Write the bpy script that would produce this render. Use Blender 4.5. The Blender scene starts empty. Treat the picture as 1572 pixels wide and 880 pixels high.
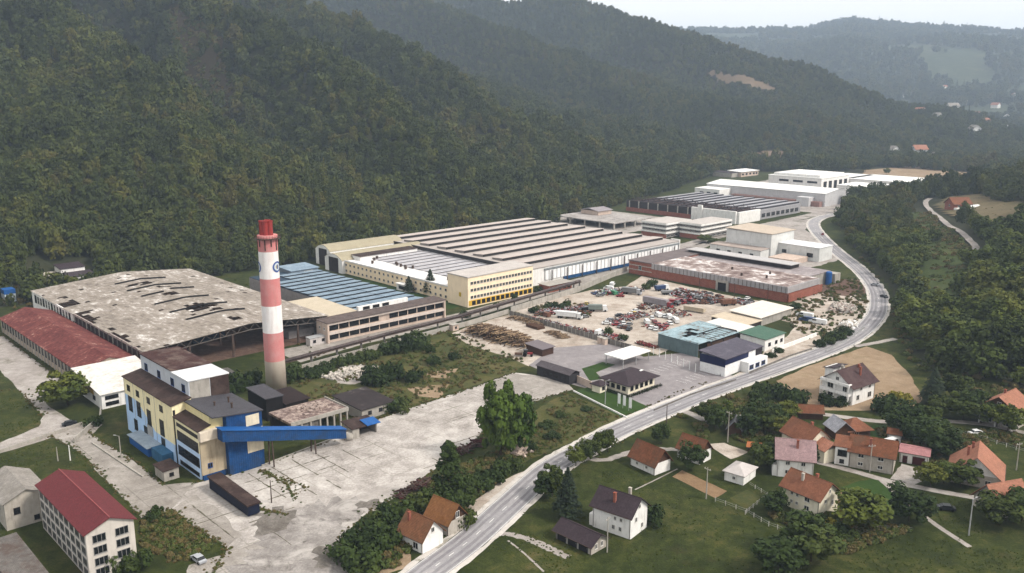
import bpy, bmesh, math, random
import numpy as np
from math import sin, cos, pi, radians, hypot, atan2, sqrt
random.seed(7)
rng = np.random.default_rng(11)
S = bpy.context.scene
COL = S.collection
D = bpy.data

# ------------------------------------------------------------------ survey: camera and site axes
F, CX, CY, CAMH = 1350.0, 786.0, 440.0, 100.0
TH = math.atan(300 / 1350.0)
AZ = radians(46.67)
SA, CA = sin(AZ), cos(AZ)
SITE = pi / 2 - AZ                     # direction of the works' long axis


def P(px, py, z=0.0):
    """Ground point (at height z) surveyed from the photograph."""
    u = (px - CX) / F; v = (CY - py) / F
    d = (u, cos(TH) + v * sin(TH), -sin(TH) + v * cos(TH))
    t = (z - CAMH) / d[2]
    return (d[0] * t, d[1] * t)


def W(u, v):
    return (u * SA - v * CA, u * CA + v * SA)


def toUV(x, y):
    return (x * SA + y * CA, -x * CA + y * SA)


# ------------------------------------------------------------------ terrain height
FOOT_PX = [(1290, 322), (1284, 345), (1302, 380), (1338, 415), (1368, 450), (1376, 490), (1388, 540), (1420, 572), (1490, 590), (1585, 606)]
FOOT = [P(*p) for p in FOOT_PX] + [(330, 262), (520, 300), (760, 520), (700, 860), (480, 930), (330, 860)]
FOOT = np.array(FOOT)


def poly_inside(x, y, poly):
    x = np.asarray(x, float); y = np.asarray(y, float)
    ins = np.zeros(x.shape, bool)
    n = len(poly)
    for i in range(n):
        x0, y0 = poly[i]; x1, y1 = poly[(i + 1) % n]
        if y0 == y1: continue
        c = ((y0 > y) != (y1 > y)) & (x < (x1 - x0) * (y - y0) / (y1 - y0) + x0)
        ins ^= c
    return ins


def poly_dist(x, y, poly, closed=True):
    x = np.asarray(x, float); y = np.asarray(y, float)
    best = np.full(x.shape, 1e9)
    n = len(poly)
    for i in range(n if closed else n - 1):
        x0, y0 = poly[i]; x1, y1 = poly[(i + 1) % n]
        dx, dy = x1 - x0, y1 - y0
        L2 = dx * dx + dy * dy + 1e-9
        t = np.clip(((x - x0) * dx + (y - y0) * dy) / L2, 0, 1)
        best = np.minimum(best, np.hypot(x - x0 - t * dx, y - y0 - t * dy))
    return best


def vnoise(x, y, s, seed=0):
    """Smooth value noise in [-1, 1] with cell size s."""
    x = np.asarray(x, float) / s; y = np.asarray(y, float) / s
    ix = np.floor(x).astype(np.int64); iy = np.floor(y).astype(np.int64)
    fx = x - ix; fy = y - iy
    fx = fx * fx * (3 - 2 * fx); fy = fy * fy * (3 - 2 * fy)

    def h(a, b):
        n = (a * 374761393 + b * 668265263 + seed * 982451653) & 0xFFFFFFFF
        n = ((n ^ (n >> 13)) * 1274126177) & 0xFFFFFFFF
        return ((n ^ (n >> 16)) & 0xFFFF) / 32767.5 - 1
    return (h(ix, iy) * (1 - fx) + h(ix + 1, iy) * fx) * (1 - fy) + (h(ix, iy + 1) * (1 - fx) + h(ix + 1, iy + 1) * fx) * fy


V0U = [-600, 0, 300, 480, 570, 680, 960, 1080, 1250, 1400, 1700, 2300]
V0V = [440, 468, 474, 478, 505, 545, 640, 650, 590, 520, 480, 450]
SPU = [-600, -250, -60, 60, 150, 285, 372, 460, 552, 650, 800, 950, 1100, 1260, 1450, 1700, 1900, 2120, 2350]
SPC = [.34, .36, .26, .38, .25, .395, .18, .41, .21, .40, .18, .25, .16, .295, .16, .30, .19, .04, .0]


def csmooth(t, xs, ys):
    t = np.asarray(t, float)
    xs = np.array(xs, float); ys = np.array(ys, float)
    i = np.clip(np.searchsorted(xs, t) - 1, 0, len(xs) - 2)
    f = np.clip((t - xs[i]) / (xs[i + 1] - xs[i]), 0, 1)
    f = f * f * (3 - 2 * f)
    return ys[i] * (1 - f) + ys[i + 1] * f


def ground_h(x, y):
    x = np.asarray(x, float); y = np.asarray(y, float)
    u, v = x * SA + y * CA, -x * CA + y * SA
    s = v - np.interp(u, V0U, V0V) + 9 * vnoise(x, y, 90, 3)
    uu = u + 0.10 * np.maximum(s, 0) - 25 + 22 * vnoise(x, y, 210, 5)
    c = csmooth(uu, SPU, SPC)
    # the gullies open only some way up the slope
    c = c + (0.34 - c) * 0.35 * np.exp(-np.maximum(s, 0) / 45.0) * (u < 1900)
    sp = np.maximum(s, 0)
    prof = np.where(sp < 620, sp, 620 + (sp - 620) * 1.0)
    prof = np.where(sp > 1050, 1050 + (sp - 1050) * .15, prof)
    ramp = np.clip(sp / 40, 0, 1)
    left = prof * c * ramp + ramp * np.clip(sp / 200, 0, 1) * (9 * vnoise(x, y, 75, 8) + 4 * vnoise(x, y, 30, 9) + 13 * (vnoise(u * 1.0, v * .35, 62, 14)))
    left = np.where(s > 0, np.clip(left, 0, 470), 0)
    # far range closing the valley
    d = np.hypot(x, y); az = np.degrees(np.arctan2(x, y))
    top = np.interp(az, [-90, -10, 5, 11, 14.5, 18, 20.5, 23, 26, 29, 34, 45, 90], [300, 300, 395, 420, 418, 430, 462, 428, 402, 385, 370, 340, 300])
    t = np.clip((d - 2100) / 3300, 0, 1)
    t = t * t * (3 - 2 * t)
    far = top * t + t * (1 - t) * 4 * (42 * vnoise(x, y, 700, 21) + 18 * vnoise(x, y, 260, 22)) + np.clip((d - 1750) / 500, 0, 1) * (1 - t) * (14 + 14 * vnoise(x, y, 330, 23))
    far = np.where(d > 5400, far - (d - 5400) * 0.05, far)
    far = np.maximum(far, 0)
    # wooded hill right of the road
    ins = poly_inside(x, y, FOOT)
    dd = poly_dist(x, y, FOOT)
    hill = np.where(ins, 52 * (1 - .5 * np.clip((y - 520) / 190, 0, 1) * np.clip((440 - x) / 120, 0, 1)) * (1 - np.exp(-dd / 172.0)) + np.clip(dd / 40, 0, 1) * 2.2 * vnoise(x, y, 45, 31), 0)
    return np.minimum(np.maximum(np.maximum(left, far), hill), 505.0)


def gh(x, y):
    return float(ground_h(np.array([x]), np.array([y]))[0])


def PH(px, py):
    """Where the line of sight through a photo point meets the terrain."""
    u = (px - CX) / F; v = (CY - py) / F
    d = np.array((u, cos(TH) + v * sin(TH), -sin(TH) + v * cos(TH)))
    t = np.linspace(60, 4000, 6000)
    x, y, z = d[0] * t, d[1] * t, CAMH + d[2] * t
    b = np.nonzero(z <= ground_h(x, y))[0]
    i = b[0] if len(b) else len(t) - 1
    return float(x[i]), float(y[i])


# ------------------------------------------------------------------ materials
MATS = {}


def nodes(name):
    m = D.materials.new(name); m.use_nodes = True
    nt = m.node_tree; nt.nodes.clear()
    out = nt.nodes.new('ShaderNodeOutputMaterial')
    b = nt.nodes.new('ShaderNodeBsdfPrincipled')
    nt.links.new(b.outputs[0], out.inputs[0])
    b.inputs['Specular IOR Level'].default_value = .1
    return m, nt, b


def N(nt, typ, **kw):
    n = nt.nodes.new(typ)
    for k, v in kw.items():
        if k.startswith('_'): setattr(n, k[1:], v)
        else: n.inputs[k.replace('__', ' ')].default_value = v
    return n


def coords(nt, world=False, scale=None):
    if world:
        g = N(nt, 'ShaderNodeNewGeometry'); o = g.outputs['Position']
    else:
        g = N(nt, 'ShaderNodeTexCoord'); o = g.outputs['Object']
    if scale:
        mp = N(nt, 'ShaderNodeMapping'); mp.inputs['Scale'].default_value = scale
        nt.links.new(o, mp.inputs[0]); o = mp.outputs[0]
    return o


def noise(nt, co, scale, detail=4, rough=.6, dist=0.0):
    n = N(nt, 'ShaderNodeTexNoise', Scale=scale, Detail=detail, Roughness=rough, Distortion=dist)
    nt.links.new(co, n.inputs['Vector'])
    return n.outputs['Fac']


def ramp(nt, fac, stops, interp='LINEAR'):
    r = N(nt, 'ShaderNodeValToRGB'); e = r.color_ramp; e.interpolation = interp
    while len(e.elements) > 1: e.elements.remove(e.elements[-1])
    for i, (p, c) in enumerate(stops):
        el = e.elements[0] if i == 0 else e.elements.new(p)
        el.position = p
        el.color = (c, c, c, 1) if isinstance(c, (int, float)) else (*c, 1)
    nt.links.new(fac, r.inputs[0])
    return r.outputs[0]


def mix(nt, fac, a, b, mode='MIX'):
    m = N(nt, 'ShaderNodeMix', _data_type='RGBA', _blend_type=mode)
    for s, val in ((0, fac), (6, a), (7, b)):
        if isinstance(val, (int, float)): m.inputs[s].default_value = val
        elif isinstance(val, tuple): m.inputs[s].default_value = (*val, 1)
        else: nt.links.new(val, m.inputs[s])
    return m.outputs[2]


def tone(c):
    l = .3 * c[0] + .6 * c[1] + .1 * c[2]
    return mul(c, min(1.0, (max(l, .004) / .5) ** .33)) if l < .5 else c


def mul(c, k): return tuple(min(1, x * k) for x in c)


def bump(nt, b, h, s=.3, dist=.05):
    n = N(nt, 'ShaderNodeBump', Strength=s, Distance=dist)
    nt.links.new(h, n.inputs['Height']); nt.links.new(n.outputs[0], b.inputs['Normal'])


def plain(name, c, rough=.8, var=.18, scale=.6, dirt=None, dirt_amt=.5, metal=0, spec=None, streak=False):
    """Painted or plastered surface with blotches, streaks and dirt."""
    if name in MATS: return MATS[name]
    c = tone(c); dirt = tone(dirt) if dirt else None
    m, nt, b = nodes(name)
    co = coords(nt)
    f = noise(nt, co, scale, 5)
    col = ramp(nt, f, [(.3, mul(c, 1 - var)), (.7, mul(c, 1 + var * .6))])
    f2 = noise(nt, coords(nt, scale=(1, 1, .18)) if streak else co, scale * 3.1, 4)
    d = dirt or mul(c, .55)
    k = ramp(nt, f2, [(.52, 0.0), (.75, dirt_amt)])
    col = mix(nt, k, col, d)
    nt.links.new(col, b.inputs['Base Color'])
    b.inputs['Roughness'].default_value = rough; b.inputs['Metallic'].default_value = metal
    if spec is not None: b.inputs['Specular IOR Level'].default_value = spec
    MATS[name] = m
    return m


def tiled(name, c, pitch=.32, rough=.85, var=.3, axis=1, moss=None, moss_amt=.5, seam=None):
    """Roof covering: rows of tiles or sheet ribs (bump) with weathering."""
    if name in MATS: return MATS[name]
    c = tone(c); moss = tone(moss) if moss else None
    m, nt, b = nodes(name)
    co = coords(nt)
    w = N(nt, 'ShaderNodeTexWave', Scale=1.0 / pitch / 6.283 * 2 * pi / 2, Distortion=.4, Detail=1)
    w.wave_type = 'BANDS'; w.bands_direction = 'XYZ'[axis]
    nt.links.new(co, w.inputs[0])
    col = ramp(nt, noise(nt, co, .5, 5), [(.28, mul(c, 1 - var)), (.5, c), (.75, mul(c, 1 + var * .7))])
    col = mix(nt, ramp(nt, noise(nt, co, 2.6, 4, .75), [(.38, 0), (.62, .6)]), col, mul(c, .5))
    col = mix(nt, ramp(nt, noise(nt, co, 1.1, 3), [(.5, 0), (.7, .4)]), col, mul(c, 1.5))
    col = mix(nt, ramp(nt, w.outputs['Fac'], [(0, .28), (.35, 0.0)]), col, mul(c, .45))
    if moss:
        col = mix(nt, ramp(nt, noise(nt, co, .22, 6, .7), [(.48, 0), (.62, moss_amt)]), col, moss)
    nt.links.new(col, b.inputs['Base Color'])
    b.inputs['Roughness'].default_value = rough
    bump(nt, b, w.outputs['Fac'], .5, .06)
    MATS[name] = m
    return m


def patchy(name, stops, s1=.12, s2=.9, rough=.9, stretch=None, thr=None):
    """Weathered flat roof or slab in several tones."""
    if name in MATS: return MATS[name]
    stops = [(a, tone(c)) for a, c in stops]
    m, nt, b = nodes(name)
    co = coords(nt, scale=stretch)
    f1 = noise(nt, co, s1, 6, .65, .6); f2 = noise(nt, co, s2, 5, .7)
    mm = N(nt, 'ShaderNodeMath', _operation='MULTIPLY_ADD'); mm.inputs[1].default_value = .55
    nt.links.new(f2, mm.inputs[0]); m2 = N(nt, 'ShaderNodeMath', _operation='MULTIPLY'); m2.inputs[1].default_value = .45
    nt.links.new(f1, m2.inputs[0]); nt.links.new(m2.outputs[0], mm.inputs[2])
    nt.links.new(ramp(nt, mm.outputs[0], stops), b.inputs['Base Color'])
    b.inputs['Roughness'].default_value = rough
    MATS[name] = m
    return m


def brick(name, c, c2, mortar, scale=1.0):
    if name in MATS: return MATS[name]
    m, nt, b = nodes(name)
    co = coords(nt)
    mp = N(nt, 'ShaderNodeVectorMath', _operation='DOT_PRODUCT'); mp.inputs[1].default_value = (1, 1, 0)
    nt.links.new(co, mp.inputs[0])
    sx = N(nt, 'ShaderNodeSeparateXYZ'); nt.links.new(co, sx.inputs[0])
    cb = N(nt, 'ShaderNodeCombineXYZ'); nt.links.new(mp.outputs['Value'], cb.inputs[0]); nt.links.new(sx.outputs[2], cb.inputs[1])
    t = N(nt, 'ShaderNodeTexBrick', Scale=scale)
    t.inputs['Color1'].default_value = (*c, 1); t.inputs['Color2'].default_value = (*c2, 1); t.inputs['Mortar'].default_value = (*mortar, 1)
    t.inputs['Mortar Size'].default_value = .012; t.inputs['Brick Width'].default_value = .6; t.inputs['Row Height'].default_value = .25
    nt.links.new(cb.outputs[0], t.inputs[0])
    col = mix(nt, ramp(nt, noise(nt, co, .35, 5), [(.35, 0), (.7, .55)]), t.outputs[0], mul(c, .55))
    nt.links.new(col, b.inputs['Base Color']); b.inputs['Roughness'].default_value = .9
    MATS[name] = m
    return m


def ground_mat(name, stops, fine=None, rough=.95, s=(.03, .25, 1.6), joints=None, blot=None, bmp=.4):
    """Ground surface: three scales of noise through one ramp, optional slab joints with weeds, optional blotches."""
    if name in MATS: return MATS[name]
    m, nt, b = nodes(name)
    co = coords(nt, world=True)
    fs = [noise(nt, co, k, 5, .65, .4) for k in s]
    a = N(nt, 'ShaderNodeVectorMath', _operation='DOT_PRODUCT'); a.inputs[1].default_value = (.36, .34, .30)
    cb = N(nt, 'ShaderNodeCombineXYZ')
    for i in range(3): nt.links.new(fs[i], cb.inputs[i])
    nt.links.new(cb.outputs[0], a.inputs[0])
    col = ramp(nt, a.outputs['Value'], stops)
    if blot:
        for (c, sc, lo, hi, amt) in blot:
            col = mix(nt, ramp(nt, noise(nt, co, sc, 6, .7, .8), [(lo, 0), (hi, amt)]), col, c)
    if joints:
        c, size, amt = joints
        r = N(nt, 'ShaderNodeMapping', _vector_type='POINT'); r.inputs['Rotation'].default_value = (0, 0, -SITE)
        nt.links.new(co, r.inputs[0])
        dist = N(nt, 'ShaderNodeMix', _data_type='VECTOR')
        t = N(nt, 'ShaderNodeTexBrick', Scale=1.0 / size)
        t.inputs['Color1'].default_value = (0, 0, 0, 1); t.inputs['Color2'].default_value = (0, 0, 0, 1); t.inputs['Mortar'].default_value = (1, 1, 1, 1)
        t.inputs['Mortar Size'].default_value = .022; t.inputs['Mortar Smooth'].default_value = .3
        t.inputs['Brick Width'].default_value = 1.0; t.inputs['Row Height'].default_value = .8; t.offset = 0
        nt.links.new(r.outputs[0], t.inputs[0])
        gate = ramp(nt, noise(nt, co, .035, 5), [(.47, .04), (.62, 1.0)])
        k = mix(nt, 1.0, t.outputs[0], gate, 'MULTIPLY')
        k2 = mix(nt, 1.0, k, ramp(nt, noise(nt, co, .9, 3), [(.3, 0), (.5, amt)]), 'MULTIPLY')
        col = mix(nt, k2, col, c)
    nt.links.new(col, b.inputs['Base Color']); b.inputs['Roughness'].default_value = rough
    b.inputs['Specular IOR Level'].default_value = .1
    bump(nt, b, fs[2], bmp, .15)
    MATS[name] = m
    return m


def leaf_mat(name, stops, patch=.02, tint=None):
    m, nt, b = nodes(name)
    oi = N(nt, 'ShaderNodeObjectInfo')
    co = coords(nt, world=True)
    f = noise(nt, co, patch, 3)
    r = N(nt, 'ShaderNodeMath', _operation='MULTIPLY_ADD'); r.inputs[1].default_value = .40
    nt.links.new(oi.outputs['Random'], r.inputs[0])
    k = N(nt, 'ShaderNodeMath', _operation='MULTIPLY_ADD'); k.inputs[1].default_value = 1.0; k.inputs[2].default_value = -.2; nt.links.new(f, k.inputs[0])
    nt.links.new(k.outputs[0], r.inputs[2])
    col = ramp(nt, r.outputs[0], stops)
    col = mix(nt, ramp(nt, noise(nt, co, 1.3, 2), [(.3, 0), (.7, .5)]), col, mul(stops[len(stops) // 2][1], 1.5))
    nt.links.new(col, b.inputs['Base Color'])
    b.inputs['Roughness'].default_value = .75
    b.inputs['Specular IOR Level'].default_value = .12
    MATS[name] = m
    return m


# ------------------------------------------------------------------ mesh builder
class MB:
    def __init__(self): self.v = []; self.f = []; self.m = []

    def face(self, pts, mi=0):
        n = len(self.v); self.v += [tuple(p) for p in pts]
        self.f.append(tuple(range(n, n + len(pts)))); self.m.append(mi)

    def box(self, x0, x1, y0, y1, z0, z1, mi=0, top=None):
        n = len(self.v)
        self.v += [(x0, y0, z0), (x1, y0, z0), (x1, y1, z0), (x0, y1, z0), (x0, y0, z1), (x1, y0, z1), (x1, y1, z1), (x0, y1, z1)]
        for q in ((0, 3, 2, 1), (4, 5, 6, 7), (0, 1, 5, 4), (1, 2, 6, 5), (2, 3, 7, 6), (3, 0, 4, 7)):
            self.f.append(tuple(n + i for i in q)); self.m.append(mi)
        if top is not None: self.m[-5] = top
        return self

    def slope_box(self, x0, x1, y0, y1, z0, za, zb, axis='x', mi=0, top=None):
        """Box whose top slopes from za (low side of axis) to zb."""
        if axis == 'x': t = (za, zb, zb, za)
        else: t = (za, za, zb, zb)
        n = len(self.v)
        self.v += [(x0, y0, z0), (x1, y0, z0), (x1, y1, z0), (x0, y1, z0), (x0, y0, t[0]), (x1, y0, t[1]), (x1, y1, t[2]), (x0, y1, t[3])]
        for q in ((0, 3, 2, 1), (4, 5, 6, 7), (0, 1, 5, 4), (1, 2, 6, 5), (2, 3, 7, 6), (3, 0, 4, 7)):
            self.f.append(tuple(n + i for i in q)); self.m.append(mi)
        if top is not None: self.m[-5] = top
        return self

    def slab(self, pts, th, mi=0):
        """Thin plate: polygon pts (top side, counter-clockwise from above) thickened downwards."""
        k = len(pts); n = len(self.v)
        self.v += [tuple(p) for p in pts] + [(p[0], p[1], p[2] - th) for p in pts]
        self.f.append(tuple(range(n, n + k))); self.m.append(mi)
        self.f.append(tuple(range(n + 2 * k - 1, n + k - 1, -1))); self.m.append(mi)
        for i in range(k):
            j = (i + 1) % k
            self.f.append((n + i, n + k + i, n + k + j, n + j)); self.m.append(mi)
        return self

    def beam(self, a, b, r, n=4, r2=None, mi=0, cap=True):
        a = np.array(a, float); b = np.array(b, float); d = b - a
        L = np.linalg.norm(d)
        if L < 1e-6: return self
        d /= L
        up = np.array((0, 0, 1.0)) if abs(d[2]) < .9 else np.array((1.0, 0, 0))
        s = np.cross(d, up); s /= np.linalg.norm(s); t = np.cross(s, d)
        r2 = r if r2 is None else r2
        k = len(self.v); off = pi / n
        for c, rr in ((a, r), (b, r2)):
            for i in range(n):
                q = c + rr * (cos(2 * pi * i / n + off) * s + sin(2 * pi * i / n + off) * t)
                self.v.append(tuple(q))
        for i in range(n):
            j = (i + 1) % n
            self.f.append((k + i, k + j, k + n + j, k + n + i)); self.m.append(mi)
        if cap:
            self.f.append(tuple(k + i for i in range(n - 1, -1, -1))); self.m.append(mi)
            self.f.append(tuple(k + n + i for i in range(n))); self.m.append(mi)
        return self

    def lathe(self, prof, n=32, mi=0, cx=0, cy=0, cap=True):
        k = len(self.v)
        for r, z in prof:
            for i in range(n): self.v.append((cx + r * cos(2 * pi * i / n), cy + r * sin(2 * pi * i / n), z))
        for q in range(len(prof) - 1):
            for i in range(n):
                j = (i + 1) % n
                self.f.append((k + q * n + i, k + q * n + j, k + (q + 1) * n + j, k + (q + 1) * n + i)); self.m.append(mi)
        if cap:
            self.f.append(tuple(k + i for i in range(n - 1, -1, -1))); self.m.append(mi)
            e = k + (len(prof) - 1) * n
            self.f.append(tuple(e + i for i in range(n))); self.m.append(mi)
        return self

    def mesh(self, name, mats, smooth=False):
        me = D.meshes.new(name); me.from_pydata(self.v, [], self.f)
        for m in (mats if isinstance(mats, (list, tuple)) else [mats]): me.materials.append(m)
        me.polygons.foreach_set('material_index', self.m)
        if smooth: me.polygons.foreach_set('use_smooth', [True] * len(self.f))
        me.update()
        return me

    def build(self, name, mats, parent=None, smooth=False):
        return link(name, self.mesh(name, mats, smooth), parent)


def link(name, me, parent=None, loc=None, rz=0.0):
    o = D.objects.new(name, me); COL.objects.link(o)
    if parent is not None: o.parent = parent
    if loc is not None: o.location = loc
    if rz: o.rotation_euler = (0, 0, rz)
    return o


def tag(o, label=None, cat=None, group=None, kind=None):
    if label: o['label'] = label
    if cat: o['category'] = cat
    if group: o['group'] = group
    if kind: o['kind'] = kind
    return o


def thing(name, label, cat, x, y, rz=SITE, z=0.0, group=None):
    o = D.objects.new(name, None); COL.objects.link(o)
    o.empty_display_size = 1
    o.location = (x, y, z); o.rotation_euler = (0, 0, rz)
    return tag(o, label, cat, group)


def uthing(name, label, cat, u, v, group=None):
    x, y = W(u, v)
    return thing(name, label, cat, x, y, SITE, 0, group)


def copy_tree(o, loc, rz, scale=None, label=None, parent=None, col=None):
    r = o.copy(); COL.objects.link(r)
    if loc is not None: r.location = loc; r.rotation_euler = (0, 0, rz)
    if scale: r.scale = scale if isinstance(scale, tuple) else (scale,) * 3
    if label: r['label'] = label
    for c in list(o.children):
        d = c.copy(); COL.objects.link(d); d.parent = r
        for g in list(c.children):
            e = g.copy(); COL.objects.link(e); e.parent = d
    return r


ORD = ['leftmost', 'second', 'third', 'fourth', 'fifth', 'sixth', 'seventh', 'eighth', 'ninth', 'tenth', 'eleventh', 'twelfth', 'thirteenth',
       'fourteenth', 'fifteenth', 'sixteenth', 'seventeenth', 'eighteenth', 'nineteenth', 'twentieth', 'twenty-first', 'twenty-second', 'twenty-third', 'twenty-fourth']


def screen_x(o):
    x, y, z = o.matrix_world.translation if o.parent else o.location
    f = y * cos(TH) - (z - CAMH) * sin(TH)
    return x / f


def order(objs, fmt):
    """Give each of a row its place from the left: fmt holds {o}."""
    for i, o in enumerate(sorted(objs, key=screen_x)):
        o['label'] = fmt.format(o=('leftmost' if i == 0 else ORD[i] + ' from the left'))


# ------------------------------------------------------------------ windows
FACE = {'x-': -pi / 2, 'y-': 0.0, 'x+': pi / 2, 'y+': pi}
WCACHE = {}


def window_mesh(w, h, kind='white', nm=1, nh=0):
    key = (round(w, 2), round(h, 2), kind, nm, nh)
    if key not in WCACHE:
        t = .09 if w < 3 else .12
        pane = MB().box(-w / 2 + t, w / 2 - t, -.05, .02, t, h - t, 0).mesh('window', MATS['glass'])
        mb = MB()
        for (a, b, c, d) in ((-w / 2, w / 2, 0, t), (-w / 2, w / 2, h - t, h), (-w / 2, -w / 2 + t, t, h - t), (w / 2 - t, w / 2, t, h - t)):
            mb.box(a, b, -.09, .02, c, d, 0)
        for i in range(nm):
            x = -w / 2 + (i + 1) * w / (nm + 1)
            mb.box(x - .04, x + .04, -.085, -.051, t, h - t, 0)
        for i in range(nh):
            z = (i + 1) * h / (nh + 1)
            mb.box(-w / 2 + t, w / 2 - t, -.082, -.051, z - .035, z + .035, 0)
        mb.box(-w / 2 - .08, w / 2 + .08, -.16, .02, -.08, -.003, 0)
        fr = {'white': 'window frame white', 'dark': 'window frame dark', 'grey': 'window frame grey', 'blue': 'window frame blue'}[kind]
        WCACHE[key] = (pane, mb.mesh('frame', MATS[fr]))
    return WCACHE[key]


def win(root, face, p, z, w, h, off, kind='white', nm=1, nh=0, name='window'):
    """A window on a wall of root: p along the wall, off = the wall plane's coordinate."""
    pane, frame = window_mesh(w, h, kind, nm, nh)
    o = link(name, pane, root)
    if face[0] == 'y': o.location = (p, off, z)
    else: o.location = (off, p, z)
    o.rotation_euler = (0, 0, FACE[face])
    link('frame', frame, o)
    return o


def door(root, face, p, w, h, off, mat, name='door'):
    mb = MB(); mb.box(-w / 2, w / 2, -.06, .02, 0, h, 0)
    for i in range(max(1, int(w / 1.0))):
        pass
    mb.box(-w / 2 - .1, -w / 2, -.1, .02, 0, h + .1, 1); mb.box(w / 2, w / 2 + .1, -.1, .02, 0, h + .1, 1); mb.box(-w / 2, w / 2, -.1, .02, h, h + .1, 1)
    o = mb.build(name, [mat, MATS['window frame grey']], root)
    o.location = (p, off, 0.02) if face[0] == 'y' else (off, p, 0.02)
    o.rotation_euler = (0, 0, FACE[face])
    MB().box(w / 2 - .3, w / 2 - .2, -.12, -.061, 1.0, 1.15).build('handle', MATS['window frame grey'], o)
    return o


# ------------------------------------------------------------------ the material library
plain('glass', (.02, .025, .03), .25, .5, 1.2, (.06, .07, .08), .5, spec=.4)
plain('window frame white', (.62, .6, .56), .6)
plain('window frame dark', (.05, .04, .04), .6)
plain('window frame grey', (.3, .29, .28), .6)
plain('window frame blue', (.03, .10, .36), .5)
white_wall = plain('white render', (.74, .72, .69), .9, .12, .4, (.32, .29, .25), .45, streak=True)
cream_wall = plain('cream render', (.72, .66, .52), .9, .12, .4, (.36, .3, .2), .4, streak=True)
yellow_wall = plain('pale yellow render', (.84, .68, .48), .9, .08, .3, (.55, .44, .3), .35, streak=True)
raw_wall = plain('unpainted plaster', (.42, .38, .33), .95, .2, .5, (.2, .17, .14), .5, streak=True)
pink_wall = plain('pinkish render', (.52, .41, .34), .9, .15, .3, (.3, .22, .18), .5, streak=True)
conc = plain('concrete', (.38, .35, .31), .95, .2, .35, (.16, .14, .12), .5, streak=True)
conc_dark = plain('stained concrete', (.22, .2, .18), .95, .3, .3, (.07, .06, .055), .6, streak=True)
dark_wall = plain('dark interior wall', (.07, .055, .05), .95, .4, .4)  # very dark brown for interior walls, shed walls and the burnt front
steel = plain('rusty steel', (.12, .085, .07), .7, .4, .8, (.18, .08, .04), .6)
greysteel = plain('galvanised steel', (.36, .36, .36), .45, .15, .8)
brown_sheet = tiled('brown sheet roof', (.085, .052, .045), .5, .7, .35, 1, (.17, .12, .1), .4)
maroon = plain('maroon cladding', (.11, .035, .035), .7, .35, .4, (.06, .04, .035), .6, streak=True)
blue_paint = tiled('deep blue cladding', (.018, .095, .29), 1.0, .75, .25, 0, (.05, .075, .13), .5)
mid_blue = plain('bright blue sheet', (.02, .13, .42), .5, .18, .5, (.03, .1, .25), .5)
sky_blue = plain('light blue render', (.26, .42, .68), .9, .12, .4, (.2, .26, .36), .4, streak=True)
soft_yellow = plain('straw yellow render', (.72, .62, .34), .9, .08, .4, (.42, .36, .22), .35, streak=True)
orange_tile = tiled('orange roof tile', (.29, .12, .07), .34, .9, .3, 1, (.17, .09, .055), .55)
pale_tile = tiled('salmon roof tile', (.42, .19, .125), .34, .9, .22, 1, (.28, .14, .09), .4)
rust_tile = tiled('old brown roof tile', (.24, .095, .05), .34, .92, .35, 1, (.13, .09, .06), .6)
purple_tile = tiled('dark plum roof sheet', (.085, .06, .07), .34, .6, .2, 1)
pink_tile = tiled('faded pink roof tile', (.36, .24, .24), .34, .85, .2, 1, (.24, .17, .16), .4)
red_sheet = tiled('crimson sheet roof', (.215, .042, .048), .5, .55, .12, 1, (.2, .05, .05), .3)
grey_tile = tiled('grey fibre roof', (.33, .3, .27), .4, .9, .22, 1, (.2, .18, .15), .5)
rusted_roof = tiled('rusted red roof', (.17, .055, .045), .6, .85, .35, 0, (.3, .17, .13), .5)
steel_dark = tiled('slate grey sheet roof', (.11, .105, .12), .5, .6, .18, 0)
black_sheet = plain('black sheet', (.03, .026, .027), .7, .3, .6)

# ------------------------------------------------------------------ terrain
FIELD_G = ground_mat('grass', [(.38, (.013, .019, .004)), (.46, (.022, .030, .006)), (.52, (.036, .044, .010)), (.58, (.062, .06, .018)), (.64, (.09, .075, .03))], s=(.045, .33, 2.2),
                     blot=[((.06, .042, .022), .05, .56, .72, .45), ((.014, .02, .006), .11, .5, .64, .6)], bmp=.9)
forest_floor = ground_mat('forest floor', [(.35, (.018, .022, .010)), (.5, (.028, .03, .014)), (.65, (.045, .04, .022))], s=(.02, .12, .6), bmp=.8)
FIELDS_FAR = ground_mat('far slopes', [(.38, (.026, .036, .018)), (.5, (.042, .052, .026)), (.57, (.065, .07, .035)), (.64, (.11, .095, .06))], s=(.0018, .009, .05), bmp=.6)


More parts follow.
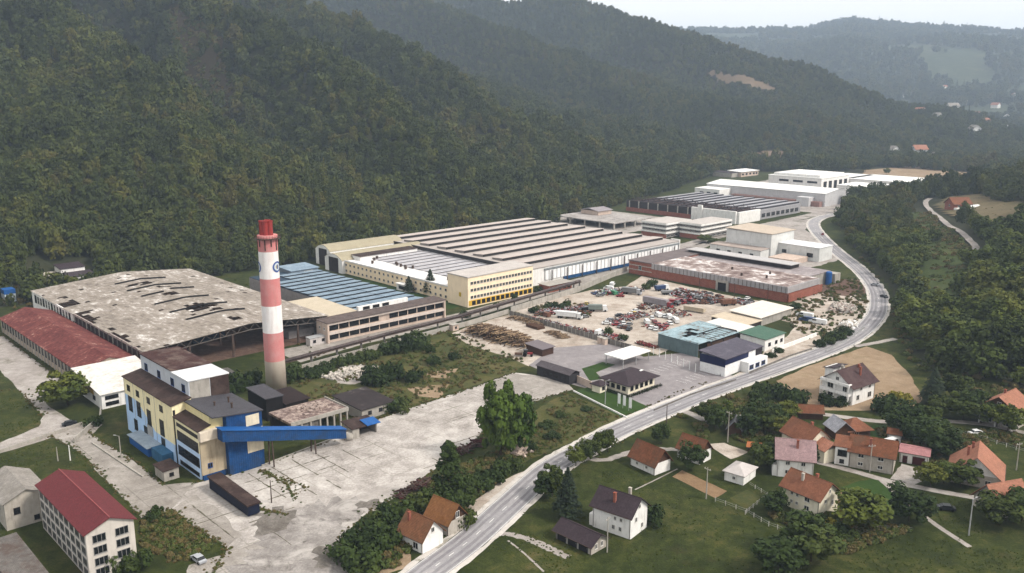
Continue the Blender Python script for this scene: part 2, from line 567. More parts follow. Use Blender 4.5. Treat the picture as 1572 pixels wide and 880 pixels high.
def build_terrain():
    rs = [0.0, 12.0]
    while rs[-1] < 6500: rs.append(rs[-1] * 1.0135 + (1.5 if rs[-1] < 100 else 0))
    azs = list(np.linspace(-58, 58, 420)) + list(np.linspace(64, 296, 44))
    az = np.radians(np.array(azs)); R = np.array(rs[1:])
    X = R[:, None] * np.sin(az)[None, :]; Y = R[:, None] * np.cos(az)[None, :]
    Z = ground_h(X, Y)
    Z = np.where(np.cos(az)[None, :] < -.2, np.minimum(Z, 150), Z)
    nr, na = X.shape
    verts = np.stack([X.ravel(), Y.ravel(), Z.ravel()], 1).tolist()
    c = len(verts); verts.append((0, 0, 0))
    faces = []; mi = []
    U = X * SA + Y * CA; V = -X * CA + Y * SA
    sfor = V - np.interp(U, V0U, V0V)
    hillm = poly_inside(X, Y, FOOT)
    for i in range(nr - 1):
        for j in range(na):
            k = (j + 1) % na
            faces.append((i * na + j, i * na + k, (i + 1) * na + k, (i + 1) * na + j))
            d = R[i]
            if d > 2000: mi.append(2)
            elif sfor[i, j] > -12 or hillm[i, j] or d > 1150: mi.append(1)
            else: mi.append(0)
    for j in range(na):
        faces.append((c, (j + 1) % na, j)); mi.append(0)
    me = D.meshes.new('ground'); me.from_pydata(verts, [], faces)
    for m in (FIELD_G, forest_floor, FIELDS_FAR): me.materials.append(m)
    me.polygons.foreach_set('material_index', mi); me.polygons.foreach_set('use_smooth', [True] * len(faces)); me.update()
    bm = bmesh.new(); bm.from_mesh(me); bmesh.ops.recalc_face_normals(bm, faces=bm.faces)
    if sum(f.normal.z for f in list(bm.faces)[:50]) < 0:
        bmesh.ops.reverse_faces(bm, faces=bm.faces)
    bm.to_mesh(me); bm.free()
    tag(link('ground', me), kind='structure')


build_terrain()


# ------------------------------------------------------------------ ground sheets
def ragged(pts, step=3.0, amp=.6):
    out = []
    n = len(pts)
    cx0, cy0 = np.mean(np.array(pts), 0)
    for i in range(n):
        a = np.array(pts[i]); b = np.array(pts[(i + 1) % n]); L = np.linalg.norm(b - a)
        k = max(1, int(L / step))
        t = (b - a) / (L + 1e-9); nn = np.array((-t[1], t[0]))
        for q in range(k):
            p = a + (b - a) * q / k
            j = amp * (random.uniform(-1, 1) * .6 + .6 * float(vnoise(p[0], p[1], 9, 77)))
            p = p + nn * (j if q else j * .4)
            out.append((float(p[0]), float(p[1])))
    return out


def sheet(name, pts, z, mat, step=3.0, amp=.6, drape=False, uv=False):
    """A ground surface: pts are survey points (photo) or site coordinates."""
    w = [W(*p) for p in pts] if uv else [P(*p) for p in pts]
    r = ragged(w, step, amp)
    bm = bmesh.new()
    vs = [bm.verts.new((x, y, z)) for x, y in r]
    es = [bm.edges.new((vs[i], vs[(i + 1) % len(vs)])) for i in range(len(vs))]
    bmesh.ops.triangle_fill(bm, use_beauty=True, use_dissolve=False, edges=es)
    bmesh.ops.recalc_face_normals(bm, faces=bm.faces)
    for f in bm.faces:
        if f.normal.z < 0: f.normal_flip()
    me = D.meshes.new(name); bm.to_mesh(me); bm.free()
    me.materials.append(mat)
    return tag(link(name, me), kind='structure')


def catmull(pts, n=8):
    pts = [np.array(p, float) for p in pts]
    q = [2 * pts[0] - pts[1]] + pts + [2 * pts[-1] - pts[-2]]
    out = []
    for i in range(1, len(q) - 2):
        for k in range(n):
            t = k / n
            out.append(.5 * ((2 * q[i]) + (-q[i - 1] + q[i + 1]) * t + (2 * q[i - 1] - 5 * q[i] + 4 * q[i + 1] - q[i + 2]) * t * t + (-q[i - 1] + 3 * q[i] - 3 * q[i + 1] + q[i + 2]) * t ** 3))
    out.append(pts[-1])
    return out


def ribbon(name, line, w0, w1, z, mat, drape=0.0, wob=0.0, link_it=True):
    """Strip between offsets w0 and w1 of a centre line."""
    mb = MB(); L = []
    for i, p in enumerate(line):
        a = line[max(0, i - 1)]; b = line[min(len(line) - 1, i + 1)]
        t = (b - a) / (np.linalg.norm(b - a) + 1e-9); n = np.array((-t[1], t[0]))
        j = wob * random.uniform(-1, 1); j2 = wob * random.uniform(-1, 1)
        q0 = p + n * (w0 + j); q1 = p + n * (w1 + j2)
        h0 = h1 = 0.0
        if drape: h0 = gh(*q0) + drape; h1 = gh(*q1) + drape; h0 = h1 = max(h0, h1)
        L.append(((q0[0], q0[1], z + h0), (q1[0], q1[1], z + h1)))
    for i in range(len(L) - 1):
        mb.face([L[i][0], L[i + 1][0], L[i + 1][1], L[i][1]])
    me = mb.mesh(name, mat)
    bm = bmesh.new(); bm.from_mesh(me); bmesh.ops.remove_doubles(bm, verts=bm.verts, dist=.001)
    bmesh.ops.recalc_face_normals(bm, faces=bm.faces)
    for f in bm.faces:
        if f.normal.z < 0: f.normal_flip()
    bm.to_mesh(me); bm.free()
    return tag(link(name, me), kind='structure')


yard_c = ground_mat('yard concrete', [(.38, (.19, .168, .15)), (.47, (.33, .30, .275)), (.56, (.48, .445, .41)), (.64, (.58, .545, .51))], s=(.03, .2, 1.6), joints=((.13, .12, .085), 9.0, .75),
                    blot=[((.24, .215, .195), .03, .5, .66, .75), ((.17, .15, .135), .16, .56, .7, .55), ((.3, .27, .24), .8, .5, .7, .5)], bmp=.15)
old_c = ground_mat('old concrete', [(.36, (.165, .145, .128)), (.48, (.25, .225, .2)), (.6, (.36, .33, .30))], s=(.05, .3, 2.0), joints=((.06, .055, .035), 8.0, .5),
                   blot=[((.13, .11, .09), .05, .54, .7, .7), ((.05, .055, .025), .2, .62, .72, .7)], bmp=.2)
dirt = ground_mat('pale dirt', [(.36, (.20, .165, .135)), (.47, (.34, .29, .242)), (.6, (.50, .44, .385))], s=(.05, .3, 2.4), blot=[((.2, .14, .1), .09, .5, .68, .6), ((.12, .09, .07), .3, .58, .7, .5)], bmp=.5)
gravel = ground_mat('grey gravel', [(.34, (.17, .15, .13)), (.48, (.27, .24, .22)), (.62, (.40, .37, .34))], s=(.06, .4, 3), blot=[((.09, .085, .05), .1, .55, .68, .6)], bmp=.5)
asphalt = ground_mat('asphalt', [(.36, (.20, .19, .195)), (.5, (.26, .248, .253)), (.62, (.34, .325, .325))], s=(.05, .4, 3), blot=[((.33, .31, .3), .06, .52, .66, .6)], bmp=.15)
track = ground_mat('worn asphalt', [(.36, (.14, .13, .14)), (.6, (.23, .22, .225))], s=(.08, .6, 3), bmp=.1)
shoulder = ground_mat('road shoulder', [(.36, (.36, .33, .3)), (.6, (.54, .5, .46))], s=(.08, .6, 3), blot=[((.12, .11, .06), .16, .56, .66, .7)], bmp=.3)
paving = ground_mat('paved lot', [(.36, (.16, .143, .146)), (.5, (.215, .195, .197)), (.62, (.29, .265, .26))], s=(.06, .4, 3), bmp=.1)
soil = ground_mat('ploughed soil', [(.36, (.13, .08, .045)), (.5, (.2, .13, .075)), (.62, (.27, .185, .11))], s=(.05, .35, 2.5), bmp=.8)
stubble = ground_mat('stubble field', [(.36, (.165, .115, .07)), (.5, (.235, .168, .108)), (.62, (.30, .225, .15))], s=(.03, .25, 2.0), blot=[((.1, .085, .035), .09, .56, .7, .5)], bmp=.6)
lawn = ground_mat('lawn', [(.36, (.016, .036, .007)), (.6, (.034, .062, .014))], s=(.06, .4, 3), bmp=.6)
meadow = ground_mat('rough meadow', [(.36, (.036, .042, .012)), (.48, (.062, .064, .02)), (.56, (.088, .076, .028)), (.66, (.14, .10, .05))], s=(.05, .3, 1.8),
                    blot=[((.035, .045, .014), .06, .5, .62, .8)], bmp=1.0)
darkdirt = ground_mat('brown earth', [(.36, (.06, .035, .025)), (.5, (.1, .06, .045)), (.62, (.16, .11, .085))], s=(.06, .4, 2), bmp=.6)
cutover = ground_mat('felled slope', [(.36, (.03, .024, .014)), (.5, (.052, .038, .023)), (.62, (.045, .045, .02))], s=(.02, .12, .8), bmp=.8)

sheet('meadow', [(432, 590), (470, 560), (600, 522), (690, 505), (815, 556), (790, 572), (700, 600), (600, 632), (560, 648), (490, 650), (440, 640)], .012, meadow, 3, 1.2)
sheet('meadow', [(805, 640), (870, 603), (955, 640), (900, 668), (830, 700), (790, 715), (760, 690)], .012, meadow, 3, 1.0)
sheet('concrete_yard', [(300, 742), (395, 716), (470, 690), (527, 668), (600, 636), (700, 604), (790, 572), (862, 583), (880, 598), (835, 612), (800, 618), (745, 662), (712, 692), (650, 735),
                        (590, 772), (548, 803), (520, 835), (500, 885), (430, 900), (325, 885), (348, 842), (262, 782)], .024, yard_c, 2.5, .9)
sheet('factory_road', [(70, 668), (128, 650), (158, 652), (140, 668), (196, 700), (250, 745), (300, 741), (262, 783), (222, 800), (160, 735), (128, 700), (100, 680)], .034, old_c, 2.5, .5)
sheet('yard_path', [(0, 680), (60, 655), (66, 640), (30, 600), (-10, 560), (-10, 520), (10, 520), (60, 590), (72, 620), (110, 648), (132, 652), (80, 672), (0, 696)], .03, gravel, 2.5, .5)
sheet('gravel_yard', [(-30, 520), (5, 516), (92, 582), (78, 602), (50, 600), (-30, 545)], .026, gravel, 2.5, .5)
sheet('stained_slab', [(385, 852), (430, 800), (470, 775), (530, 768), (585, 775), (560, 800), (540, 830), (515, 855), (505, 890), (420, 900), (360, 885)], .036, ground_mat('stained slab', [(.36, (.12, .105, .095)), (.5, (.22, .2, .185)), (.62, (.36, .33, .305))], s=(.06, .3, 2), blot=[((.4, .37, .34), .1, .5, .64, .8), ((.07, .06, .05), .2, .56, .68, .8)], bmp=.2), 1.5, 5.0)
dk = ground_mat('dark stain', [(.38, (.07, .06, .052)), (.5, (.13, .115, .1)), (.62, (.22, .2, .18))], s=(.08, .4, 2), bmp=.2)
sheet('dark_stain', [(385, 790), (420, 778), (445, 792), (440, 812), (405, 822), (380, 808)], .044, dk, 1.2, 3.0)
sheet('dark_stain', [(548, 772), (575, 766), (604, 776), (590, 786), (562, 780), (545, 782)], .044, dk, 1.0, 1.4)
sheet('dark_stain', [(480, 850), (520, 832), (545, 810), (556, 812), (530, 846), (505, 872), (482, 872)], .044, dk, 1.2, 2.6)
sheet('old_slab', [(262, 783), (300, 760), (345, 790), (372, 822), (352, 846)], .036, old_c, 2, 1.0)
sheet('old_slab', [(742, 590), (790, 573), (862, 583), (880, 598), (835, 612), (808, 612), (780, 604)], .036, old_c, 2, 1.2)
jw = ground_mat('joint weeds', [(.4, (.045, .04, .022)), (.6, (.13, .115, .08))], bmp=.5)
for (ua, va, ub, vb) in ((99, 208, 99, 188), (105.5, 207, 105.5, 184), (112, 208, 112, 194), (112, 190, 112, 183), (119, 206, 119, 190), (126, 204, 126, 196), (95, 203, 121, 203), (95, 196.5, 110, 196.5), (113, 196.5, 119, 196.5), (95, 190, 107, 190),
                         (80, 200, 80, 178), (86, 182, 98, 182), (75, 190, 88, 190), (135, 178, 150, 178), (141, 182, 141, 172), (150, 186, 162, 186), (88, 176, 88, 166), (160, 200, 172, 200)):
    k_ = max(3, int(hypot(ub - ua, vb - va) / 1.2))
    ribbon('weed_joint', [np.array(W(ua + (ub - ua) * t / k_, va + (vb - va) * t / k_)) for t in range(k_ + 1)], -.14, .14, .042, jw, wob=.13)
sheet('concrete_apron', [(330, 855), (390, 835), (440, 850), (440, 900), (280, 900), (290, 868)], .03, old_c, 2, .5)
sheet('car_park', [(812, 561), (850, 534), (940, 527), (988, 548), (1055, 541), (1130, 580), (1092, 596), (1000, 628), (972, 618), (905, 598), (877, 590)], .022, paving, 3, .25)
sheet('lawn', [(884, 600), (920, 590), (1000, 627), (963, 642), (950, 640)], .032, lawn, 2, .15)
sheet('lawn', [(893, 566), (925, 556), (945, 560), (915, 572), (925, 582), (905, 585)], .032, lawn, 2, .15)
sheet('lawn', [(1340, 652), (1372, 654), (1366, 676), (1330, 672)], .02, lawn, 2, .4)
sheet('lawn', [(1340, 735), (1400, 752), (1395, 790), (1290, 748)], .016, lawn, 2, .8)
sheet('lawn', [(1290, 650), (1330, 668), (1280, 700), (1262, 700)], .016, lawn, 2, .8)
sheet('lawn', [(536, 425), (552, 418), (715, 468), (690, 475), (640, 455)], .016, lawn, 2, .6)
sheet('scrapyard_ground', [(790, 478), (830, 462), (905, 446), (960, 440), (985, 424), (1110, 452), (1165, 462), (1128, 478), (1165, 510), (1130, 520), (1075, 515), (1010, 545), (975, 531), (900, 510), (850, 494)], .02, dirt, 3, .6)
sheet('woodyard_ground', [(692, 512), (722, 500), (790, 480), (860, 502), (968, 530), (935, 530), (855, 534), (812, 562), (770, 545), (720, 530)], .02, dirt, 3, .7)
sheet('dealer_yard', [(1110, 585), (1160, 560), (1175, 538), (1210, 515), (1222, 498), (1255, 505), (1262, 528), (1200, 553), (1135, 580)], .02, dirt, 3, .5)
sheet('rubble_ground', [(1210, 470), (1255, 440), (1285, 446), (1312, 452), (1335, 470), (1325, 495), (1290, 512), (1255, 508), (1222, 500), (1200, 492)], .018, dirt, 3, 1.2)
sheet('brown_earth', [(1262, 432), (1318, 428), (1332, 450), (1300, 455), (1262, 450)], .024, darkdirt, 3, 1.2)
sheet('verge', [(735, 792), (780, 760), (828, 722), (812, 718), (770, 740), (715, 780), (690, 806)], .02, dirt, 2, .8)
sheet('stubble_field', [(1192, 585), (1240, 562), (1330, 532), (1368, 545), (1400, 580), (1416, 612), (1400, 634), (1340, 630), (1250, 630), (1232, 612)], .014, stubble, 3, .5)
sheet('vegetable_plot', [(1032, 732), (1047, 722), (1116, 754), (1098, 765)], .022, soil, 2, .2)
sheet('vegetable_plot', [(1120, 765), (1146, 752), (1172, 764), (1148, 785)], .022, meadow, 2, .2)
sheet('vegetable_plot', [(1277, 746), (1318, 768), (1300, 780), (1272, 770)], .022, soil, 2, .3)
sheet('house_apron', [(1366, 735), (1384, 712), (1420, 720), (1418, 738), (1402, 745)], .026, gravel, 2, .4)
sheet('house_apron', [(1086, 682), (1112, 680), (1150, 694), (1122, 705), (1105, 695)], .026, dirt, 2, .4)
sheet('dry_field', [(570, 850), (600, 838), (632, 852), (625, 872), (580, 880)], .018, stubble, 2, .8)
sheet('bare_patch', [(520, 560), (580, 562), (575, 580), (545, 590), (515, 590)], .03, gravel, 2, 1.5)
sheet('bare_patch', [(625, 596), (690, 590), (672, 612), (640, 608)], .03, stubble, 2, 1.0)
sheet('bare_patch', [(660, 570), (705, 566), (690, 580), (655, 580)], .03, stubble, 2, 1.0)
sheet('dark_floor', [(112, 309), (186, 309), (186, 444), (112, 444)], .02, darkdirt, 4, .3, uv=True)  # floor coloured dark to give the open hall its dark interior
sheet('works_apron', [(160, 286), (190, 290), (250, 292), (330, 304), (330, 312), (250, 303), (160, 306)], .02, old_c, 3, .4, uv=True)
sheet('works_apron', [(312, 300), (412, 312), (500, 330), (500, 340), (440, 327), (312, 314)], .022, old_c, 3, .4, uv=True)
sheet('works_road', [(440, 330), (560, 345), (690, 350), (700, 362), (560, 356), (452, 342)], .022, gravel, 3, .6, uv=True)
sheet('works_road', [(444, 300), (470, 312), (472, 340), (452, 420), (486, 500), (478, 510), (444, 430), (444, 330)], .026, gravel, 3, .6, uv=True)
sheet('works_yard', [(480, 400), (575, 400), (575, 500), (500, 500)], .018, gravel, 4, 1.2, uv=True)
sheet('works_yard', [(690, 340), (800, 360), (960, 350), (1000, 460), (930, 540), (800, 520), (690, 380)], .018, gravel, 4, 2, uv=True)
sheet('works_yard', [(440, 245), (520, 245), (600, 320), (660, 345), (600, 352), (505, 330), (440, 310)], .014, gravel, 4, 1.5, uv=True)
sheet('dry_field', [(1000, 380), (1150, 380), (1250, 500), (1120, 520), (1000, 470)], .02, stubble, 6, 2, uv=True)

ROAD = catmull([P(*p) for p in [(585, 938), (655, 880), (724, 827), (790, 767), (845, 719), (905, 685), (958, 657), (1090, 602), (1200, 563), (1271, 537), (1316, 514), (1343, 487), (1349, 466), (1344, 443), (1322, 416),
                                (1282, 384), (1255, 357), (1249, 342), (1264, 333), (1300, 326)]], 10)
ribbon('main_road', ROAD, -4.0, 4.0, .06, asphalt)
ribbon('road_shoulder', ROAD, 4.0, 5.4, .05, shoulder, wob=.25)
ribbon('road_shoulder', ROAD, -5.2, -4.0, .05, shoulder, wob=.25)
for off in (-2.9, -1.3, 1.2, 2.8):
    ribbon('worn_track', ROAD[6:-30], off - .42, off + .42, .066, track, wob=.12)
mpaint = plain('road paint', (.68, .67, .64), .7, .2, 1.0, (.3, .28, .27), .6)
ribbon('edge_marking', ROAD, 3.65, 3.78, .071, mpaint)
ribbon('edge_marking', ROAD, -3.78, -3.65, .071, mpaint)
mbm = MB()
for i in range(0, len(ROAD) - 3, 3):
    a, b = ROAD[i], ROAD[i + 1]
    L = np.linalg.norm(b - a); t = (b - a) / L; n = np.array((-t[1], t[0])) * .08
    e = a + t * min(L, 3.2)
    mbm.face([(*(a - n), .071), (*(e - n), .071), (*(e + n), .071), (*(a + n), .071)])
tag(mbm.build('centre_marking', mpaint), kind='structure')

LANE1 = catmull([P(*p) for p in [(1038, 626), (1062, 636), (1092, 646), (1150, 638), (1194, 631), (1227, 632), (1277, 638), (1339, 646), (1401, 649), (1454, 647), (1513, 652), (1561, 662), (1620, 672)]], 8)
ribbon('village_lane', LANE1, -1.5, 1.5, .04, gravel, wob=.15)
LANE2 = catmull([P(*p) for p in [(1253, 709), (1285, 717), (1315, 725), (1369, 740), (1404, 747), (1450, 756), (1516, 768), (1570, 780)]], 8)
ribbon('village_lane', LANE2, -1.3, 1.3, .04, gravel, wob=.1)
ribbon('footpath', catmull([P(*p) for p in [(1352, 737), (1384, 765), (1415, 790), (1450, 815), (1489, 840)]], 8), -.7, .7, .05, gravel, wob=.06)
ribbon('driveway', catmull([P(*p) for p in [(762, 818), (790, 822), (817, 830), (845, 843), (872, 856)]], 8), -1.0, 1.0, .03, gravel, wob=.3)
ribbon('driveway', catmull([P(*p) for p in [(893, 703), (930, 706), (970, 694), (1000, 690), (1050, 690)]], 8), -1.2, 1.2, .03, gravel, wob=.3)
ribbon('footpath', catmull([P(*p) for p in [(780, 830), (805, 850), (835, 878)]], 6), -.25, .25, .03, gravel, wob=.05)
ribbon('footpath', catmull([P(*p) for p in [(975, 752), (1000, 740), (1040, 720)]], 6), -.22, .22, .03, gravel, wob=.05)
ribbon('side_track', catmull([P(*p) for p in [(1312, 532), (1336, 528), (1352, 525), (1375, 520)]], 8), -1.4, 1.4, .05, gravel, wob=.15)
HLANE = catmull([PH(*p) for p in [(1428, 306), (1421, 312), (1426, 322), (1442, 335), (1466, 352), (1486, 368), (1497, 380), (1500, 392)]], 8)
ribbon('hill_lane', HLANE, -2.0, 2.0, 0, gravel, drape=.3, wob=.2)

# ------------------------------------------------------------------ boiler house and chimney
def wallbox(name, root, x0, x1, y0, y1, z0, z1, mat):
    return MB().box(x0, x1, y0, y1, z0, z1).build(name, mat, root)


def two_tone(name, col_top, col_low, z_split, diag=None):
    """Render painted in two colours that meet on a line (sloping when diag = rise per metre along y)."""
    m, nt, b = nodes(name)
    co = coords(nt); s = N(nt, 'ShaderNodeSeparateXYZ'); nt.links.new(co, s.inputs[0])
    a = N(nt, 'ShaderNodeMath', _operation='MULTIPLY_ADD'); a.inputs[1].default_value = diag or 0.0; a.inputs[2].default_value = z_split
    nt.links.new(s.outputs[1], a.inputs[0])
    if diag:
        lo_, hi_ = N(nt, 'ShaderNodeMath', _operation='MAXIMUM'), N(nt, 'ShaderNodeMath', _operation='MINIMUM')
        lo_.inputs[1].default_value = 5.6; hi_.inputs[1].default_value = 11.6
        nt.links.new(a.outputs[0], lo_.inputs[0]); nt.links.new(lo_.outputs[0], hi_.inputs[0]); a = hi_
    g = N(nt, 'ShaderNodeMath', _operation='GREATER_THAN'); nt.links.new(s.outputs[2], g.inputs[0]); nt.links.new(a.outputs[0], g.inputs[1])
    col = mix(nt, g.outputs[0], col_low, col_top)
    col = mix(nt, ramp(nt, noise(nt, coords(nt, scale=(1, 1, .2)), 1.2, 5), [(.5, 0), (.75, .35)]), col, (.3, .29, .26))
    nt.links.new(col, b.inputs['Base Color']); b.inputs['Roughness'].default_value = .9
    return m


r = uthing('boiler_house', 'tall stepped boiler house, yellow over light blue, beside the striped chimney', 'boiler house', 88, 211)
tt = two_tone('yellow above blue', (.84, .74, .47), (.40, .56, .78), -9.0, .5)
tt2 = two_tone('yellow above blue end bay', (.78, .71, .46), (.46, .60, .80), 7.4)
# local x = u-88, y = v-211
MB().slope_box(-.5, 5, 16, 51, 0, 16.8, 17.9).build('wall', tt, r)
MB().slab([(-.9, 15.6, 16.95), (5, 15.6, 18.1), (5, 51.4, 18.1), (-.9, 51.4, 16.95)], .25).build('roof', brown_sheet, r)
pale_blue_wall = plain('pale tower render', (.52, .54, .58), .9, .1, .4, (.33, .33, .33), .4, streak=True)
MB().box(5, 16.5, 17, 51, 14, 22.4).build('upper_wall', pale_blue_wall, r)
MB().slab([(4.7, 28, 22.95), (16.8, 28, 22.6), (16.8, 51.4, 22.6), (4.7, 51.4, 22.95)], .3).build('roof', tiled('maroon sheet roof', (.11, .05, .045), .5, .75, .3, 1, (.3, .24, .2), .35), r)
MB().slab([(4.7, 16.7, 22.55), (16.8, 16.7, 22.3), (16.8, 27.9, 22.3), (4.7, 27.9, 22.55)], .3).build('roof', plain('white sheet roof', (.66, .66, .66), .6, .08, .5), r)
MB().box(11.2, 16.62, 16.88, 17.3, 15.5, 22.0).build('cladding', brown_sheet, r)
MB().box(5.3, 11.0, 16.9, 17.3, 16.6, 22.0).build('cladding', conc, r)
for y in (47, 37.5, 28, 20.5):
    win(r, 'x-', y, 18.4, 2.2, 2.2, 4.99, 'blue', 1)
for y in (47.5, 40.5, 32.5, 23.5):
    win(r, 'x-', y, 13.2, 2.3, 1.8, -.51, 'dark', 1)
for y, zz in ((47, 7.0), (40.5, 7.0), (33, 6.5), (24, 6.0)):
    win(r, 'x-', y, zz, 2.9, 4.6, -.51, 'dark', 2, 3)
for y in (44.0, 36.5, 24): win(r, 'x-', y, 1.8, 2.6, 3.4, -.51, 'dark', 2, 2)
MB().box(-.62, -.502, 31, 35, 3.2, 6.4).build('louvre', greysteel, r)
# end bay
MB().slope_box(0, 3.2, 1, 15.9, 0.0, 13.6, 14.6).build('wall', tt2, r)
MB().slab([(-.5, .4, 13.9), (3.3, .4, 15.0), (3.3, 16.3, 15.0), (-.5, 16.3, 13.9)], .25).build('roof', brown_sheet, r)
for z, hh in ((11.6, .9), (7.6, 2.7), (3.4, 2.6), (.8, 1.0)):
    win(r, 'x-', 8.2, z, 13.2 if z > 3 else 12, hh, -.01, 'dark', 9, 1 if hh > 1 else 0, 'window')
stain = plain('rust stained concrete', (.44, .36, .25), .95, .25, .25, (.2, .12, .06), .6, streak=True)
MB().box(0.02, 7.0, .5, 1.0, 1.5, 11.2).build('end_wall', stain, r)
MB().box(-.2, 6.2, -.6, 1.05, 11.2, 13.7).build('parapet', plain('pale concrete band', (.6, .52, .42), .9, .15, .5, streak=True), r)
MB().box(.2, 6.5, .3, 1.0, 0, 1.5).build('plinth', blue_paint, r)
win(r, 'y-', 2.3, 3.2, 1.3, 1.3, .49, 'blue', 1)
# blue block
MB().slope_box(3.2, 16.7, 1.02, 16.9, 0, 17.2, 15.9).build('upper_wall', soft_yellow, r)
MB().slope_box(6.8, 16.9, -1.2, .98, 0, 16.9, 15.9).build('blue_wall', blue_paint, r)
MB().slab([(2.9, -1.6, 17.5), (17.2, -1.6, 16.1), (17.2, 17, 16.1), (2.9, 17, 17.5)], .3).build('roof', steel_dark, r)
MB().box(12.2, 16.0, -1.32, -1.202, 12.4, 15.4).build('panel', plain('pale panel', (.62, .54, .4), .9, .15, .5, streak=True), r)
MB().box(12.2, 16.91, -1.33, -1.203, 4.8, 11.4).build('panel', plain('pale panel', (.6, .5, .36)), r)
for (x, y) in ((8, 8), (11, 4), (12.5, 9)): MB().lathe([(.25, 16.2), (.25, 17.9), (.4, 17.9), (.4, 18.1)], 10, cx=x, cy=y).build('vent', steel, r)
MB().box(-.3, .3, 15.9, 16.05, 0, 15.5).build('downpipe_or_gap_strip', black_sheet, r)  # black strip added for the dark gap between main section and end bay, no pipe
for y in (51, 43.7, 36.2, 28.2): MB().box(-.56, -.501, y - .06, y + .06, 0, 16.6).build('panel_joint', plain('seam grey', (.34, .34, .33), .9), r)  # thin grey strips marking the joints between wall panels
# lean-to parts at the foot
MB().box(-4.2, -.52, 26, 40, 0, 2.6).build('lean_to', mid_blue, r)
MB().slab([(-4.7, 25.5, 2.7), (-.5, 25.5, 3.0), (-.5, 40.4, 3.0), (-4.7, 40.4, 2.7)], .2).build('canopy', plain('grey blue canopy', (.3, .36, .42), .7), r)
MB().box(-3.6, -.52, 17.5, 25.2, 0, 3.0).build('lean_to', plain('teal blue sheet', (.05, .17, .32), .6, .25, .6), r)

r = uthing('coal_conveyor', 'long deep blue enclosed conveyor bridge sloping down from the boiler house', 'conveyor', 92, 208)
mb = MB(); a0, a1 = (0, 14.6), (37, 4.7); th = 3.3
for (y0, y1, zo, zi) in ((-1.5, 1.5, 0, th),):
    pts = [(a0[0], y0, a0[1] - th), (a1[0], y0, a1[1] - th + .5), (a1[0], y1, a1[1] - th + .5), (a0[0], y1, a0[1] - th), (a0[0], y0, a0[1]), (a1[0], y0, a1[1]), (a1[0], y1, a1[1]), (a0[0], y1, a0[1])]
    for q in ((0, 3, 2, 1), (4, 5, 6, 7), (0, 1, 5, 4), (1, 2, 6, 5), (2, 3, 7, 6), (3, 0, 4, 7)): mb.face([pts[i] for i in q])
mb.build('gallery', blue_paint, r)
MB().slab([(-.3, -1.8, 14.75), (37.2, -1.8, 4.85), (37.2, 1.8, 4.85), (-.3, 1.8, 14.75)], .16).build('roof', mid_blue, r)
for x in (14, 27):
    z = 14.6 - (9.9 / 37) * x - th
    MB().beam((x, -1.3, 0), (x, -.9, z), .22).build('trestle', steel, r); MB().beam((x, 1.3, 0), (x, .9, z), .22).build('trestle', steel, r)

r = uthing('coal_intake_shed', 'low open shed with blue sheet roof where the conveyor lands', 'shed', 136, 211)
MB().box(-3.6, -1.2, -2.4, 2.6, 0, 3.1).build('wall', conc, r)
MB().box(-1.1, 5, 2.3, 2.8, 0, 3.3).build('wall', dark_wall, r); MB().box(4.6, 5, -2.4, 2.2, 0, 2.6).build('wall', conc_dark, r)
MB().slab([(-4, -2.8, 3.3), (5.4, -2.8, 3.0), (5.4, 3.2, 3.9), (-4, 3.2, 4.2)], .2).build('roof', brown_sheet, r)
MB().slab([(1.0, -3.4, 3.35), (5.8, -3.4, 3.25), (5.8, .6, 4.0), (1.0, .6, 4.1)], .15).build('roof_sheet', mid_blue, r)
r = uthing('buried_tank', 'pale rounded concrete tank at the low end of the conveyor', 'tank', 131.6, 209.6)
MB().lathe([(1.4, 0), (1.5, 1.2), (1.1, 2.0), (.3, 2.3)], 20).build('shell', conc, r, True)

r = uthing('ash_hopper', 'long dark blue ash skip with brown lid in front of the boiler house', 'ash hopper', 88.6, 194)
MB().box(-1.5, 1.5, -9.5, 11.5, .4, 3.0).build('body', plain('navy sheet', (.018, .028, .07), .6, .3, .5, (.05, .04, .04), .6), r)
MB().slab([(-1.8, -9.8, 3.3), (1.8, -9.8, 3.3), (1.8, 11.8, 3.8), (-1.8, 11.8, 3.8)], .4).build('lid', brown_sheet, r)
for y in (-8, 0, 8): MB().box(-1.3, 1.3, y - .5, y + .5, 0, .5).build('foot', conc_dark, r)
r = uthing('gate_shed', 'small shed with dark brown roof at the foot of the boiler house', 'shed', 82.5, 221)
MB().box(-2, 2, -3, 3, 0, 3.0).build('wall', conc, r)
MB().slab([(-2.4, -3.4, 3.1), (2.4, -3.4, 3.4), (2.4, 3.4, 3.4), (-2.4, 3.4, 3.1)], .2).build('roof', brown_sheet, r)
win(r, 'y-', 0, 1.1, 1.2, 1.0, -3.01, 'dark')

# chimney
def band_mat():
    m, nt, b = nodes('chimney bands')
    co = coords(nt); s = N(nt, 'ShaderNodeSeparateXYZ'); nt.links.new(co, s.inputs[0])
    dv = N(nt, 'ShaderNodeMath', _operation='DIVIDE'); dv.inputs[1].default_value = 58.0; nt.links.new(s.outputs[2], dv.inputs[0])
    red = (.53, .19, .185); wh = (.80, .77, .75)
    st = [(0, (.43, .37, .3)), (.185, red), (.365, wh), (.535, red), (.70, wh), (.865, red)]
    col = ramp(nt, dv.outputs[0], st, 'CONSTANT')
    col = mix(nt, ramp(nt, noise(nt, coords(nt, scale=(1, 1, .15)), .9, 6), [(.45, 0), (.8, .4)]), col, (.33, .2, .17))
    col = mix(nt, ramp(nt, noise(nt, co, .25, 5), [(.4, 0), (.75, .3)]), col, (.55, .45, .42))
    nt.links.new(col, b.inputs['Base Color']); b.inputs['Roughness'].default_value = .85
    return m


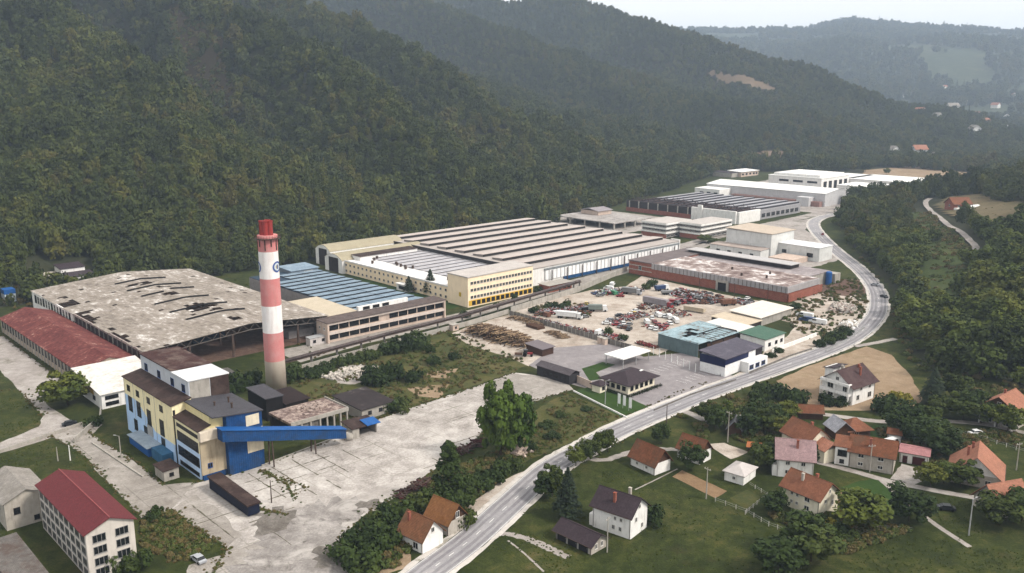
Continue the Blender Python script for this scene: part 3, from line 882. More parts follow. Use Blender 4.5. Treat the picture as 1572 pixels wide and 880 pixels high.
chx, chy = W(138, 266)
r = thing('factory_chimney', 'tall red and white striped chimney topped by red flues', 'chimney', chx, chy, 0)
MB().lathe([(3.65, 0), (3.55, 11), (3.45, 36), (3.35, 53), (3.5, 55.2), (3.5, 55.9), (2.9, 56.0)], 48).build('shaft', band_mat(), r, False)
for p in r.children[0].data.polygons: p.use_smooth = len(p.vertices) == 4
mb = MB(); mb.lathe([(3.4, 54.6), (4.5, 54.7), (4.5, 54.95), (3.4, 54.95)], 32, cap=False)
plat = mb.build('platform', steel, r)
mb = MB()
for i in range(28):
    a = 2 * pi * i / 28
    mb.beam((4.4 * cos(a), 4.4 * sin(a), 54.95), (4.4 * cos(a), 4.4 * sin(a), 56.0), .05)
    b2 = 2 * pi * (i + 1) / 28
    for zz in (55.5, 56.0): mb.beam((4.4 * cos(a), 4.4 * sin(a), zz), (4.4 * cos(b2), 4.4 * sin(b2), zz), .05)
mb.build('railing', steel, r)
mb = MB()
for i in range(10):
    a = 2 * pi * (i + .5) / 10
    mb.box(3.43 * cos(a) - .18, 3.43 * cos(a) + .18, 3.43 * sin(a) - .18, 3.43 * sin(a) + .18, 50.8 if i % 2 else 52.2, 54.5)
mb.build('bracket', steel, r)
flue_m = plain('red flue', (.42, .06, .055), .7, .25, .6, (.12, .03, .03), .6, streak=True)
for (x, y) in ((-1.35, -1.0), (1.35, -1.0), (0, -1.5), (0, 1.3)):
    MB().lathe([(1.0, 55.8), (1.0, 60.6), (1.12, 60.6), (1.12, 61.0), (.85, 61.0), (.85, 60.2)], 18, cx=x, cy=y).build('flue', flue_m, r, False)
# round club badge painted twice on the upper white band
embl = [plain('badge blue', (.10, .16, .42), .8), plain('badge pale', (.55, .6, .62), .8), plain('badge gold', (.45, .36, .14), .8)]
for ac in (-158, -22):
    mb = MB(); rad0 = radians(ac)
    def on(du, dz, rr):
        a = rad0 + du / 3.45
        return (rr * cos(a), rr * sin(a), 44.9 + dz)
    for (r0, r1, mi, rr) in ((0, 1.05, 2, 3.47), (.75, 1.35, 1, 3.48), (1.35, 2.0, 0, 3.49)):
        for i in range(24):
            a = 2 * pi * i / 24; b2 = 2 * pi * (i + 1) / 24
            q = [on(r0 * cos(a), r0 * sin(a), rr + .012), on(r1 * cos(a), r1 * sin(a), rr + .012), on(r1 * cos(b2), r1 * sin(b2), rr + .012), on(r0 * cos(b2), r0 * sin(b2), rr + .012)]
            mb.face(q if r0 else q[1:3] + [q[0]], mi)
    mb.face([on(-.3, -.8, 3.53), on(.3, -.8, 3.53), on(.3, .8, 3.53), on(-.3, .8, 3.53)], 0)
    mb.build('badge', embl, r)
mb = MB()
for dx in (-.3, .3): mb.beam((dx, 3.85, 1), (dx, 3.7, 54.6), .05)
for k in range(80): mb.beam((-.3, 3.84, 2 + k * .65), (.3, 3.84, 2 + k * .65), .035)
mb.build('ladder', steel, r)
r.scale = (.95, .95, .957); r.location.x += 1.0

# sheds round the chimney foot
r = uthing('fan_house', 'small black box shed with flat dark roof at the chimney foot', 'shed', 124, 245)
MB().box(-2.8, 2.8, -6, 6, 0, 7.2).build('wall', black_sheet, r)
MB().slab([(-3.2, -6.4, 7.5), (3.2, -6.4, 7.3), (3.2, 6.4, 7.9), (-3.2, 6.4, 8.1)], .25).build('roof', steel_dark, r)
r = uthing('pump_house', 'low dark brown roofed shed right of the chimney foot', 'shed', 131.5, 244.5)
MB().box(-4, 4, -6, 6, 0, 4.2).build('wall', dark_wall, r)
MB().slab([(-4.4, -6.6, 4.4), (4.6, -6.6, 4.4), (4.6, 6.4, 5.0), (-4.4, 6.4, 5.0)], .25).build('roof', tiled('dark brown sheet', (.06, .038, .036), .5, .75, .3, 0), r)
r = uthing('ruined_workshop', 'derelict two bay concrete workshop with debris on its pinkish roof', 'workshop', 128.5, 226.5)
MB().box(-9.5, 9.8, -6.5, 7, 4.4, 5.1).build('roof', patchy('debris roof', [(.35, (.1, .06, .055)), (.47, (.2, .14, .125)), (.56, (.36, .28, .24)), (.66, (.48, .4, .35))], .25, .9), r)
MB().box(-9.6, 9.9, -6.62, -6.3, 4.3, 5.5).build('fascia', conc, r); MB().box(9.82, 10.1, -6.6, 7, 4.3, 5.5).build('fascia', conc, r)
MB().box(-9.3, 9.6, 5.5, 6.8, 0, 4.4).build('wall', dark_wall, r)
MB().box(-9.3, 0, -5.9, -5.5, 0, 4.4).build('wall', conc_dark, r)
for x in (-9, -6, -3, 0.2, 2.6, 5, 7.3, 9.6): MB().box(x - .25, x + .25, -6.5, -6.0, 0, 4.4).build('pillar', conc, r)
for y in (-2, 2.5, 6.4): MB().box(9.4, 9.8, y - .25, y + .25, 0, 4.4).build('pillar', conc, r)
mb = MB()
for i in range(60):
    x, y = random.gauss(3, 3), random.gauss(1.5, 2)
    if abs(x) < 9 and abs(y) < 6:
        h = max(.1, .9 - .1 * hypot(x - 3, y - 1.5)); s = random.uniform(.2, .8)
        mb.slope_box(x - s, x + s, y - s * .6, y + s * .7, 5.1, 5.1 + h * random.uniform(.3, 1), 5.1 + h * random.uniform(.2, .8))
mb.build('debris_heap', plain('rubble', (.38, .3, .26), .95, .3, 1.0), r)
r = uthing('low_shed', 'low derelict shed with torn dark bitumen roof in the overgrown meadow', 'shed', 149, 227.5)
MB().box(-6, 6, -8, 8, 0, 3.4).build('wall', conc, r)
MB().slab([(-6.5, -8.5, 3.6), (6.5, -8.5, 3.6), (6.5, 8.5, 4.1), (-6.5, 8.5, 4.1)], .25).build('roof', patchy('torn bitumen', [(.3, (.045, .036, .038)), (.58, (.075, .06, .06)), (.66, (.2, .18, .17)), (.72, (.5, .46, .44))], .12, .4), r)
for x in (-3, 1, 4): win(r, 'y-', x, 1.3, 1.3, 1.2, -8.01, 'dark')

# ------------------------------------------------------------------ red shed, annex and the broken hall
r = uthing('long_brick_shed', 'long low workshop with rusted red roof beside the broken hall', 'workshop', 100, 362)
mb = MB()
for y0, y1 in ((-50, 50),):
    mb.box(-10, 10, y0, y1, 0, 5.9)
    for y in (y0, y1): mb.face([(-10, y, 5.9), (10, y, 5.9), (0, y, 8.9)] if y == y0 else [(10, y, 5.9), (-10, y, 5.9), (0, y, 8.9)])
mb.build('wall', plain('dirty plaster', (.42, .34, .27), .95, .2, .3, (.18, .12, .1), .55, streak=True), r)
mb = MB()
mb.slab([(-10.6, -50.4, 5.9), (0, -50.4, 9.1), (0, 50.4, 9.1), (-10.6, 50.4, 5.9)], .2); mb.slab([(0.01, -50.4, 9.1), (10.6, -50.4, 5.9), (10.6, 50.4, 5.9), (0.01, 50.4, 9.1)], .2)
mb.build('roof', patchy('rusted red sheet', [(.36, (.12, .035, .034)), (.48, (.19, .05, .045)), (.57, (.25, .085, .07)), (.64, (.42, .27, .22))], .14, .8, .8), r)
for i in range(25):
    win(r, 'x-', -47 + i * 3.9, 2.4, 2.0, 2.7, -10.01, 'dark', 1, 1)
for i in range(26): MB().box(-10.25, -10.0, -49.2 + i * 3.9, -48.7 + i * 3.9, 0, 5.6).build('pilaster', conc, r)

r = uthing('boiler_annex', 'white roofed annex with yellow gable between red roofed shed and boiler house', 'annex', 98, 298)
MB().slope_box(-10.2, 10.4, -13, 13.5, 0, 4.9, 7.6, 'y').build('wall', white_wall, r)
mb = MB(); mb.face([(-10.25, 13.4, 4.8), (-10.25, 13.4, 7.55), (-10.25, -6, 5.55), (-10.25, -6, 4.8)])
mb.box(-10.3, -10.22, -6, 13.4, 3.2, 4.8); mb.build('gable_panel', plain('mustard render', (.48, .33, .09), .9), r)
MB().slab([(-10.8, -13.6, 5.1), (10.8, -13.6, 5.1), (10.8, 13.7, 7.85), (-10.8, 13.7, 7.85)], .22).build('roof', patchy('white sheet weathered', [(.36, (.42, .38, .34)), (.5, (.56, .53, .49)), (.62, (.66, .63, .6))], .2, .8, .7), r)
for x in (-7, 1, 7.5):
    for z in (3.0, .9): win(r, 'y-', x, z, 4.2, 1.2, -13.01, 'dark', 3)
for y in (-6, 2): win(r, 'x-', y, 1.6, 2.2, 1.4, -10.21, 'dark', 1)

r = uthing('derelict_hall', 'huge derelict hall with torn grey roof sheeting and open truss front', 'factory hall', 149, 377.5)
# local x -37..38, y -67.5..67.5 ; ridge at x = 4
MB().box(-37.5, -37, 10, 67.5, 0, 8.9).build('wall', white_wall, r)
MB().box(-37.5, -37, -67.5, 9.9, 0, 5.6).build('wall', maroon, r)
MB().box(-37.5, -37, -67.5, 9.9, 8.0, 8.9).build('wall', plain('fascia plaster', (.4, .33, .3), .9), r)
MB().box(-37, 38, 67, 67.5, 0, 9.2).build('wall', conc, r); MB().box(37.6, 38, -67.5, 67, 0, 8.9).build('wall', conc_dark, r)
MB().box(-37.6, -36.9, -67.7, -66.9, 0, 9.3).build('pillar', conc, r)
for i in range(14):
    y = 62 - i * 4.0
    if y > 12: win(r, 'x-', y, 4.6 if i > 2 else 4.2, 2.4 if i > 2 else 3.0, 3.6, -37.51, 'white' if i % 3 else 'dark', 1, 1)
for i in range(16):
    y = 8 - i * 4.9
    if y > -67: MB().box(-37.62, -37.3, y - .3, y + .3, 0, 8.9).build('pilaster', conc_dark if i % 3 else conc, r)
MB().box(-37.3, -37.05, -67, 9.5, 5.6, 8.0).build('glazing', plain('broken glazing', (.045, .025, .028), .5, .5, .5, (.2, .17, .16), .4), r)
for ix in (-20, 0, 20):
    for iy in range(-5, 6): MB().box(ix - .3, ix + .3, iy * 12 - .3, iy * 12 + .3, 0, 9.6 - abs(ix - 4) * .03).build('post', steel, r)


def hall_z(x): return 9.1 + 3.0 * (1 - abs(x - 4) / (41 if x < 4 else 34))


holes = {}
HX = np.linspace(-38, 38.6, 40); HY = np.linspace(-68.2, 68, 60)
mbr = MB(); slots = [(42, -8, 17), (26, -9, 16), (10, -8.5, 2), (-8, -10, 14), (-26, -11, 14), (-42, -11, 14), (34, -4, 12)]
for i in range(len(HX) - 1):
    for j in range(len(HY) - 1):
        xc = (HX[i] + HX[i + 1]) / 2; yc = (HY[j] + HY[j + 1]) / 2
        gone = False
        # torn left edge
        if xc < -30:
            e = vnoise(yc, xc, 9, 5) + .5 * vnoise(yc, xc, 3.5, 6)
            if -62 < yc < 8 and e > .05 + .085 * (xc + 38): gone = True
            if 22 < yc < 42 and e > .15: gone = True
        for (hx, hy, rr) in ((3, 34, 3.2), (2.5, 5, 2.2), (4, 22, 1.8), (1, -27, 5.2), (3, -56, 2.4), (-3, 36, 2.4), (5, -36, 2.5)):
            if hypot((xc - hx), (yc - hy) * .8) < rr * (1 + .5 * float(vnoise(xc, yc, 2.5, 41))): gone = True
        if random.random() < .008: gone = True
        if gone: continue
        g = .02
        za, zb = hall_z(HX[i]), hall_z(HX[i + 1])
        k1 = random.uniform(0, .07); tilt = random.uniform(-.03, .03)
        mbr.slab([(HX[i] + g, HY[j] + g, za + k1), (HX[i + 1] - g, HY[j] + g, zb + k1 + tilt), (HX[i + 1] - g, HY[j + 1] - g, zb + k1 + tilt), (HX[i] + g, HY[j + 1] - g, za + k1)], .08)
mbr.build('roof', patchy('torn roof felt', [(.36, (.18, .15, .13)), (.45, (.28, .24, .2)), (.53, (.33, .285, .245)), (.575, (.43, .39, .35)), (.635, (.66, .62, .59))], .12, .55, .9, (1, .5, 1)), r)
for (y, xa, xb) in ((44, -8, 16), (26, -9, 16), (10.5, -8.5, 1.5), (14, 6, 17), (-8, -10, 14), (-26, -11, 14), (-42, -11, 14)):
    mb = MB(); n = 6
    for q in range(n):
        x0 = xa + (xb - xa) * q / n; x1 = xa + (xb - xa) * (q + 1) / n
        z0, z1 = hall_z(x0), hall_z(x1)
        for (pa, pb) in (((x0, z0), (x1, z1)),):
            mb.face([(x0, y - .7, z0 + .1), (x1, y - .7, z1 + .1), (x1, y - .5, z1 + .75), (x0, y - .5, z0 + .75)])
            mb.face([(x0, y - .5, z0 + .75), (x1, y - .5, z1 + .75), (x1, y + .7, z1 + .1), (x0, y + .7, z0 + .1)], 1)
    mb.build('skylight', [black_sheet, plain('dark skylight', (.1, .085, .075), .6)], r)  # dark strip faces put the shadow lines of the clerestory gaps into colour
mb = MB()
for j in range(0, 34):
    y = -66 + j * 4
    mb.beam((-37, y, 8.95), (4, y, 11.9), .16); mb.beam((4, y, 11.9), (38, y, 8.95), .16)
for x in np.linspace(-36, -28, 6): mb.beam((x, -67, hall_z(x) - .25), (x, 67, hall_z(x) - .25), .09)
for x in np.linspace(-8, 10, 10): mb.beam((x, -67, hall_z(x) - .25), (x, 67, hall_z(x) - .25), .09)
mb.build('rafter', steel, r)
mb = MB()
xs = np.linspace(-37, 38, 31)
for q in range(30):
    a, b2 = xs[q], xs[q + 1]
    mb.beam((a, -67.6, hall_z(a) - .2), (b2, -67.6, hall_z(b2) - .2), .2); mb.beam((a, -67.6, hall_z(a) - 2.6), (b2, -67.6, hall_z(b2) - 2.6), .16)
    mb.beam((a, -67.6, hall_z(a) - .2), (b2, -67.6, hall_z(b2) - 2.6), .1) if q % 2 else mb.beam((a, -67.6, hall_z(a) - 2.6), (b2, -67.6, hall_z(b2) - .2), .1)
mb.build('truss', plain('dull truss steel', (.2, .17, .15), .7, .3, .6), r)
for x in (-21, -4, 10, 24, 37.4): MB().box(x - .35, x + .35, -67.9, -67.3, 0, hall_z(x) - 2.6).build('post', steel, r)
MB().box(-37, -22, -67.4, -67.1, 0, 7.8).build('front_panel', maroon, r)
MB().box(-8, 6, -40, -34, 0, 2.2).build('platform', plain('dull blue plate', (.03, .06, .12), .7), r)
MB().box(24, 36, -60, -54, 0, 3.0).build('cabin', plain('old cabin', (.34, .31, .3), .8), r)

# huts in front of the hall's open end
r = uthing('site_cabin', 'small pale cabin left of the pipe bridge beneath the hall front', 'cabin', 178, 304)
MB().box(-4, 4, -1.6, 1.6, 0, 3).build('wall', plain('dirty white panel', (.5, .46, .44), .8, .2, .5), r); MB().slab([(-4.2, -1.8, 3.15), (4.2, -1.8, 3.15), (4.2, 1.8, 3.3), (-4.2, 1.8, 3.3)], .15).build('roof', greysteel, r)
for x in (-2, 2): win(r, 'y-', x, 1.1, 1.3, 1.1, -1.61, 'dark')
r = uthing('wash_house', 'long low cream ruin between boiler house and derelict hall', 'shed', 121, 283)
MB().box(-10, 10, -3, 3, 0, 3.8).build('wall', pink_wall, r); MB().slab([(-10.4, -3.4, 3.9), (10.4, -3.4, 3.9), (10.4, 3.4, 4.3), (-10.4, 3.4, 4.3)], .25).build('roof', conc_dark, r)
for x in (-7, -3, 1, 5, 8): win(r, 'y-', x, 1.6, 2.0, 1.2, -3.01, 'dark')

# villa behind the hall
r = uthing('hillside_villa', 'white villa with two stepped dark roofs against the wood behind the derelict hall', 'house', 142, 492)
MB().box(-5, 7, -4, 6, 0, 9.4).build('wall', white_wall, r); MB().slab([(-5.5, -4.4, 9.5), (7.4, -4.4, 9.5), (7.4, 6.5, 10.6), (-5.5, 6.5, 10.6)], .25).build('roof', purple_tile, r)
MB().box(-4, 9, -13, -4.1, 0, 6.2).build('wall', white_wall, r); MB().slab([(-4.4, -13.4, 6.3), (9.4, -13.4, 6.3), (9.4, -4, 7.4), (-4.4, -4, 7.4)], .25).build('roof', purple_tile, r)
MB().box(-13, -5.1, -3, 5, 0, 7.2).build('wall', raw_wall, r)
for z in (1.4, 4.4): win(r, 'x-', 1, z, 4, 1.4, -13.01, 'dark', 2); win(r, 'y-', -9, z, 4, 1.4, -3.01, 'dark', 2)
r = uthing('blue_kiosk', 'small blue and white kiosk at the forest edge left of the villa', 'kiosk', 108, 472)
MB().box(-2.4, 2.4, -3, 3, 0, 4.0).build('wall', plain('kiosk white', (.5, .55, .6), .7), r); MB().box(-2.5, 2.5, -3.1, 3.1, 4.0, 6.2).build('fascia', mid_blue, r)

# ------------------------------------------------------------------ blue roofed hall
r = uthing('blue_roof_hall', 'hall with rows of slate blue monitor roofs behind a pinkish office front', 'factory hall', 221, 345)
# local x = u-221 (-17..17), y = v-345 (-35..65)
blue_roof = tiled('slate blue roof sheet', (.24, .32, .40), .6, .55, .2, 1, (.32, .4, .46), .5)
MB().box(-17.5, 17.5, -36, 66, 0, 7.2).build('wall', plain('grey plaster', (.3, .27, .26), .9, .2), r)
MB().box(-17.4, 17.4, -35.9, 65.9, 7.2, 7.5).build('deck', plain('roof deck dark blue', (.05, .085, .13), .7), r)
for i in range(13):
    y = -31 + i * 7.2
    for (xa, xb) in ((-17.3, -6.3), (-5.8, 5.4), (5.9, 17.3)):
        if i > 10 and xb < 0: continue
        mb = MB()
        mb.face([(xa, y - 3.2, 7.5), (xb, y - 3.2, 7.5), (xb, y - 2.9, 8.15), (xa, y - 2.9, 8.15)], 1)
        mb.slab([(xa, y - 3.1, 8.25), (xb, y - 3.1, 8.25), (xb, y + 3.3, 7.75), (xa, y + 3.3, 7.75)], .1)
        for xx, fl in ((xa, 0), (xb, 1)):
            q = [(xx, y - 3.2, 7.5), (xx, y - 2.9, 8.1), (xx, y + 3.2, 7.6), (xx, y + 3.2, 7.5)]
            mb.face(q if fl else q[::-1], 1)
        mb.build('monitor_roof', [blue_roof, plain('monitor glazing', (.03, .035, .045), .4, .4, .8)], r)
MB().box(2, 18, 58, 72, 0, 9.0).build('wall', plain('bluish panel', (.2, .24, .28), .8), r)
MB().slab([(1.5, 57.4, 9.1), (18.5, 57.4, 9.1), (18.5, 72.5, 9.6), (1.5, 72.5, 9.6)], .25).build('roof', blue_roof, r)
win(r, 'x+', 65, 4.5, 6, 2, 18.01, 'white', 3); win(r, 'y-', 12, 9.0 - 2.6, 5, 1.6, 57.9, 'white', 2)
r = uthing('office_range', 'two storey pinkish works office with long window bands along the pipe bridge', 'office building', 211, 300)
# x -30..31, y 0..9
MB().box(-29.5, 31, 1.6, 8.6, 0, 8.2).build('wall', pink_wall, r)
for z in (3.4, 7.4): MB().box(-29.6, 31.1, .6, 1.62, z, z + 1.0).build('fascia', plain('pale fascia', (.55, .47, .42), .9, .12, .4, streak=True), r)
MB().box(-29.9, -29.1, .5, 9, 0, 8.4).build('end_wall', pink_wall, r); MB().box(30.6, 31.4, .5, 9, 0, 8.4).build('end_wall', pink_wall, r)
for z in (1.2, 5.0):
    for i in range(12):
        if z > 4 and i in (5,): continue
        win(r, 'y-', -26.5 + i * 5.0, z, 4.5, 2.2, 1.59, 'dark', 3)
for y in (3, 6.4):
    win(r, 'x-', y, 5.2, 1.0, 1.2, -29.91, 'white'); win(r, 'x-', y, 2.0, 1.0, 1.0, -29.91, 'white')
MB().slab([(-30.2, .2, 8.55), (31.6, .2, 8.55), (31.6, 9.2, 8.75), (-30.2, 9.2, 8.75)], .25).build('roof', plain('brown felt', (.15, .115, .105), .9, .25, .3, (.26, .22, .2), .5), r)
MB().box(-10, 16, 8.0, 9.4, 8.8, 10.6).build('clerestory', white_wall, r)
for x in (-6, -1, 4): win(r, 'y-', x, 9.1, 3.4, 1.2, 7.99, 'dark', 3)
r = uthing('beige_roof_annex', 'annex with plain beige sloping roof between derelict and blue halls', 'annex', 195, 329)
MB().box(-9, 8.2, -16, 16.5, 0, 7.4).build('wall', conc_dark, r)
MB().slab([(-10, -16.6, 7.9), (8.6, -16.6, 7.9), (8.6, 17, 8.4), (-10, 17, 8.4)], .25).build('roof', plain('beige sheet', (.48, .41, .31), .8, .1, .3, (.33, .27, .2), .4), r)
MB().box(-9, 8, -16.25, -16.02, 5.6, 7.3).build('window_band', plain('monitor glazing'  , (.03, .035, .045)), r)

# ------------------------------------------------------------------ arched sheds
def arched(name, label, u0, u1, v0, v1, he, hr, mat, wall):
    uc, vc = (u0 + u1) / 2, (v0 + v1) / 2; r = uthing(name, label, 'storage shed', uc, vc)
    hw = (v1 - v0) / 2; hl = (u1 - u0) / 2; mb = MB(); n = 10
    z = lambda t: he + (hr - he) * (1 - t * t)
    for q in range(n):
        a, b2 = -1 + 2 * q / n, -1 + 2 * (q + 1) / n
        mb.slab([(-hl - .3, a * hw * 1.02, z(a)), (hl + .3, a * hw * 1.02, z(a)), (hl + .3, b2 * hw * 1.02, z(b2)), (-hl - .3, b2 * hw * 1.02, z(b2))], .15)
    mb.build('roof', mat, r)
    mb = MB(); mb.box(-hl, hl, -hw, hw, 0, he - .1)
    for s in (-1, 1):
        pts = [(s * hl, t * hw, z(t) - .05) for t in np.linspace(-1, 1, 11)]
        base = [(s * hl, hw, he - .1), (s * hl, -hw, he - .1)]
        f = pts + base
        mb.face(f if s > 0 else f[::-1])
    mb.build('wall', wall, r)
    MB().box(-hl - .05, -hl, -hw * .55, hw * .55, 0, he + .8).build('gate', dark_wall, r)
    return r


olive_roof = plain('khaki arch roof', (.36, .315, .22), .75, .1, .25, (.24, .2, .14), .4)
r = arched('arched_shed', 'arched khaki roofed shed with white end wall beside the yellow wing', 262, 322, 416, 434, 7.5, 10.4, olive_roof, white_wall)
r2 = arched('arched_shed', 'arched khaki roofed shed nearest the forest, behind another', 268, 320, 438, 454, 9.0, 12.2, olive_roof, white_wall)

# ------------------------------------------------------------------ yellow office wing and main hall
r = uthing('yellow_wing', 'two storey pale yellow wing with white vented roof and conifers before it', 'office wing', 290, 372)
# x -26..28  y -52..46
MB().box(-26, 28, -48, 46, 0, 6.9).build('wall', yellow_wall, r)
MB().box(-26.3, 28, -48, 46.3, 6.9, 7.25).build('roof', patchy('white roof sheet', [(.3, (.5, .47, .45)), (.46, (.62, .6, .58)), (.62, (.72, .7, .69))], .1, .6, .7), r)
MB().box(-26.4, -26.0, -48, 46.4, 7.25, 7.7).build('parapet', white_wall, r)
MB().box(-12, 26, -45, 40, 7.25, 7.5).build('inner_roof', patchy('grey violet roof', [(.3, (.3, .28, .29)), (.5, (.4, .38, .39)), (.65, (.5, .48, .48))], .1, .6, .7), r)
for i in range(12):
    y = -42 + i * 7.2
    mb = MB(); mb.slab([(-12, y, 8.0), (25.5, y, 8.0), (25.5, y + 3.2, 7.6), (-12, y + 3.2, 7.6)], .12); mb.build('roof_light', plain('roof light', (.45, .44, .46), .5, .15), r)
for (x, y) in ((-16, -20), (-14, 4), (-14, 8), (-13.5, 12), (-12, 15), (-14, 33), (-10, 36), (-13, 40), (-17, -36), (-20, 26), (-6, 42), (0, 43), (-16, 1), (-12, 0)):
    MB().box(x - .5, x + .5, y - .5, y + .5, 7.5, 9.0).build('vent', steel, r)
for i in range(23):
    y = -45 + i * 4.0
    for z in (1.2, 4.5): win(r, 'x-', y, z, 1.5, 1.3, -26.01, 'white', 1)
MB().box(-29.5, -26.02, -19, -9, 0, 3.4).build('porch', white_wall, r); MB().slab([(-30, -19.5, 3.6), (-26, -19.5, 3.6), (-26, -8.5, 3.6), (-30, -8.5, 3.6)], .2).build('porch_roof', white_wall, r)
win(r, 'x-', -14, 1, 6, 1.6, -29.51, 'dark', 3)
MB().box(-20, 20, 38, 46, 7.3, 9.6).build('penthouse', white_wall, r)
MB().slab([(-20.5, 37.5, 9.7), (20.5, 37.5, 9.7), (20.5, 46.5, 9.9), (-20.5, 46.5, 9.9)], .2).build('penthouse_roof', brown_sheet, r)

r = uthing('yellow_office_block', 'four storey pale yellow office block with orange ground floor windows', 'office block', 284, 312)
# x -22..21, y -5..10
MB().box(-22, 21, -4, 11, 0, 14.3).build('wall', yellow_wall, r)
MB().box(-22.3, 21.3, -4.3, 11.3, 14.3, 14.8).build('roof', plain('beige grey felt', (.46, .42, .39), .9, .12, .2), r)
for k, z in enumerate((3.9, 7.3, 10.7)):
    for i in range(20):
        win(r, 'y-', -19.6 + i * 2.05, z, 1.65, 1.5, -4.01, 'white', 1)
MB().box(-21.5, 20.6, -4.12, -4.005, .6, 3.2).build('ground_floor_band', plain('orange yellow band', (.62, .38, .05), .7, .2, .6), r)
for i in range(13): win(r, 'y-', -18.5 + i * 3.1, .9, 2.2, 1.9, -4.13, 'dark', 1)
MB().box(-22.2, -21.98, 1, 2.4, 4.5, 6.5).build('sign', plain('ochre plate', (.55, .38, .04), .6), r)

r = uthing('main_hall', 'vast white factory hall with seven long raised roof monitors', 'factory hall', 380, 380)
# x -66..64, y -63..63
hallroof = plain('light grey roof felt', (.40, .355, .325), .85, .1, .15, (.36, .32, .3), .4)
MB().box(-66, 64, -60, 63, 0, 9.2).build('wall', white_wall, r)
MB().box(-66.3, 64.3, -60.4, 63.3, 9.2, 9.6).build('roof', hallroof, r)
glz = plain('monitor glazing', (.03, .035, .045))
dkgl = plain('dark monitor glass', (.055, .05, .05), .5, .3, .3)
for i in range(8):
    y = -48 + i * 16.2
    mb = MB(); xa, xb = -61, 60
    mb.face([(xa, y - 2.6, 9.6), (xb, y - 2.6, 9.6), (xb, y - 2.4, 11.0), (xa, y - 2.4, 11.0)], 1)
    mb.slab([(xa - .3, y - 2.8, 11.25), (xb + .3, y - 2.8, 11.25), (xb + .3, y + 6.0, 10.7), (xa - .3, y + 6.0, 10.7)], .2)
    mb.face([(xb, y + 5.9, 9.6), (xa, y + 5.9, 9.6), (xa, y + 5.9, 10.6), (xb, y + 5.9, 10.6)], 2)
    for xx, fl in ((xa, 0), (xb, 1)):
        q = [(xx, y - 2.6, 9.6), (xx, y + 5.9, 9.6), (xx, y + 5.9, 10.6), (xx, y - 2.4, 11.1)]
        mb.face(q if fl else q[::-1], 2)
    mb.build('roof_monitor', [plain('monitor roof', (.47, .41, .375), .8, .1, .2), dkgl, plain('monitor side', (.3, .27, .25), .8)], r)
MB().box(-66.4, -65.9, -48, 60, 8.0, 9.9).build('clerestory', dkgl, r)
# ribbed white facade with blue plinth towards the pipe bridge
MB().box(-55, 64, -60.6, -60.2, 7.4, 8.4).build('glazing_band', plain('band glass', (.25, .27, .28), .4, .2, .4), r)
for i in range(39):
    x = -53 + i * 3.0
    MB().box(x - 1.22, x + 1.22, -60.5, -60.02, 2.2, 7.2).build('facade_panel', plain('white panel', (.78, .77, .76), .7, .08, .3), r)
MB().box(-54.5, 63.8, -60.22, -60.01, 2.2, 7.3).build('panel_joint', plain('panel joint grey', (.3, .3, .31), .8), r)
MB().box(-40, 63.8, -60.7, -60.01, .4, 2.1).build('plinth', plain('blue plinth', (.02, .10, .26), .7, .3, .5), r)
for i in range(10): MB().beam((-50 + i * 12, -61.2, 0), (-50 + i * 12, -61.2, 7.0), .25).build('downpipe_or_gap_strip', steel, r)
MB().box(63.6, 64.4, -60.6, -54, 0, 10.4).build('end_wall', white_wall, r)

# low link building in front of the hall
r = uthing('gate_lodge', 'small brick and glass lodge between the yellow block and the pipe bridge', 'lodge', 320, 307)
MB().box(-8, 9, -3.5, 3.5, 0, 3.6).build('wall', brick('red brick', (.28, .085, .05), (.22, .06, .04), (.3, .25, .22)), r); MB().slab([(-8.5, -4, 3.7), (9.5, -4, 3.7), (9.5, 4, 3.9), (-8.5, 4, 3.9)], .2).build('roof', conc, r)
for i in range(5): win(r, 'y-', -6 + i * 3.2, .9, 2.2, 1.8, -3.51, 'dark', 1)

# ------------------------------------------------------------------ pipe bridge and walls
PIPE = [(149.5, 279), (196.8, 283.6), (240, 286.2), (324.5, 298), (330, 299)]
x0, y0 = W(149.5, 279)
r = thing('pipe_bridge', 'long raised pipe bridge running along the works front', 'pipe bridge', x0, y0, 0)
mb = MB(); mb2 = MB()
pl = [np.array(W(*p)) - np.array((x0, y0)) for p in PIPE]
for a, b2 in zip(pl[:-1], pl[1:]):
    t = (b2 - a) / np.linalg.norm(b2 - a); n = np.array((-t[1], t[0]))
    for k, rr, dz in ((-.7, .32, 4.5), (0, .4, 4.6), (.75, .28, 4.5)): mb.beam((*(a + n * k), dz), (*(b2 + n * k), dz), rr, 8)
    mb2.slab([(*(a + n * -1.3), 4.0), (*(b2 + n * -1.3), 4.0), (*(b2 + n * 1.3), 4.0), (*(a + n * 1.3), 4.0)], .25)
mb.build('pipe', plain('lagged pipe', (.13, .1, .095), .6, .3, .5, (.28, .24, .22), .5), r, True)
mb2.build('deck', steel, r)
for a, b2 in zip(pl[:-1], pl[1:]):
    L = np.linalg.norm(b2 - a); k = max(1, int(L / 11))
    for q in range(k + (1 if b2 is pl[-1] else 0)):
        p = a + (b2 - a) * q / k
        MB().box(p[0] - .35, p[0] + .35, p[1] - .35, p[1] + .35, 0, 3.74).build('pier', conc_dark, r)


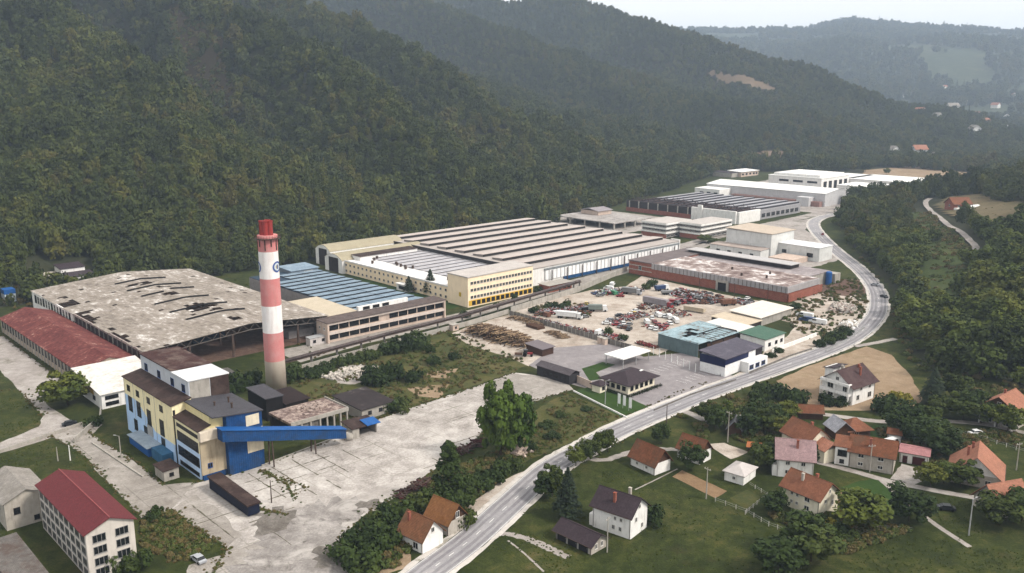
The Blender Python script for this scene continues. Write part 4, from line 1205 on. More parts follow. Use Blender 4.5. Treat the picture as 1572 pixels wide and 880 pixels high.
def wall_line(name, label, cat, pts, h, th, mat, uv=True, post=None, post_mat=None, step=3.0, cap=None):
    w = [np.array(W(*p)) if uv else np.array(P(*p)) for p in pts]
    o = w[0]; r = thing(name, label, cat, o[0], o[1], 0)
    mb = MB()
    for a, b2 in zip(w[:-1], w[1:]):
        a = a - o; b2 = b2 - o; t = (b2 - a) / np.linalg.norm(b2 - a); n = np.array((-t[1], t[0])) * th / 2
        mb.slab([(*(a - n), h), (*(b2 - n), h), (*(b2 + n), h), (*(a + n), h)], h)
    mb.build('panel' if post else 'wall', mat, r)
    if post:
        cnt = 0; me = None
        for a, b2 in zip(w[:-1], w[1:]):
            a = a - o; b2 = b2 - o; L = np.linalg.norm(b2 - a); k = max(1, int(L / step))
            for q in range(k):
                if cnt >= 95: break
                p = a + (b2 - a) * q / k
                if me is None: me = MB().box(-post, post, -post, post, 0, h + .12).mesh('post', post_mat)
                link('post', me, r, (p[0], p[1], 0), atan2(*(b2 - a)[::-1])); cnt += 1
    return r


wall_line('works_wall', 'stained concrete wall below the pipe bridge by the meadow', 'wall', [(146, 276), (196, 280.5), (240, 283), (268, 286.5)], 2.2, .3, conc)
wall_line('works_wall', 'grey retaining wall between scrapyard and white hall', 'wall', [(270, 287), (325, 295), (384, 312)], 2.8, .3, conc)
wall_line('works_wall', 'pale concrete wall from factory road to boiler annex', 'wall', [(72, 262), (84, 276), (87, 284)], 1.6, .3, conc)
wall_line('kerb_wall', 'low pale kerb wall along the left grass plot', 'wall', [(0, 696), (70, 672), (128, 652)], 1.0, .25, conc, uv=False, post=.15, post_mat=conc, step=2.5)
wall_line('planter_kerb', 'low white slab kerb between factory road and boiler house lawn', 'kerb', [(142, 681), (185, 710), (220, 733)], .4, .5, conc, uv=False)
wall_line('yard_kerb', 'concrete kerb between boiler house and slab yard', 'kerb', [(402, 716), (470, 690), (528, 668)], .4, .4, conc, uv=False)
wall_line('panel_fence', 'grey concrete panel fence between woodyard and scrapyard', 'fence', [(266.5, 284), (263.5, 209)], 2.2, .12, conc_dark, post=.14, post_mat=conc, step=2.5)
wall_line('plot_wall', 'beige garden wall behind the dark shed and hip roofed office', 'wall', [(876, 583), (908, 597)], 2.6, .25, pink_wall, uv=False)
wall_line('plot_kerb', 'low white kerb along the showroom lawn and overgrown plot', 'kerb', [(880, 601), (962, 642)], .5, .3, white_wall, uv=False)
wall_line('roadside_fence', 'low dark fence between car park and main road', 'fence', [(1004, 631), (1060, 607), (1130, 584)], .55, .06, conc_dark, uv=False, post=.07, post_mat=conc_dark, step=2.5)
wall_line('roadside_fence', 'low barrier fence before the pale dealer yard', 'fence', [(1150, 574), (1212, 548), (1246, 537)], .8, .1, conc_dark, uv=False, post=.08, post_mat=conc, step=3)
wall_line('guard_rail', 'steel guard rail along the inside of the road bend', 'guard rail', [(1268, 540), (1305, 520), (1328, 503)], .8, .08, greysteel, uv=False, post=.07, post_mat=greysteel, step=3)


def pole_fence(label, pts, step, h=1.2, mat=None):
    w = [np.array(P(*p)) for p in pts]; o = w[0]; r = thing('garden_fence', label, 'fence', o[0], o[1], 0)
    me = MB().box(-.07, .07, -.07, .07, 0, h).mesh('post', mat); mb = MB(); cnt = 0
    for a, b2 in zip(w[:-1], w[1:]):
        a = a - o; b2 = b2 - o; L = np.linalg.norm(b2 - a); k = max(1, int(L / step))
        for q in range(k):
            p = a + (b2 - a) * q / k
            if cnt < 95: link('post', me, r, (p[0], p[1], 0)); cnt += 1
        for z in (h * .45, h * .85): mb.beam((*a, z), (*b2, z), .025)
    mb.build('wire', greysteel, r)


postm = plain('pale post', (.5, .47, .43), .9, .2, 1)
pole_fence('post fence around the vegetable plot and the big lawn', [(1098, 770), (1146, 788), (1180, 808), (1235, 828), (1260, 838)], 2.2, 1.2, postm)
pole_fence('post fence beside the vegetable plot below the small white shed', [(1144, 790), (1162, 775), (1178, 762), (1150, 745)], 2.0, 1.1, postm)
pole_fence('post fence at far right below the balconied house', [(1470, 665), (1500, 672), (1530, 682), (1575, 696)], 2.5, 1.3, postm)
pole_fence('dark fence along the garden path at lower right', [(1290, 838), (1350, 812), (1400, 815)], 2.5, 1.0, steel)
#PART2
# ------------------------------------------------------------------ brick works and neighbours
redbrick = brick('red brick', (.28, .085, .05), (.22, .06, .04), (.3, .25, .22))
r = uthing('brick_works', 'long red brick works with ribbed grey parapet and ruined flat roof', 'factory', 412, 258)
# x -31..27  y -48..50
MB().box(-31, 0, -48, 34, 0, 4.6).build('wall', redbrick, r)
ribp = plain('ribbed grey parapet', (.36, .34, .34), .8, .15, .4, (.22, .19, .17), .5, streak=True)
MB().box(-31.4, 0, -48.4, 33.9, 4.6, 7.6).build('parapet', ribp, r)
for i in range(34): MB().box(-31.52, -31.41, -47.5 + i * 2.4, -47.3 + i * 2.4, 4.6, 7.6).build('rib', steel, r)
MB().box(-30.7, -.4, -47.6, 33.6, 7.6, 7.75).build('roof', patchy('ruined roof', [(.38, (.15, .095, .085)), (.46, (.26, .195, .175)), (.52, (.36, .29, .265)), (.565, (.58, .54, .52)), (.64, (.72, .70, .69))], .06, .3, .9, (1, .7, 1)), r)
MB().box(-31, 27, 34, 50, 0, 7.2).build('wall', redbrick, r)
MB().box(-31.3, 27.3, 33.9, 50.3, 7.2, 7.7).build('roof', plain('brown grey felt', (.2, .165, .16), .9, .2, .2), r)
for z in (2.4, 4.9): MB().box(-31.12, -31.01, 34, 50, z, z + .5).build('band', conc, r)
win(r, 'x-', 42, 2.9, 2.2, 2.4, -31.13, 'white', 1, 1)
MB().box(-31.9, -31.42, -15.5, -8, 0, 5.4).build('gate_frame', conc, r)
MB().box(-32.0, -31.92, -14.2, -9.4, .02, 4.2).build('gate', black_sheet, r)
MB().box(-31, 2, -49.0, -48.42, 0.2, 4.2).build('end_wall', redbrick, r)
MB().box(0, 27, -40, 33.8, 0, 6.2).build('wall', conc, r)
MB().box(0.05, 27, -40.2, 33.8, 6.2, 6.6).build('roof', patchy('violet grey roof', [(.3, (.2, .165, .165)), (.5, (.3, .26, .26)), (.66, (.42, .38, .37))], .1, .5), r)
MB().box(14, 23, -24, 42, 6.6, 8.6).build('monitor', dark_wall, r)
MB().slab([(12.5, -25, 9.3), (24, -25, 9.0), (24, 43, 9.0), (12.5, 43, 9.3)], .35).build('monitor_roof', plain('pale grey sheet', (.44, .42, .41), .7, .1, .2), r)
MB().box(27.1, 33, -43, -20, 0, 5.0).build('wall', conc, r); MB().lathe([(1.6, 0), (1.6, 6.6), (1.2, 7)], 18, cx=22, cy=-42).build('silo', mid_blue, r)
for (x, y) in ((-20, -30), (-14, -6), (-24, -18), (-10, -26)): MB().box(x - .4, x + .4, y - .4, y + .4, 7.75, 9.2).build('vent', steel, r)

r = uthing('white_works', 'tall white works block with beige roof beside the bend of the road', 'factory', 490, 292)
# x -12..16  y -15..18
weath = plain('weathered white render', (.6, .6, .58), .9, .12, .3, (.36, .36, .34), .5, streak=True)
MB().box(-11, 16, -15, 17, 0, 14.6).build('wall', weath, r)
MB().slab([(-11.6, -15.6, 15), (16.6, -15.6, 15), (16.6, 17.6, 15.6), (-11.6, 17.6, 15.6)], .4).build('roof', plain('beige sheet roof', (.48, .40, .32), .8, .1, .3), r)
MB().box(-21, -11.05, -14, 22, 0, 5.6).build('low_wing', weath, r); MB().slab([(-21.5, -14.5, 5.8), (-11.05, -14.5, 6.2), (-11.05, 22.5, 6.2), (-21.5, 22.5, 5.8)], .25).build('low_roof', plain('dusty roof', (.4, .33, .29), .9, .2, .3), r)
for y in (16, 8, 0, -8): win(r, 'x-', y, 1.6, 2.4, 1.6, -21.01, 'dark', 1)
MB().box(-2, 14, -42, -15.05, 0, 8.4).build('side_wing', weath, r); MB().slab([(-2.4, -42.4, 8.6), (14.4, -42.4, 8.6), (14.4, -15.05, 8.8), (-2.4, -15.05, 8.8)], .25).build('side_roof', plain('white sheet roof'  , (.66, .66, .66)), r)
win(r, 'x-', -36, 2.4, 4.0, 2.4, -2.01, 'dark', 2); win(r, 'x-', -19, 3, 3, 2, -2.01, 'dark', 1)
MB().box(18, 30, -14, -2, 0, 5.0).build('rear_wing', white_wall, r)
MB().box(-22, -4, -36, -20, 0, 3.0).build('yard_store', pink_wall, r)

for nm, lab, u, v, hx, hy in (('office_pavilion', 'left one of two white banded three storey office pavilions', 506, 376, 15, 11), ('office_pavilion', 'right one of two white banded three storey office pavilions', 524, 355, 19, 9)):
    r = uthing(nm, lab, 'office building', u, v)
    MB().box(-hx + .6, hx - .6, -hy + .6, hy - .6, 0, 9.8).build('wall', plain('dark band wall', (.12, .09, .085), .7), r)
    for z, h in ((3.2, 1.15), (6.3, 1.05), (9.3, 1.2)): MB().box(-hx, hx, -hy, hy, z, z + h).build('band', white_wall, r)
    MB().box(-hx + .3, hx - .3, -hy + .3, hy - .3, 10.5, 10.7).build('roof', plain('beige grey felt', (.46, .42, .39)), r)
    MB().box(-hx + .2, -hx + .55, -hy + .2, hy - .2, 0, 3.0).build('base_wall', redbrick, r)
    for z in (.8, 4.75, 7.75):
        for i in range(6):
            win(r, 'y-', -hx + 3 + i * (2 * hx - 6) / 5, z, (2 * hx - 6) / 5 - .9, 1.2 if z > 1 else 1.6, -hy + .59, 'white', 2)
            if z > 1 and i < 4: win(r, 'x-', -hy + 3 + i * (2 * hy - 6) / 3, z, (2 * hy - 6) / 3 - .9, 1.2, -hx + .59, 'white', 2)

r = uthing('concrete_skeleton', 'unfinished low concrete skeleton with flat roof behind the main hall', 'ruin', 520, 445)
MB().box(-25, 20, -30, 30, 4.4, 5.0).build('slab', patchy('weedy slab', [(.35, (.2, .18, .16)), (.5, (.34, .31, .29)), (.65, (.45, .42, .4))], .1, .5), r)
for x in (-24, -12, 0, 12, 19):
    for y in (-29, -15, 0, 15, 29): MB().box(x - .5, x + .5, y - .5, y + .5, 0, 4.4).build('pillar', conc, r)
MB().box(-24, 19, 10, 12, 0, 4.4).build('wall', dark_wall, r)
MB().box(-2, 14, 6, 24, 5, 8.2).build('upper_wall', pink_wall, r); MB().slab([(-3, 5, 8.3), (15, 5, 8.3), (15, 15, 10), (-3, 15, 10)], .2).build('roof', plain('grey roof', (.3, .27, .28)), r); MB().slab([(-3, 15.02, 10), (15, 15.02, 10), (15, 25, 8.3), (-3, 25, 8.3)], .2).build('roof', plain('grey roof', (.3, .27, .28)), r)

r = uthing('burnt_hall', 'burnt sawtooth factory hall with dark broken front and grey roof rows', 'factory hall', 637, 422)
# x -52..48  y -52..56
MB().box(-50, 46, -52, 55, 0, 7.6).build('wall', plain('hall grey wall', (.34, .33, .34), .8, .15), r)
MB().box(-52, -50.05, -10, 56, 0, 3.4).build('brick_wall', redbrick, r)
MB().box(-51.5, -50.05, -10, 56, 3.4, 9.0).build('burnt_front', dark_wall, r)
for i in range(7): MB().box(-52.2, -51.55, -8 + i * 10, -7.2 + i * 10, 3.4, 9).build('column', conc, r)
MB().box(-52, -50.05, -52, -11, 0, 9.6).build('white_front', white_wall, r); MB().box(-53.5, -52.05, -22, -18, 0, 12).build('stair_tower', white_wall, r)
MB().box(-50, -20, -54, -52.05, 0, 9.0).build('white_front', white_wall, r)
sawr = plain('pale blue grey sheet', (.36, .355, .375), .6, .12, .2)
burnt = patchy('burnt roof', [(.35, (.035, .022, .022)), (.5, (.08, .045, .042)), (.62, (.16, .11, .1)), (.7, (.3, .25, .23))], .15, .6)
for i in range(10):
    y = -50 + i * 10.6
    for (xa, xb, mt, nm) in ((-49, -16 - 3 * (i % 3), burnt, 'burnt_roof'), (-15.5 - 3 * (i % 3), 47, sawr, 'sawtooth_roof')):
        mb = MB()
        mb.slab([(xa, y, 9.3), (xb, y, 9.3), (xb, y + 9.7, 8.1), (xa, y + 9.7, 8.1)], .2)
        mb.face([(xa, y + .1, 7.6), (xb, y + .1, 7.6), (xb, y + .1, 9.15), (xa, y + .1, 9.15)], 1)
        mb.face([(xa, y, 7.6), (xa, y, 9.2), (xa, y + 9.5, 8.0), (xa, y + 9.5, 7.6)], 1); mb.face([(xb, y, 7.6), (xb, y + 9.5, 7.6), (xb, y + 9.5, 8.0), (xb, y, 9.2)], 1)
        if mt is burnt:
            for q in range(12): mb.beam((xa + q * 2.6, y + random.uniform(0, 8), 9), (xa + q * 2.6 + random.uniform(-2, 3), y + random.uniform(0, 9), 10 + random.uniform(0, 1.6)), .25)
        mb.build(nm, [mt, plain('saw glazing', (.09, .085, .095), .5)], r)
for i in range(8): win(r, 'y-', -12 + i * 7.4, 1.6, 5.4, 3.2, -52.01, 'grey', 3)

r = uthing('long_white_hall', 'long white gabled hall with bright roof far down the valley', 'factory hall', 757, 436)
# x -26..22  y -62..60
lw = plain('pale grey cladding', (.5, .49, .49), .7, .08, .2)
hw2, hl2 = 24, 62
mb = MB(); mb.box(-hw2, hw2, -hl2, hl2, 0, 11.5); mb.face([(-hw2, -hl2, 11.5), (hw2, -hl2, 11.5), (0, -hl2, 14)]); mb.face([(hw2, hl2, 11.5), (-hw2, hl2, 11.5), (0, hl2, 14)]); mb.build('wall', lw, r)
mb = MB(); mb.slab([(-hw2 - .5, -hl2 - .5, 11.6), (0, -hl2 - .5, 14.2), (0, hl2 + .5, 14.2), (-hw2 - .5, hl2 + .5, 11.6)], .3); mb.slab([(.01, -hl2 - .5, 14.2), (hw2 + .5, -hl2 - .5, 11.6), (hw2 + .5, hl2 + .5, 11.6), (.01, hl2 + .5, 14.2)], .3)
mb.build('roof', plain('bright white roof', (.72, .71, .68), .7, .05, .2), r)
MB().box(-30, -24.1, -60, 30, 0, 4.4).build('lean_to', plain('lean to reddish', (.34, .2, .17), .8), r)
MB().box(-34, -24.1, -52, -40, 0, 8).build('cabin', lw, r)
MB().box(-44, -24.1, 34, 62, 0, 9).build('end_block', white_wall, r)
for y in (38, 46, 54): win(r, 'x-', y, 4, 4, 2, -44.01, 'dark', 2)
for (nm, lab, u, v, hx, hy, h) in (('far_office_block', 'white far office block with dark glazed corner behind the long white hall', 872, 465, 30, 30, 13),
                                  ('far_store', 'low white flat store with window band behind the wooded hill', 862, 392, 20, 26, 8), ('far_store', 'widest white flat store at the far end of the works', 935, 402, 32, 38, 9),
                                  ('far_store', 'white flat store adjoining the far office block', 935, 450, 26, 16, 9)):
    r = uthing(nm, lab, 'store' if 'store' in nm else 'office block', u, v)
    MB().box(-hx, hx, -hy, hy, 0, h).build('wall', white_wall, r); MB().box(-hx - .4, hx + .4, -hy - .4, hy + .4, h, h + .6).build('roof', plain('bright white roof', (.72, .71, .68)), r)
    if 'office' in nm:
        for i in range(5): win(r, 'y-', -hx + 8 + i * 11, 1.5, 7, 8.5, -hy - .01, 'white', 0)
        for i in range(3): win(r, 'x-', -20 + i * 16, 8, 11, 2, -hx - .01, 'dark', 3)
        MB().box(-hx + 4, hx - 4, -hy + 4, hy - 4, h + .6, h + 3).build('penthouse', white_wall, r)
    else:
        for i in range(6): win(r, 'x-', -hy + 5 + i * (2 * hy - 10) / 5, 3.0, (2 * hy - 10) / 5 - 1.4, 2.2, -hx - .01, 'dark', 2)
        for i in range(5): win(r, 'y-', -hx + 5 + i * (2 * hx - 10) / 4, 3.0, (2 * hx - 10) / 4 - 1.4, 2.2, -hy - .01, 'dark', 2)
r = uthing('valley_depot', 'small depot with white roof at the far forest edge', 'depot', 935, 585)
MB().box(-16, 22, -8, 10, 0, 6).build('wall', pink_wall, r); MB().slab([(-17, -9, 6.1), (23, -9, 6.1), (23, 11, 7), (-17, 11, 7)], .3).build('roof', plain('bright white roof', (.72, .71, .68)), r)
MB().box(-30, -16.1, -4, 22, 0, 5).build('wing', conc, r); MB().slab([(-30, -4, 5.1), (-16.1, -4, 5.1), (-16.1, 22, 6.2), (-30, 22, 6.2)], .25).build('wing_roof', purple_tile, r)
for x in (-12, -4, 4, 12, 18): win(r, 'y-', x, 2, 4, 2, -8.01, 'dark', 1)
x, y = P(1007, 281)
r = thing('forest_lodge', 'tiny white roofed house at the forest edge above the burnt hall', 'house', x, y, .5)
MB().box(-8, 8, -5, 5, 0, 5).build('wall', conc, r); MB().slab([(-9, -6, 5), (9, -6, 5), (9, 0, 7), (-9, 0, 7)], .2).build('roof', plain('bright white roof', (.72, .71, .68)), r); MB().slab([(-9, 0.02, 7), (9, .02, 7), (9, 6, 5), (-9, 6, 5)], .2).build('roof', plain('bright white roof', (.72, .71, .68)), r)

# ------------------------------------------------------------------ sheds between scrapyard and road
r = uthing('teal_shed', 'rusting shed with pale teal sheet roof, torn open along the middle', 'shed', 287.5, 196.5)
tealr = patchy('teal sheet rusted', [(.34, (.16, .075, .045)), (.42, (.2, .17, .15)), (.47, (.24, .33, .36)), (.6, (.33, .43, .47)), (.72, (.55, .6, .62))], .18, .8, .7)
MB().box(-13, -12.7, -9.5, 9.5, 0, 5.6).build('wall', plain('teal grey sheet', (.15, .21, .22), .7, .2, .4, (.09, .09, .085), .5, streak=True), r)
MB().box(-12.7, 15, 9.2, 9.5, 0, 5.6).build('wall', plain('teal grey sheet', (.15, .21, .22)), r); MB().box(-6, 15, -9, -8.7, 0, 4.0).build('wall', plain('rusty timber wall', (.12, .07, .05), .9), r); MB().box(14.7, 15, -8.7, 9.2, 0, 5.4).build('wall', dark_wall, r)
mb = MB()
for i in range(14):
    for j in range(9):
        x0 = -13.4 + i * 2.06; y0 = -10 + j * 2.22
        if (abs(j - 4.2 - .15 * i) < 1.0 and 1 < i < 8 and random.random() < .75) or random.random() < .03: continue
        z0 = 5.8 - (.05 * (9 - j)) + (0 if j > 3 else -.5) * (i > 3)
        mb.slab([(x0, y0, z0), (x0 + 2.04, y0, z0 + .04), (x0 + 2.04, y0 + 2.2, z0 + .1), (x0, y0 + 2.2, z0 + .06)], .06)
mb.build('roof', tealr, r)
mb = MB()
for i in range(10): mb.beam((-12 + i * 2.8, -9.5, 5.2), (-12 + i * 2.8, 9.3, 5.5), .09)
for j in range(4): mb.beam((-12.8, -8 + j * 5, 5.3), (14.8, -8 + j * 5, 5.3), .1)
mb.build('rafter', steel, r)
for x in (-12.4, -3, 5, 14): MB().box(x - .15, x + .15, -9.4, -9.1, 0, 5.2).build('post', steel, r)

r = uthing('blue_white_garage', 'garage with dark violet roof above blue band and white walls', 'garage', 273.5, 171.5)
MB().box(-12, 12, -5.2, 5.4, 0, 6.6).build('wall', plain('clean white panel', (.72, .71, .7), .7, .06, .4), r)
MB().box(-12.15, -12.02, -5.3, 5.5, 3.6, 6.7).build('fascia', plain('dark navy band', (.02, .03, .12), .5), r)
MB().box(-12.15, 3, -5.35, -5.22, 4.4, 6.7).build('fascia', plain('dark navy band', (.02, .03, .12)), r)
MB().slab([(-12.6, -5.8, 6.8), (12.6, -5.8, 6.8), (12.6, 6, 7.8), (-12.6, 6, 7.8)], .25).build('roof', tiled('violet grey sheet', (.12, .105, .14), .5, .5, .15, 1, (.22, .2, .24), .4), r)
MB().box(-2, 11, -8.6, -5.25, 0, 3.9).build('front_annex', plain('clean white panel', (.72, .71, .7)), r)
MB().box(8, 12.1, -5.5, -5.25, 0.2, 6.5).build('gate', plain('dark shutter', (.06, .05, .06), .6), r)
for x in (0, 4, 8): win(r, 'y-', x, 1.2, 2.6, 1.6, -8.61, 'blue', 1)
r = uthing('green_roof_shed', 'shed with flat green roof and white walls beside the dealer yard', 'shed', 307.5, 179)
MB().box(-7.4, 7.2, -5.6, 5.6, 0, 4.8).build('wall', white_wall, r); MB().slab([(-8, -6.2, 5), (7.8, -6.2, 5), (7.8, 6.2, 5.7), (-8, 6.2, 5.7)], .22).build('roof', tiled('green sheet', (.09, .19, .13), .5, .6, .12, 1, (.15, .2, .16), .3), r)
for x in (-4, 1, 5): win(r, 'y-', x, 1.6, 1.8, 1.4, -5.61, 'dark', 1)
MB().box(-7, 28, -8.8, -8.4, 0, 1.6).build('yard_wall', white_wall, r)
r = uthing('pale_roof_store', 'store with broad pale roof below the brick works', 'store', 345.5, 202.5)
MB().box(-13, 13, -7.5, 7.5, 0, 3.8).build('wall', conc, r); MB().slab([(-14, -8.2, 4), (14, -8.2, 4), (14, 8.2, 4.6), (-14, 8.2, 4.6)], .25).build('roof', plain('cream sheet roof', (.6, .55, .49), .8, .08, .3, (.42, .36, .3), .4), r)
win(r, 'x-', 0, 1, 3, 1.8, -13.01, 'dark', 2)
r = uthing('sand_roof_lean_to', 'low lean-to with sandy roof between pale store and teal shed', 'lean-to', 326, 203)
MB().box(-5.5, 5.5, -9, 9, 0, 3.0).build('wall', dark_wall, r); MB().slab([(-6, -9.5, 3.2), (6, -9.5, 3.2), (6, 9.5, 3.6), (-6, 9.5, 3.6)], .2).build('roof', plain('sandy sheet', (.5, .42, .32), .85, .1, .3), r)
r = uthing('white_sheet_lean_to', 'low lean-to with white roof adjoining the teal shed', 'lean-to', 311, 197)
MB().box(-6, 6, -9, 9, 0, 3.6).build('wall', dark_wall, r); MB().slab([(-6.6, -9.6, 3.9), (6.6, -9.6, 3.9), (6.6, 9.4, 4.3), (-6.6, 9.4, 4.3)], .2).build('roof', plain('white sheet lean', (.6, .57, .54), .8, .1, .3, (.4, .36, .33), .4), r)
r = uthing('white_canopy', 'white flat canopy roof on posts above the car park', 'canopy', 250, 201.5)
MB().box(-8.2, 8.2, -4.6, 4.6, 3.6, 4.0).build('roof', plain('bright white roof', (.72, .71, .68)), r)
for x in (-7.5, 0, 7.5):
    for y in (-4.1, 4.1): MB().box(x - .12, x + .12, y - .12, y + .12, 0, 3.6).build('post', greysteel, r)
r = uthing('hip_roof_office', 'cream bungalow office with dark plum hipped roof in the car park', 'office', 229, 183.5)
MB().box(-7.2, 7.2, -5.4, 5.4, 0, 3.4).build('wall', cream_wall, r)
def hip(mb, hx, hy, z0, z1, rl, th=.2):
    mb.slab([(-hx, -hy, z0), (hx, -hy, z0), (rl, 0, z1), (-rl, 0, z1)], th); mb.slab([(hx, hy, z0), (-hx, hy, z0), (-rl, 0, z1), (rl, 0, z1)], th)
    mb.slab([(hx, -hy, z0), (hx, hy, z0), (rl, 0, z1)], th); mb.slab([(-hx, hy, z0), (-hx, -hy, z0), (-rl, 0, z1)], th); return mb
hip(MB(), 8.6, 6.8, 3.5, 6.2, 2.4).build('roof', purple_tile, r)
for i in range(4): win(r, 'x-', -3.6 + i * 2.4, 1.0, 1.5, 1.5, -7.21, 'dark', 1)
for i in range(5): win(r, 'y-', -5.2 + i * 2.6, 1.0, 1.6, 1.5, -5.41, 'dark', 1)
MB().box(3, 4.6, -2.4, -1.6, 5.0, 5.5).build('roof_light', plain('bright white roof', (.72, .71, .68)), r)
mb = MB(); hr_ = np.random.default_rng(5)
for k_ in range(900):
    t_ = hr_.uniform(-8.5, 8.5); c_ = np.array((-9.6 + hr_.normal() * .3, t_, hr_.uniform(.1, .9))) if k_ % 2 else np.array((t_, -7.6 + hr_.normal() * .3, hr_.uniform(.1, .9)))
    n_ = hr_.normal(size=3); n_ /= np.linalg.norm(n_); a_ = np.cross(n_, (0, 0, 1.0)); a_ /= np.linalg.norm(a_) + 1e-9; b_ = np.cross(n_, a_); mb.face([c_ - a_ * .22, c_ - b_ * .22, c_ + a_ * .22, c_ + b_ * .22])
o = mb.build('hedge', plain('hedge leaves', (.04, .06, .02), .9, .3, 2)); o.location = (*W(229, 183.5), 0); o.rotation_euler = (0, 0, SITE); tag(o, 'low dark hedge along two sides of the cream bungalow office', 'hedge')
mbp = MB()
for i in range(9):
    for base_ in ((246, 190), (246, 176)):
        c0 = np.array(W(base_[0] + i * 2.7, base_[1])); c1 = np.array(W(base_[0] + i * 2.7, base_[1] - 4.6)); t_ = (c1 - c0) / np.linalg.norm(c1 - c0); n_ = np.array((-t_[1], t_[0])) * .07
        mbp.face([(*(c0 - n_), .03), (*(c1 - n_), .03), (*(c1 + n_), .03), (*(c0 + n_), .03)])
tag(mbp.build('parking_marking', mpaint), kind='structure')
r = uthing('ticket_kiosk', 'small cream kiosk with dark hipped cap left of the bungalow office', 'kiosk', 217.6, 187.2)
MB().box(-1.8, 1.8, -1.8, 1.8, 0, 2.7).build('wall', cream_wall, r); hip(MB(), 2.4, 2.4, 2.75, 4.0, .3).build('roof', purple_tile, r); win(r, 'y-', 0, .9, 1.4, 1.2, -1.81, 'dark')
r = uthing('dark_long_shed', 'long low charcoal shed at the car park edge', 'shed', 217.3, 206.5)
MB().box(-2.6, 2.6, -8, 8, 0, 3.6).build('wall', plain('charcoal timber', (.06, .055, .06), .8), r)
mb = MB(); mb.slab([(-3, -8.4, 3.6), (0, -8.4, 4.8), (0, 8.4, 4.8), (-3, 8.4, 3.6)], .15); mb.slab([(.01, -8.4, 4.8), (3, -8.4, 3.6), (3, 8.4, 3.6), (.01, 8.4, 4.8)], .15); mb.build('roof', tiled('violet grey shed sheet', (.13, .11, .12), .5, .6), r)
for y in (-5, -2, 1, 4): win(r, 'x-', y, 1.2, 1.5, 1.0, -2.61, 'dark')
r = uthing('timber_shed', 'small dark timber shed at the end of the log heap', 'shed', 234.5, 233)
MB().box(-2.8, 3.4, -4.4, 4.4, 0, 2.9).build('wall', plain('brown timber', (.11, .06, .045), .9), r); MB().slab([(-3.4, -5, 3.0), (4, -5, 3.0), (4, 5, 3.6), (-3.4, 5, 3.6)], .2).build('roof', plain('grey violet sheet', (.2, .17, .18), .7, .1), r)
for (px, py, lab) in ((922, 527, 'left one of two small pink huts by the panel fence'), (928, 529, 'right one of two small pink huts by the panel fence')):
    x, y = P(px, py); r = thing('pink_hut', lab, 'hut', x, y, SITE); MB().box(-.9, .9, -.9, .9, 0, 2.5).build('wall', pink_wall, r); MB().slab([(-1.1, -1.1, 2.6), (1.1, -1.1, 2.6), (1.1, 1.1, 2.8), (-1.1, 1.1, 2.8)], .1).build('roof', conc, r)
x, y = P(697, 507); r = thing('weigh_hut', 'tiny pinkish hut at the left end of the woodyard wall', 'hut', x, y, SITE); MB().box(-1.6, 1.6, -1.3, 1.3, 0, 2.6).build('wall', pink_wall, r); MB().slab([(-1.9, -1.6, 2.7), (1.9, -1.6, 2.7), (1.9, 1.6, 2.9), (-1.9, 1.6, 2.9)], .12).build('roof', conc, r); win(r, 'y-', 0, 1, 1, .9, -1.31, 'dark')

# ------------------------------------------------------------------ apartment block and houses bottom left
r = uthing('apartment_block', 'four storey block with crimson sheet roof at lower left', 'apartment block', 54.7, 197)
MB().box(-4.9, 4.9, -16, 16, 0, 10.9).build('wall', plain('pale block render', (.55, .5, .45), .95, .1, .3, (.36, .31, .27), .5, streak=True), r)
mb = MB(); mb.face([(-4.9, -16, 10.9), (4.9, -16, 10.9), (0, -16, 12.9)]); mb.face([(4.9, 16, 10.9), (-4.9, 16, 10.9), (0, 16, 12.9)]); mb.build('gable', plain('pale block render', (.55, .5, .45)), r)
mb = MB(); mb.slab([(-5.5, -16.6, 10.8), (0, -16.6, 13.1), (0, 16.6, 13.1), (-5.5, 16.6, 10.8)], .15); mb.slab([(.01, -16.6, 13.1), (5.5, -16.6, 10.8), (5.5, 16.6, 10.8), (.01, 16.6, 13.1)], .15)
mb.build('roof', red_sheet, r); MB().beam((0, -16.6, 13.12), (0, 16.6, 13.12), .14).build('ridge', plain('ridge cap', (.36, .1, .1), .6), r)
for z in (8.2, 5.6, 3.0, .6):
    for x in (-2.3, 2.3): win(r, 'y-', x, z, 2.7, 1.75, -16.01, 'grey', 2)
    for i in range(9): win(r, 'x-', -14 + i * 3.5, z, 2.5, 1.75, -4.91, 'grey', 2)
r = uthing('grey_roof_house', 'plain house with grey fibre roof behind the crimson roofed block', 'house', 48.2, 225)
MB().box(-5, 4.6, -8, 9, 0, 6.9).build('wall', raw_wall, r); mb = MB(); mb.face([(-5, -8, 6.9), (4.6, -8, 6.9), (-.2, -8, 9)]); mb.face([(4.6, 9, 6.9), (-5, 9, 6.9), (-.2, 9, 9)]); mb.build('gable', raw_wall, r)
mb = MB(); mb.slab([(-5.6, -8.5, 6.8), (-.2, -8.5, 9.2), (-.2, 9.5, 9.2), (-5.6, 9.5, 6.8)], .18); mb.slab([(-.19, -8.5, 9.2), (5.2, -8.5, 6.8), (5.2, 9.5, 6.8), (-.19, 9.5, 9.2)], .18); mb.build('roof', grey_tile, r)
win(r, 'y-', -2.5, 3.5, 1.4, 1.6, -8.01, 'dark', 1); win(r, 'y-', 1.5, .8, 1.2, 1.2, -8.01, 'dark', 1); win(r, 'x-', -3, 4, 1.6, 1.4, -5.01, 'dark', 1); win(r, 'x-', 3, 4, 1.6, 1.4, -5.01, 'dark', 1)
r = uthing('flat_garage', 'low garage with mossy grey roof in the bottom left corner', 'garage', 39.8, 196)
